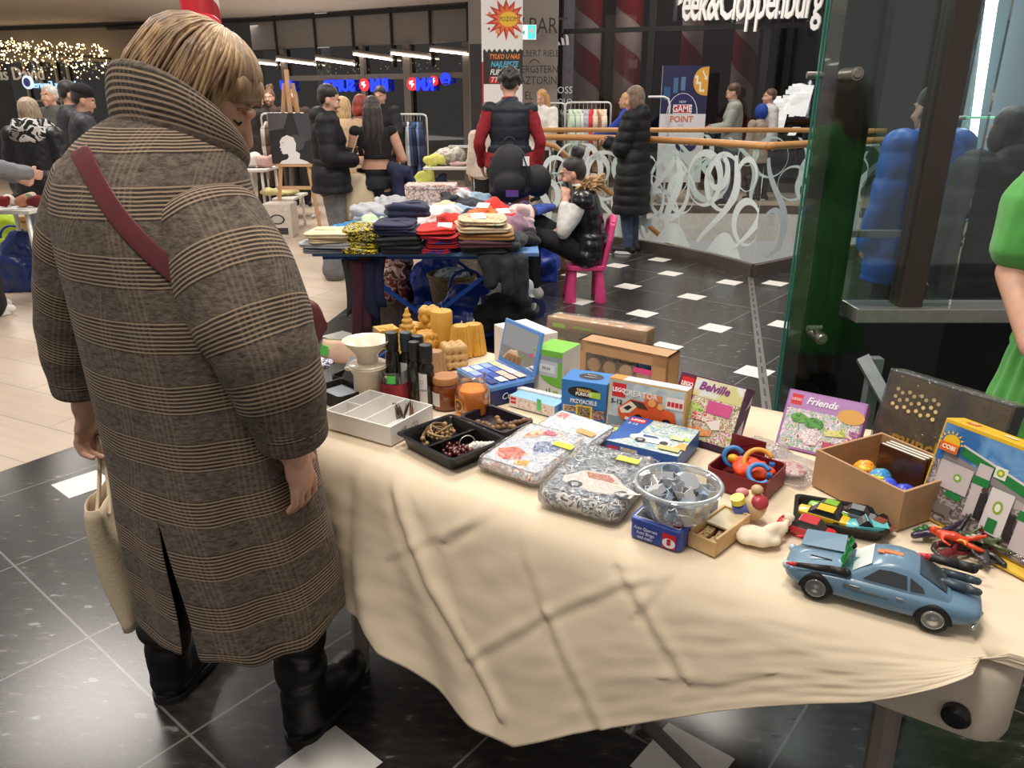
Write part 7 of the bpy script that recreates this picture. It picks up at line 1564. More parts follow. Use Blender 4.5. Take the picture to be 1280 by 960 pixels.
for lb,px,Y,w,d,h,c in (('dark grey crumpled garment hanging over the right front corner of the clothes table',632,4.50,.26,.26,.15,'dark grey'),('mauve knitted garment right of the beige and maroon stack',640,4.75,.20,.26,.18,'mauve'),('black crumpled garment at the right edge of the clothes table',655,4.72,.16,.22,.10,'black'),('red and navy striped shirt in the middle of the clothes table',578,4.85,.24,.22,.16,'red'),('white crumpled T-shirt left of the navy sweater',478,4.9,.22,.22,.14,'white'),('white crumpled cloth behind the pale pink top',556,5.5,.3,.26,.17,'white'),('grey crumpled cloth at left in the back of the clothes table',492,6.15,.3,.26,.16,'pale grey'),('mauve crumpled scarf under the backpack front',650,5.45,.18,.3,.17,'pale pink'),('orange-striped red shirt at the right back of the heap',618,5.6,.24,.24,.18,'bright red')):
    garment(lb,Q(px,300,Y).x,Y,T2,w,d,h,CN[c],R.uniform(-.6,.6),None,2)
x=Q(628,330,4.40).x; t=thing('hanging_garment','dark grey garment hanging down at the right front corner of the clothes table','clothing',(x,4.385,T2-.03)); g=G(); g.limb([(-.12,0,0),(.12,0,.0)],[.035,.035]); g.limb([(-.08,0,-.02),(-.07,-.01,-.14)],[.05,.045]); g.limb([(.02,0,-.02),(.04,-.01,-.18)],[.055,.045]); g.limb([(.11,0,-.02),(.13,0,-.24)],[.04,.03]); g.blob('cloth',mat(CN['dark grey'],.9,var=.12,scale=14),t,.009,3,lambda co,n:.012*NZ.noise(co*18))
# paper price tags
for i,(px,Y,z) in enumerate(((556,4.45,zr_+.012),(604,5.05,T2+.195),(629,4.95,T2+.172),(547,5.0,T2+.172),(598,4.45,zb_+.012))):
    p=Q(px,280,Y); p.z=z; t=thing('price_tag','white paper price tag %s'%['on the red stack','on the orange and red shirt','on the deep red jersey','on the pale pink top','on the patterned cream garment'][i],'price tag',p,R.uniform(-.5,.5)); g=G(); g.box((0,0,0),(.085,.055,.002),M.Rotation(.5,3,'X')); k=g.make('card',PAPER,t); g=G(); g.loftc([((-.04,.02,.01),.0012),((-.055,.03,-.01),.0012)],5); g.make('tag_string',PAPER,t)
# floral box
p=Q(540,252,6.35); t=thing('storage_box','floral fabric covered box at the back left of the clothes table','box',(p.x,6.35,T2)); g=G(); g.box((0,0,.09),(.40,.22,.18)); g.make('box_body',patch(['#d8c4b4','#e0d4c8','#b07a6a','#d8c8b8'],45,.8),t,bevel=.008); g=G(); g.box((0,0,.19),(.415,.235,.04)); g.make('lid',patch(['#e4dcd4','#d8c8bc','#a8706a','#e8e0d8'],40,.8),t,bevel=.008)
# backpack
p=Q(637,235,6.15); t=thing('backpack','black backpack standing on the clothes table before the man in vest','backpack',(p.x,6.2,T2+.10)); g=G(); g.sph((0,0,.2),(.17,.10,.23),20); g.sph((0,-.07,.12),(.13,.06,.11),16); g.sph((.22,.05,.14),(.12,.09,.13),14); g.sph((0,0,.06),(.17,.11,.07)); g.blob('bag_body',mat('#15151a',.7,bump=.1),t,.012,4); g=G(); g.torus((0,.0,.43),.045,.008,16,6,M.Rotation(PI/2,3,'X')); g.make('carry_handle',mat('#101013',.7),t); g=G(); g.box((.02,-.135,.06),(.10,.01,.05)); g.make('purple_label',mat('#5a3a8a',.6),t); g=G(); g.box((.13,-.07,.30),(.05,.01,.07)); g.make('white_tag',PAPER,t)
g=G(); g.loftc([(V((.1,-.09,.36)),.013),(V((.15,-.12,.22)),.013),(V((.14,-.1,.08)),.013)],6,flat=.4); g.make('strap',mat('#101013',.7),t)
# things hanging from and lying under that table
for i,(px,w,zb,c) in enumerate(((437,.07,.32,'dark grey'),(446,.075,.10,'maroon'),(458,.08,.16,'dark grey'),(468,.07,.30,'navy'))):
    x=Q(px,340,4.44).x; t=thing('hanging_trousers','%s trousers hanging from the front left edge, %s of four'%(c,['first','second','third','last'][i]),'clothing',(x,4.44+.03*((i+1)%2),T2-.05)); g=G(); rs=[]
    for k in range(9): q=k/8; z=-q*(T2-.05-zb); rs.append([V((w/2*(1+.12*sin(q*5+i))*cos(a)+.02*sin(q*3+i),.02*sin(a)+.008*sin(q*7),z+.03*cos(a*1.0+i)*(q>.95))) for a in [2*PI*j/14 for j in range(14)]])
    g.rings(rs); g.make('leg',mat(CN[c],.9),t,smooth=True,at=(-w*.25,0,0)); g=G(); g.rings([[p+V((w*.5,.014,.02)) for p in r] for r in rs[:-1]]); g.make('leg',mat(CN[c],.9),t,smooth=True)
def sack(name,label,px,py,w,d,h,m,cat='bag',vox=.014,amp=.03,handle=None,Y=None,seed=0,z=0):
    p=P(px,py,0) if Y is None else Q(px,py,Y); t=thing(name,label,cat,(p.x,p.y,z),R.uniform(-.3,.3)); g=G(); g.sph((0,0,h*.35),(w/2,d/2,h*.36),20); g.box((0,0,h*.25),(w*.8,d*.8,h*.5)); g.sph((w*.1,0,h*.72),(w*.36,d*.36,h*.28),16)
    g.blob('bag_body',m,t,vox,4,lambda co,n:amp*NZ.noise(co*9+V((seed,0,0)))+amp*.3*NZ.noise(co*25))
    if handle: g=G(); g.torus((0,0,h*.9),w*.22,.010,20,6,M.Rotation(PI/2,3,'X'),0,PI); g.make('handle',handle,t,smooth=True)
    return t
BLUE=mat('#1c3a94',.35,var=.15,scale=9,bump=.15,bscale=12)
sack('shopping_bag','crinkled blue carrier bag on the floor under the right of the clothes table',585,415,.55,.4,.36,BLUE,handle=BLUE,seed=1)
sack('shopping_bag','crinkled blue carrier bag under the middle of the clothes table',545,376,.42,.35,.50,BLUE,handle=BLUE,seed=2)
sack('shopping_bag','blue carrier bag on the floor left of the pink chair',680,350,.30,.25,.42,BLUE,handle=BLUE,seed=3)
sack('shopping_bag','red and floral bag standing under the clothes table',497,372,.30,.25,.42,patch(['#7a2a22','#5a1c1a','#c8b0a0','#8a3020','#3a1a1c'],12,.6),handle=mat('#7a3a5a',.6),seed=4)
sack('clothes_heap','black garment heap lying on the blue bag under the clothes table',630,388,.42,.3,.22,mat('#121214',.95),'clothing',seed=5,z=.16,Y=4.75)
t=sack('shopping_bag','white bag with dark blue capital letters under the right of the clothes table',634,352,.42,.22,.34,mat('#dcdad8',.6),handle=mat('#d98a3a',.6),seed=6,amp=.012,Y=4.95,z=.12)
LT=mat('#1c2350',.6,var=0)
for i,ch in enumerate('RTUD'): text(ch,.20,LT if i<3 else mat('#1c2350',.6,var=0),t,frame((-.16+.105*i,-.150+abs(i-1.5)*.012,.15-.012*i),(1,.0,0),(0,.1,1)),bold=.008,ext=.012)
p=P(566,392,0); t=thing('wicker_basket','round wicker basket standing under the clothes table','basket',(p.x,p.y,0))
def wick():
    m,nt,N,L,b=newmat('m_wicker'); tc=N.new('ShaderNodeTexCoord'); w1=N.new('ShaderNodeTexBrick'); mp=N.new('ShaderNodeMapping'); mp.inputs['Scale'].default_value=(26,1,1); 
    for k,v in (('Scale',1),('Mortar Size',.12),('Brick Width',1.6),('Row Height',.9)): w1.inputs[k].default_value=v
    w1.inputs['Color1'].default_value=(*lin('#a58a66'),1); w1.inputs['Color2'].default_value=(*lin('#8a7050'),1); w1.inputs['Mortar'].default_value=(*lin('#3c2d1e'),1)
    mp.inputs['Scale'].default_value=(40,16,1); L.new(tc.outputs['UV'],mp.inputs[0]); L.new(mp.outputs[0],w1.inputs[0]); L.new(w1.outputs[0],b.inputs[0]); b.inputs['Roughness'].default_value=.7
    bp=N.new('ShaderNodeBump'); bp.inputs['Strength'].default_value=.8; bp.inputs['Distance'].default_value=.01; L.new(w1.outputs['Fac'],bp.inputs['Height']); bp.invert=True; L.new(bp.outputs[0],b.inputs['Normal']); return m
WK=wick(); g=G(); n=40; uv=[]; prof=[(.11,.0),(.13,.01),(.16,.15),(.18,.30),(.175,.31),(.165,.30),(.145,.15),(.11,.02),(.001,.02)]
for r,z in prof:
    for j in range(n+1): a=2*PI*j/n; g.v.append(V((r*cos(a),r*sin(a),z))); uv.append((j/n,z*5))
for i in range(len(prof)-1):
    for j in range(n): k=i*(n+1)+j; g.f.append((k,k+1,k+n+2,k+n+1)); g.m.append(0)
g.uv=uv; g.make('basket_body',WK,t,smooth=True); g=G(); g.torus((0,0,.305),.178,.013,36,8); g.make('basket_rim',mat('#94774f',.7),t,smooth=True); g=G(); g.sph((0,0,.28),(.15,.15,.08),18); g.blob('contents',patch(['#c8c4c4','#8a98a8','#e0dcd8','#6a7480'],10,.9),t,.01,2,lambda co,n:.02*NZ.noise(co*14))
# ================= pink child's chair
PK=mat('#d9447f',.4,var=.03); t=thing('kids_chair','pink plastic children\'s chair under the seated woman on the phone','chair',(.60,6.15,0),PI/2)
g=G(); g.rings([[V((x,y,z)) for x,y in rrect(.36*q,.31*q,.05)] for z,q in ((.262,.94),(.268,1),(.295,1),(.30,.96))]); g.make('seat',PK,t,smooth=True,auto=40)
for sx in(-1,1):
    for sy in(-1,1): g=G(); g.loftc([(V((sx*.125,sy*.105,.27)),.030),(V((sx*.148,sy*.125,.012)),.048),(V((sx*.148,sy*.125,0)),.046)],20); g.make('leg',PK,t,smooth=True,auto=40)
g=G(); 
for s in(-1,1): g.loftc([(V((s*.13,-.135,.28)),.024),(V((s*.14,-.18,.50)),.024),(V((s*.11,-.20,.62)),.028)],12)
g.loftc([(V((-.11,-.20,.62)),.03),(V((-.04,-.215,.655)),.032),(V((.04,-.215,.655)),.032),(V((.11,-.20,.62)),.03)],12); g.loftc([(V((-.135,-.175,.46)),.02),(V((.135,-.175,.46)),.02)],12); g.blob('backrest',PK,t,.008,3)
# ================= people of the market
DENIM=mat('#3d4a63',.85,var=.2,scale=30); BLK_=mat('#141416',.75,var=.1); PUF=mat('#18181b',.62,var=.1,spec=.3); GREYD=mat('#6f6e70',.9,var=.12)
def at_(px,Y): return Q(px,150,Y).x
# woman sitting on the pink chair, talking on the phone
p=Pers('woman sitting on the pink chair holding a phone, in black fur-hooded vest',(.60,6.15),PI/2,1.70,pel=(0,-.02,.40),waist=(0,-.02,.54),chest=(0,.02,.70),sh=(0,.04,.83),neck=(0,.07,.895),head=(0,.125,1.005),
 shl=(-.165,.05,.815),shr=(.165,.03,.82),ell=(-.215,.20,.575),elr=(.22,.10,.58),wrl=(-.135,.185,.80),wrr=(.0,.235,.56),hil=(-.09,.02,.385),hir=(.09,.02,.385),knl=(-.07,.44,.555),knr=(.0,.46,.66),anl=(-.09,.42,.10),anr=(-.04,.60,.33),fdl=(0,1,-.05),fdr=(0,.9,-.55),hdl=(.9,.3,0),hdr=(0,0,-1),pitch=.22,curl=.8)
p.body(.008).eyes(closed=1).hair(hairmat('#1f1512'),'bun')
p.top(mat('#cfccc8',.9),.014,None,.86,'sweater',.011)
p.top(mat('#15161a',.3,var=.1,coat=.2),.032,.36,0,'quilted_vest',.011,.007,.085,.0)
p.legs(BLK_,.012,.97); p.shoes(mat('#d8d4d0',.6))
g=G(); J=p.J; rr=random.Random(1)
for i in range(170): a=rr.uniform(-.7,PI+.7); q=J['neck']+V((.125*cos(a),-.05-.10*sin(a),.01+.04*sin(a)+rr.uniform(-.03,.03))); d=V((cos(a),-sin(a)*.8,rr.uniform(-.4,.8))).normalized(); g.loftc([(q,.016),(q+d*.025,.014),(q+d*.065,.002)],6)
g.make('fur_hood_trim',mat('#b08f68',.95,var=.3,scale=60),p.t,smooth=True)
hw=M.Rotation(PI/2,3,'Z'); h=V((.60,6.15,0))+hw@(J['wrl']+V((.055,-.035,.085))); t=thing('mobile_phone','dark mobile phone held at the ear of the seated woman','phone',h,PI/2); rt=M.Rotation(-.5,3,'X')@M.Rotation(.5,3,'Y'); g=G(); g.box((0,0,0),(.010,.072,.148),rt); g.make('phone_body',mat('#2c2a2a',.25,coat=.5),t,bevel=.003); g=G(); g.box((-.0056,.02,.05),(.001,.02,.03),rt); g.make('camera',mat('#0a0a0a',.1),t)
# woman in long black puffer coat
p=Pers('woman in long black quilted coat standing at the balustrade with folded arms',(1.27,8.2),math.radians(62),1.68,ell=(-.25,.06,1.10),elr=(.25,.06,1.10),wrl=(.08,.24,1.12),wrr=(-.08,.26,1.15),pitch=.15,yaw=.25)
p.body(.01,feet=False).hair(hairmat('#6d5846'),'bob'); p.top(PUF,.040,.43,1,'quilted_coat',.013,.016,.105,.035,hood=1); p.legs(DENIM,.014,.98); p.shoes(mat('#1a1a1c',.6),'#e4e2de')
# man in vest, from behind
p=Pers('man seen from behind in black quilted vest with dark red sleeves',(at_(637,7.4),7.4),.05,1.80,ell=(-.27,-.02,1.12),elr=(.27,-.02,1.12),wrl=(-.25,.10,.93),wrr=(.25,.06,.88),pitch=.35)
p.body(.009,feet=False).hair(hairmat('#161110',.2),'curly'); p.top(mat('#8e1c26',.9),.012,.9,.98,'sweater',.012); p.top(mat('#1d222a',.55,spec=.3),.030,.86,0,'quilted_vest',.012,.009,.12,.0,shr_=.046); p.legs(mat('#5a1a22',.9),.02,.98,wide=.02); p.shoes(BLK_)
# man in black jacket, smiling in profile
p=Pers('man in black hooded jacket and wide grey trousers facing the long-haired woman',(at_(409,6.95),6.95),-math.radians(78),1.665,ell=(-.25,.0,1.10),elr=(.25,.0,1.10),wrl=(-.14,.20,1.12),wrr=(.14,.19,1.08),pitch=.28)
p.body(.009,feet=False).eyes().hair(hairmat('#0e0c0c',.15),'short'); p.top(PUF,.038,.80,1,'hooded_jacket',.012,.010,.17,.03,hood=1); p.legs(GREYD,.022,.99,wide=.05); p.shoes(BLK_)
# woman with bare back
p=Pers('long-haired woman in short black top and dark jeans carrying a cream tote',(at_(466,7.15),7.15),.12,1.575,ell=(-.24,.02,1.13),elr=(.27,.0,1.13),wrl=(-.15,.22,1.10),wrr=(.20,.18,1.24),pitch=.1)
p.body(.008,feet=False).hair(hairmat('#2a1a16'),'long',L=.42); p.top(mat('#120f10',.9),.010,None,0,'crop_top',.01,cut=1.13,neck=False,shr_=.05); p.legs(mat('#22252c',.85),.012,.98); p.shoes(BLK_)
k=p.k; g=G(); g.rings([ell(p.J['pel']+V((0,0,z)),.165*k+.02,.115*k+.02,24) for z in (.075,.105)],cap=False); g.make('belt',mat('#0e0d0d',.4),p.t,solid=.004); 
bx=at_(441,7.02); t=thing('tote_bag','cream tote bag hanging at the left side of long-haired woman','bag',(bx,7.05,0),.3); g=G(); rs=[[V((x*q,y*q2+.012*sin(z*9+x*12),z)) for x,y in rrect(.29,.09,.04)] for z,q,q2 in ((.50,.98,.4),(.53,1,.9),(.7,1,1),(.88,.97,.6),(.93,.95,.25))]; g.rings(rs); g.make('bag_body',TOTE,t,smooth=True); g=G(); g.loftc([(V((-.11,0,.92)),.014),(V((.03,.02,1.25)),.014),(V((.12,.05,1.355)),.014),(V((.11,.0,.92)),.014)],6,flat=.4); g.make('handle',TOTE,t)
t=thing('folded_jacket','dark navy jacket hanging over the arm of long-haired woman','clothing',(at_(496,7.05),7.0,0),.2); g=G(); g.limb([(-.06,0,.98),(.06,.02,.96)],[.05,.055]); g.limb([(-.02,0,.94),(.0,0,.72),(.05,0,.54)],[.05,.065,.055]); g.limb([(.05,.03,.93),(.12,.05,.86)],[.06,.045]); g.blob('cloth',mat('#1b2140',.8),t,.012,4,lambda co,n:.02*NZ.noise(co*9))
# others around them
def simple(label,px,Y,rz,h,top,hairc,hs='short',legs=BLK_,puff=0,topn='jacket',hem=.82,off=.028,hood=0,eyes=0,pose={},vox=.012,hat=None,x=None):
    p=Pers(label,(at_(px,Y) if x is None else x,Y),rz,h,**pose); p.body(vox,feet=False); 
    if eyes: p.eyes()
    if hairc: p.hair(hairmat(hairc),hs,.011)
    if hat: p.cap(hat)
    p.top(top,off,hem,1,topn,.014,puff,.13,.02,hood); p.legs(legs,.016,.98,vox=.014); p.shoes(BLK_); return p
PH=dict(ell=(-.25,.08,1.12),elr=(.25,.08,1.12),wrl=(-.12,.28,1.08),wrr=(.12,.28,1.1),pitch=.3)
simple('blonde woman in fluffy cream jacket behind the black jacket man',430,8.1,.9,1.58,mat('#c9ab8a',1,bump=.5,bscale=30),'#c9a878','bob',hem=.85,off=.04,topn='fluffy_jacket')
simple('red-haired person half hidden behind the long-haired woman',451,8.4,-.6,1.6,mat('#8a5a4a',.9),'#8a2a1c','bob',pose=PH)
simple('dark-haired bearded man in black behind the far clothes rack',478,11.2,PI-.2,1.74,BLK_,'#120e0c',eyes=1,pose=PH)
simple('blonde woman in white top at the far clothes rack, behind the balustrade',678,12.6,2.6,1.72,mat('#d8d2cc',.9),'#b98a50','long',pose=PH,topn='sweater')
simple('blonde person in royal blue top leaning on the far handrail',789,12.1,1.15,1.70,mat('#2440a0',.8),'#c89a58','bob',pose=dict(elr=(.30,.18,1.10),wrr=(.22,.48,1.05),ell=(-.2,.25,1.14),wrl=(-.10,.52,1.06),head=(0,.10,1.56),chest=(0,.05,1.25),sh=(0,.07,1.37)),topn='sweater')
simple('man with brown hair in pale grey jacket and pink scarf at the shop front',916,12.3,1.35,1.80,mat('#8c9087',.8,var=.1),'#4a2c1c','short',DENIM,.006,hem=.84,pose=PH,eyes=1)
p=simple('person with blue hood in beige coat right of the grey jacket man',951,12.9,.3,1.48,mat('#a39484',.9),None,'short',hem=.7,topn='coat'); g=G(); g.sph(p.J['head']+V((0,-.02,.02)),(.11,.115,.135)); g.blob('blue_hood',mat('#1c3f96',.8),p.t,.012)
simple('person with light skin and brown hair near the red columns, far right of shop front',961,13.0,1.5,1.74,mat('#c8c4c2',.8),'#5a4030',eyes=1)
simple('small child with fair hair behind the vest man',607,9.6,.4,1.42,mat('#cfc0b0',.9),'#8a6a48')
simple('brown-haired person behind the coat rack, left of the painting',322,11.9,-.8,1.68,mat('#2a2422',.9),'#4a2418','bob',pose=PH)
simple('person with hair bun behind the coat rack, above the coats',340,12.3,PI,1.72,mat('#4a3a34',.9),'#6a4428','bun',eyes=1)
simple('brown-haired person behind the easel top',368,12.1,PI+.3,1.72,mat('#3a2c28',.9),'#7a5436','bob',eyes=1)
# left group
p=simple('grey-blonde woman in black leather jacket and checked scarf, left edge',38,6.5,.1,1.56,mat('#17181a',.4,var=.1,bump=.1),'#a08a72','bob',mat('#7f8fa6',.85,var=.12),hem=.88,off=.03,vox=.01,topn='leather_jacket')
g=G(); n=p.J['neck']; g.torus(n+V((0,.0,-.01)),.115,.052,30,10); g.torus(n+V((0,-.01,.035)),.10,.04,30,10); g.sph(n+V((.0,-.10,-.05)),(.15,.05,.07)); g.blob('checked_scarf',patch(['#1a1a1c','#d0ccc8','#1a1a1c','#8a8684'],11,.95),p.t,.009,2,lambda co,n_:.012*NZ.noise(co*16))
p=Pers('person with grey sleeve and black wide trousers cut by the left edge',(-4.02,5.65),-.9,1.66,ell=(-.24,.12,1.14),elr=(.20,.16,1.13),wrl=(-.18,.36,1.02),wrr=(.10,.42,1.06),pitch=.3)
p.body(.01,feet=False).hair(hairmat('#c9b090'),'bob'); p.top(mat('#77787c',.9),.026,.9,1,'sweater',.012); p.legs(BLK_,.02,.98,wide=.06); p.shoes(mat('#d8d6d4',.6))
simple('white-haired man with glasses facing the camera, far left',70,9.6,PI-.3,1.72,mat('#5a5856',.9),'#c8c4be',eyes=1,vox=.009)
simple('dark-haired man in black jacket left of the beanie',89,7.9,-.9,1.72,mat('#2c2d30',.6),'#1c1411',pose=PH)
simple('person in black beanie and dark grey jacket beside the coat collar',104,7.2,-1.0,1.66,mat('#2e3034',.6),'#241a16',hat=mat('#0f1012',.9),pose=PH,eyes=1)
# figures reflected in the right window, built as people behind the glass
p=simple('person in bright blue puffer jacket with raised arm behind the shop window',1166,4.05,.25,1.60,mat('#1f5fc0',.4,spec=.4),'#15110f','short',mat('#18241c',.8),.013,hem=.66,off=.045,pose=dict(elr=(.27,.05,1.17),wrr=(.175,.06,1.40),curl=1.0),topn='quilted_jacket',vox=.01)
t=thing('green_line','thin pale green glowing strip held by the person in blue jacket','light strip',Q(1222,147,3.85)); g=G(); g.cyl((-.06,0,0),(.10,0,0),.006); g.make('strip',mat('#8fe0b0',.4,var=0,emit=.8),t); g=G(); g.cyl((-.10,0,-.004),(-.06,0,0),.010); g.make('grip',mat('#c8d0cc',.4),t)  # green line within the window reflection, given its own glow
simple('dark figure in black puffer jacket behind the window at right edge',1268,3.62,.2,1.50,mat('#0c0c0e',.7),'#0a0908','bob',BLK_,.013,hem=.5,off=.055,hood=1,topn='quilted_coat',vox=.01)
# seller in green dress at the right edge
p=Pers('person in bright green dress with puffed sleeves behind the stall, right edge',(1.66,2.06),math.radians(150),1.66,ell=(-.23,.02,1.10),elr=(.24,.04,1.09),wrl=(-.16,.20,.93),wrr=(.16,.22,.92),pitch=.35)
p.body(.008,feet=False).eyes().hair(hairmat('#5a3a24'),'long'); GD=mat('#4f9e46',.8,var=.06,sheen=.2); k=p.k; J=p.J; g=G(); p.torso(g,.016)
rs=[]
for i in range(24):
    q=i/23; z=lerp(1.06,.30,q); r=.145+.13*q**.7; rs.append([V(((r*(1+.05*q*sin(9*a)+.03*q*sin(17*a+1)))*cos(a),(r*.82*(1+.05*q*sin(9*a+.5)))*sin(a),z))*k for a in [2*PI*j/72 for j in range(72)]])
g.rings(list(reversed(rs)))
for a,b in (('shl','ell'),('shr','elr')): 
    A,B=J[a],J[b]; g.limb([A,A.lerp(B,.35),A.lerp(B,.72)],[.075,.105,.085])
g.blob('dress',GD,p.t,.008,3,lambda co,n:.004*sin(math.atan2(co.y,co.x)*26)*(.3+.7*max(0,min(1,(1.05-co.z)/.2)))+.004*NZ.noise(co*12)); p.shoes(BLK_)
# ================= racks, easel, far tables
RK=mat('#d8d6d2',.35,.3)
def rack(label,px0,px1,pyt,Y,cols,what,H=None,low=None,dx=.0):
    a,b=Q(px0,pyt,Y),Q(px1,pyt,Y); z=a.z; W=b.x-a.x; t=thing('clothes_rack',label,'clothes rack',((a.x+b.x)/2,Y,0)); r=.05
    g=G(); g.loftc([(V((-W/2,0,.03)),.014),(V((-W/2,0,z-r)),.014),(V((-W/2+r*.3,0,z-r*.3)),.014),(V((-W/2+r,0,z)),.014),(V((W/2-r,0,z)),.014),(V((W/2-r*.3,0,z-r*.3)),.014),(V((W/2,0,z-r)),.014),(V((W/2,0,.03)),.014)],8); g.make('rail_frame',RK,t,smooth=True)
    for s in(-1,1): g=G(); g.cyl((s*W/2,-.25,.03),(s*W/2,.25,.03),.016); g.make('foot',RK,t,smooth=True)
    n=len(cols)
    for i,c in enumerate(cols):
        x=a.x+.05+(W-.12)*(i+.5)/n; ln=R.uniform(.72,.95); e=thing('hanging_garment','%s garment on %s, %s'%(c[0],what,(['first','second','third','fourth','fifth','sixth','seventh','eighth','ninth','tenth','eleventh','twelfth'][i]+' from the left') if i<n-1 else 'rightmost'),'clothing',(x,Y-.0,z),R.uniform(-.25,.25),'garments on '+what)
        g=G(); hw=.20; rs=[]
        for q,w in ((0,.10),(.03,.45),(.09,1.0),(.3,1.02),(.6,1.05),(1,1.1)):
            rs.append([V((.030*(1+.5*q)*cos(u)+.012*sin(u*3+i+q*4),hw*w*sin(u),-.10-ln*q)) for u in [2*PI*j/20 for j in range(20)]])
        g.rings(list(reversed(rs))); g.make('cloth',c[1] if len(c)>1 and not isinstance(c[1],str) else mat(c[1],.9,var=.1),e,smooth=True)
        for s in(-1,1): g=G(); g.limb([V((0,s*hw*.92,-.20)),V((.01,s*hw*1.12,-.42)),V((.02,s*hw*1.1,-.66))],[.045,.045,.038],10); g.make('sleeve',c[1] if not isinstance(c[1],str) else mat(c[1],.9,var=.1),e,smooth=True)
        g=G(); g.torus((0,0,.0),.018,.003,12,6,M.Rotation(PI/2,3,'Y')@M.Rotation(0,3,'Z'),-.5,PI+.8); g.cyl((0,0,-.018),(0,0,-.09),.003,n=6); g.make('hanger',RK,e)
rack('white clothes rack of pastel garments beyond the balustrade',707,764,128,12.5,[('mint','#b8cbb8'),('pale green','#c0d0bc'),('greenish white','#cdd6c8'),('printed grey',patch(['#c8c4c4','#8a8a9a','#d8d0cc'],30,.9)),('greyish blue','#a8a8b4'),('red ruffled','#c8343c'),('pale beige','#dcc6ac'),('peach','#d8b898'),('cream','#e0d2c0')],'the pastel rack')
rack('clothes rack with dark garments left of the pastel rack',676,706,129,12.9,[('black','#17171a'),('dark grey','#26262a'),('pale','#c8b49c'),('black','#141416')],'the dark rack')
rack('clothes rack of coats left of the painting',326,384,142,11.0,[('pale grey coat','#a89e96'),('brown','#4a3626'),('beige','#8a7a62'),('dark olive','#3c3a30'),('grey-green','#6f7068'),('grey','#8a8882'),('black','#1c1c1e'),('dark navy','#22262e')],'the coat rack')
rack('clothes rack of coloured garments behind the far white table',481,533,143,11.4,[('red','#a83028'),('rust','#b04830'),('mint','#b8d0c0'),('black','#1a1c20'),('dark grey','#2c2e34'),('maroon','#3a242c'),('pale grey','#b8bcc4'),('navy','#1e2438'),('denim blue','#3a5078'),('blue','#5a74a0'),('dark blue','#26304a')],'the far rack')
# easel with portrait
Y=9.6; c=Q(367,173,Y); t=thing('easel','pale wooden easel standing on the pale floor beside the black jacket man','easel',(c.x,Y,0)); EW=mat('#c9a077',.5,scale=10,sx=(4,4,1)); zb=Q(365,204,Y).z
for a,b in (((-.05,0,1.75),(-.28,-.1,0)),((.05,0,1.75),(.26,-.1,0)),((.02,.05,1.6),(.3,.5,0))): g=G(); g.loftc([(a,.024),(b,.024)],4); g.make('leg',EW,t)
g=G(); g.box((0,-.06,zb-.02),(.46,.07,.03)); g.make('shelf',EW,t); g=G(); g.box((0,-.03,1.55),(.05,.03,.7)); g.make('mast',EW,t); g=G(); g.box((0,-.06,.55),(.5,.02,.04)); g.make('crossbar',EW,t)
x0,x1=Q(340,170,Y).x-c.x,Q(392,170,Y).x-c.x; zt=Q(367,141,Y).z; W,H=x1-x0,zt-zb
t=thing('painting','black and white portrait painting of a woman in profile on the easel','painting',(c.x+x0,Y-.1,zb)); g=G(); g.box((W/2,.012,H/2),(W,.024,H)); g.make('canvas',mat('#2b2b2e',.8,var=.1),t)
pr=[(.10,.0),(.16,.06),(.26,.09),(.30,.14),(.28,.20),(.20,.19),(.17,.22),(.18,.25),(.15,.27),(.17,.30),(.14,.32),(.16,.38),(.15,.44),(.20,.52),(.30,.57),(.42,.52),(.46,.40),(.44,.26),(.52,.20),(.50,.10),(.64,.05),(.70,.0)]
art(t,frame((0,0,0),(1,0,0),(0,0,1)),[('p',[(0,H*.65),(W*.35,H*.7),(W*.5,H),(0,H)],'#55555a'),('p',[(W*.75,H*.4),(W,H*.5),(W,H),(W*.6,H)],'#47474c'),('c',W*.62,H*.42,(W*.2,H*.16),'#4c4c50'),('p',[(x*W*1.25+.02,y*H*1.0) for x,y in pr],'#e6e6e6'),('p',[(W*.26,H*.42),(W*.34,H*.425),(W*.3,H*.41)],'#222222')])
# far white table with things
def ftable(label,px0,px1,Y,z=.76,D=.7,cover=None):
    a,b=Q(px0,200,Y).x,Q(px1,200,Y).x; t=thing('market_table',label,'table',((a+b)/2,Y,0)); W=b-a; g=G(); g.box((0,0,z-.015),(W,D,.03)); g.make('tabletop',mat(cover or '#d6d3cf',.5,var=.03),t,bevel=.004)
    for sx in(-1,1):
        for sy in(-1,1): g=G(); g.cyl((sx*(W/2-.06),sy*(D/2-.06),0),(sx*(W/2-.06),sy*(D/2-.06),z-.02),.018); g.make('leg',RK,t,smooth=True)
    return t
ftable('white market table with bags and boxes behind the clothes table',532,600,10.3)
def heap(label,px,py,Y,w,h,m,z=.76,cat='clothing',name='clothes_heap',seed=0):
    c=Q(px,py,Y); t=thing(name,label,cat,(c.x,Y,z)); g=G(); g.sph((0,0,h*.45),(w/2,w*.35,h*.45),18); g.sph((w*.25,0,h*.6),(w*.25,w*.25,h*.38),12); g.sph((-w*.28,0,h*.4),(w*.25,w*.25,h*.38),12); g.blob('cloth',m,t,.014,2,lambda co,n:.03*NZ.noise(co*10+V((seed,0,0)))); return t
M_=lambda c:mat(c,.9,var=.15,scale=12)
heap('yellow garment heap on the left of the far white table',543,178,10.2,.30,.16,M_('#d4cf6a'),seed=1)
heap('crumpled pale grey bag on the far white table',560,172,10.35,.42,.24,patch(['#b8b0a4','#cfc8bc','#9a9488'],12,.8),seed=2,name='fabric_bag',cat='bag')
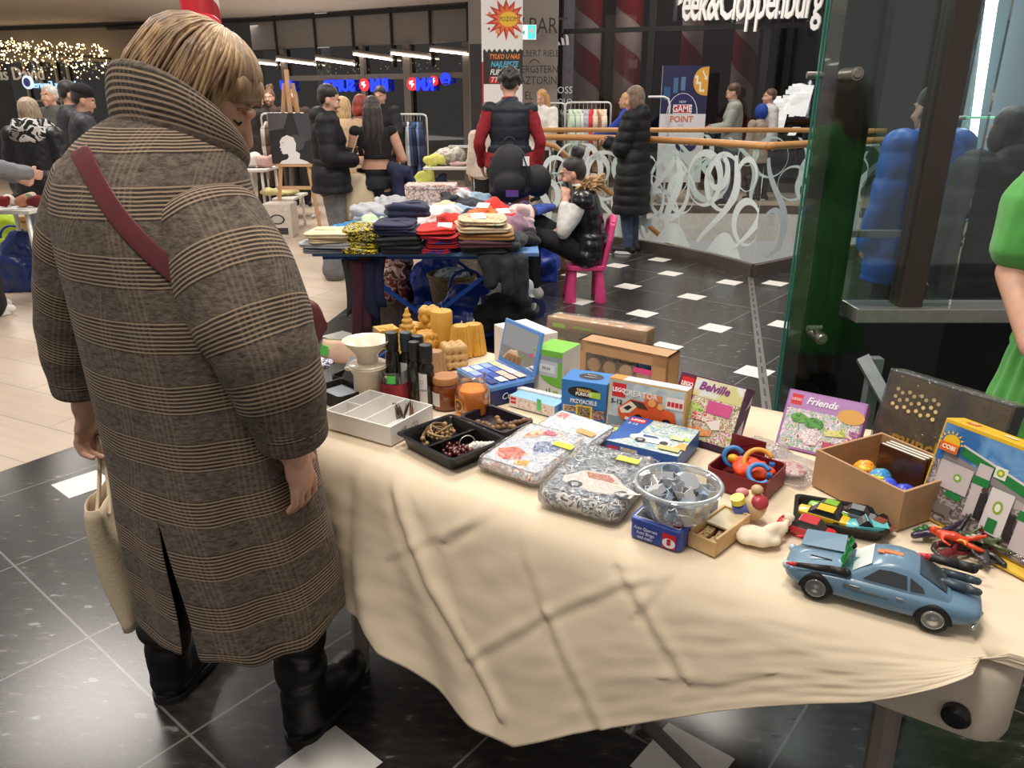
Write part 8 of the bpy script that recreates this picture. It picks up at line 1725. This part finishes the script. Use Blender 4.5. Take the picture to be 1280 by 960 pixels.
heap('yellow bag with orange pattern on the far white table',571,170,10.5,.22,.22,patch(['#e0c23c','#d8a03a','#e4d060'],14,.7),seed=3,name='fabric_bag',cat='bag')
heap('pinkish folded textiles on the far white table',578,186,10.2,.34,.07,M_('#b89a94'),seed=4)
heap('turquoise folded cloth at the right of the far white table',600,184,10.2,.36,.14,M_('#5aa8b0'),seed=5)
heap('yellow-green cloth hanging at the left end of the far table',528,195,10.0,.34,.82,M_('#c0c060'),z=0,seed=6)
heap('pink quilted bag at the back edge of the clothes table',566,232,6.5,.30,.17,M_('#d09aa8'),z=T2,seed=7,name='fabric_bag',cat='bag')
heap('dark jeans pile hanging below the far white table',545,215,10.1,.36,.70,M_('#28324a'),z=0,seed=8)
heap('brown leather bag hanging below the far white table',560,225,9.9,.2,.6,M_('#4a3a30'),z=0,seed=9,name='leather_bag',cat='bag')
heap('white crumpled cloth hanging at the far left of the table legs',512,228,9.6,.3,.6,M_('#cfcac4'),z=0,seed=10)
p=Q(606,160,10.5); t=thing('wooden_box','small wooden box on the shelf of the far table','box',(p.x,10.5,1.0)); g=G(); g.box((0,0,.1),(.13,.12,.2)); g.make('box_body',mat('#c09058',.6),t,bevel=.005)
t=thing('table_shelf','low white wire shelf standing on the far white table','shelf',(Q(590,170,10.5).x,10.5,.76)); g=G(); g.box((0,0,.23),(.62,.3,.02)); g.make('shelf_board',RK,t); 
for s in(-1,1): g=G(); g.cyl((s*.29,0,0),(s*.29,0,.23),.012); g.make('leg',RK,t)
# tables by the coat rack and far left
ftable('market table with pale goods beside the coat rack',298,340,10.2,.74)
for i,(lb,px,w,h,c) in enumerate((('white goods heap on the table by the coat rack',310,.35,.2,'#d4cdc6'),('pinkish goods heap on the table by the coat rack',330,.28,.16,'#c8a49c'),('amber goods heap at the left of that table',302,.25,.12,'#c89a4a'))): heap(lb,px,190,10.2,w,h,M_(c),z=.74,seed=20+i,cat='goods',name='goods_heap')
ftable('low table with boxes behind the easel legs',345,372,9.9,.42); heap('yellowish cloth on the low table behind the easel',350,232,9.9,.5,.1,M_('#d0c890'),z=.42,seed=31)
p=Q(336,215,8.7); t=thing('carton_box','white box with black oval mark on the floor below the coat rack','box',(Q(350,262,9.3).x,9.3,0)); g=G(); g.box((0,0,.2),(.34,.3,.4)); g.make('box_body',mat('#c8c0b6',.6),t,bevel=.004); art(t,frame((-.17,-.15,0),(1,0,0),(0,0,1)),[('c',.17,.22,(.09,.06),'#2c2826'),('c',.17,.22,(.07,.045),'#b8b0a8'),('r',.05,.04,.24,.08,'#3a3634')])
ftable('market table with small goods in front of the leather jacket woman',-30,52,6.2,.75,.6)
for i in range(7): 
    c=['#8a2a2a','#d8d0c8','#3a2a26','#b07a5a','#5a6a4a','#c8b8a8','#6a1f22'][i]; heap('%s small goods on the left edge table'%['dark red','white','dark brown','tan','green','beige','maroon'][i],8+i*6.5,262,6.1+.1*(i%3),.12,.10,M_(c),z=.75,seed=40+i,cat='goods',name='goods_heap')
t=sack('shopping_bag','big dark blue carrier bag on the floor at the left edge',32,362,.46,.3,.50,mat('#122a66',.3,var=.15,bump=.15,bscale=12),handle=BLUE,seed=50); 
t=sack('shopping_bag','neon yellow-green bag standing behind the dark blue carrier bag',22,345,.28,.2,.62,mat('#b8d428',.5),seed=51)
t=sack('cardboard_box','brown cardboard box under the left edge table','50','300',.1,.1,.1,KRAFT) if 0 else None
g=G(); p=P(62,330); t=thing('cardboard_box','brown cardboard box under the table at the left edge','box',(p.x,p.y,0),.2); g.box((0,0,.22),(.4,.3,.44)); g.make('box_body',KRAFT,t,bevel=.004); g=G(); g.box((0,-.17,.47),(.4,.12,.004),M.Rotation(-.6,3,'X')); g.make('flap',KRAFT,t)
p=Q(722,330,6.9); t=thing('wicker_basket','brown wicker basket behind the seated woman\'s knees','basket',(.42,7.3,0)); g=G(); g.lathe([(.13,0),(.16,.2),(.17,.34),(.155,.34),(.12,.03),(0,.03)],n=28); g.make('basket_body',mat('#8a6238',.8,var=.3,scale=50,bump=.6),t,smooth=True); g=G(); g.torus((0,0,.34),.163,.014,28,8); g.make('basket_rim',mat('#7a5630',.8),t,smooth=True)
# ================= lights: unseen ceiling lamps of the mall, plus added fill lights
def area(name,loc,size,power,col=(1,.93,.85),rot=(0,0,0),sy=None,spread=PI):
    l=bpy.data.lights.new(name,'AREA'); l.energy=power; l.color=col; l.size=size; l.spread=spread
    if sy: l.shape='RECTANGLE'; l.size_y=sy
    o=bpy.data.objects.new(name,l); COL.objects.link(o); o.location=loc; o.rotation_euler=rot; return o
area('ceiling_or_fill_lamp',(.3,1.5,4.2),.7,52)
area('ceiling_or_fill_lamp',(-1.0,.3,4.2),1.0,72)  # unseen front fill, added to brighten coat and cloth
area('ceiling_or_fill_lamp',(-.4,4.6,4.6),1.2,130)
area('ceiling_or_fill_lamp',(2.4,6.5,4.8),1.4,100)
area('ceiling_or_fill_lamp',(-4.5,6.5,4.6),1.6,150)
area('ceiling_or_fill_lamp',(-3.0,11.3,4.3),1.6,170)
area('ceiling_or_fill_lamp',(2.6,12.0,4.8),1.6,120)
area('ceiling_or_fill_lamp',(-8.5,12.5,4.3),1.8,140)
area('ceiling_or_fill_lamp',(-4.0,15.5,.8),3,40,rot=(PI,0,0))  # unseen area light set low and shining upward
area('shop_fill_lamp',(3.0,15.0,4.1),2.5,60,sy=.6)  # unseen area light added inside the shop to brighten the dark columns
area('shop_fill_lamp',(-4.0,18.0,3.1),5,40,sy=.6)
area('shop_fill_lamp',(2.6,4.0,3.6),.8,22,col=(.85,.95,1))
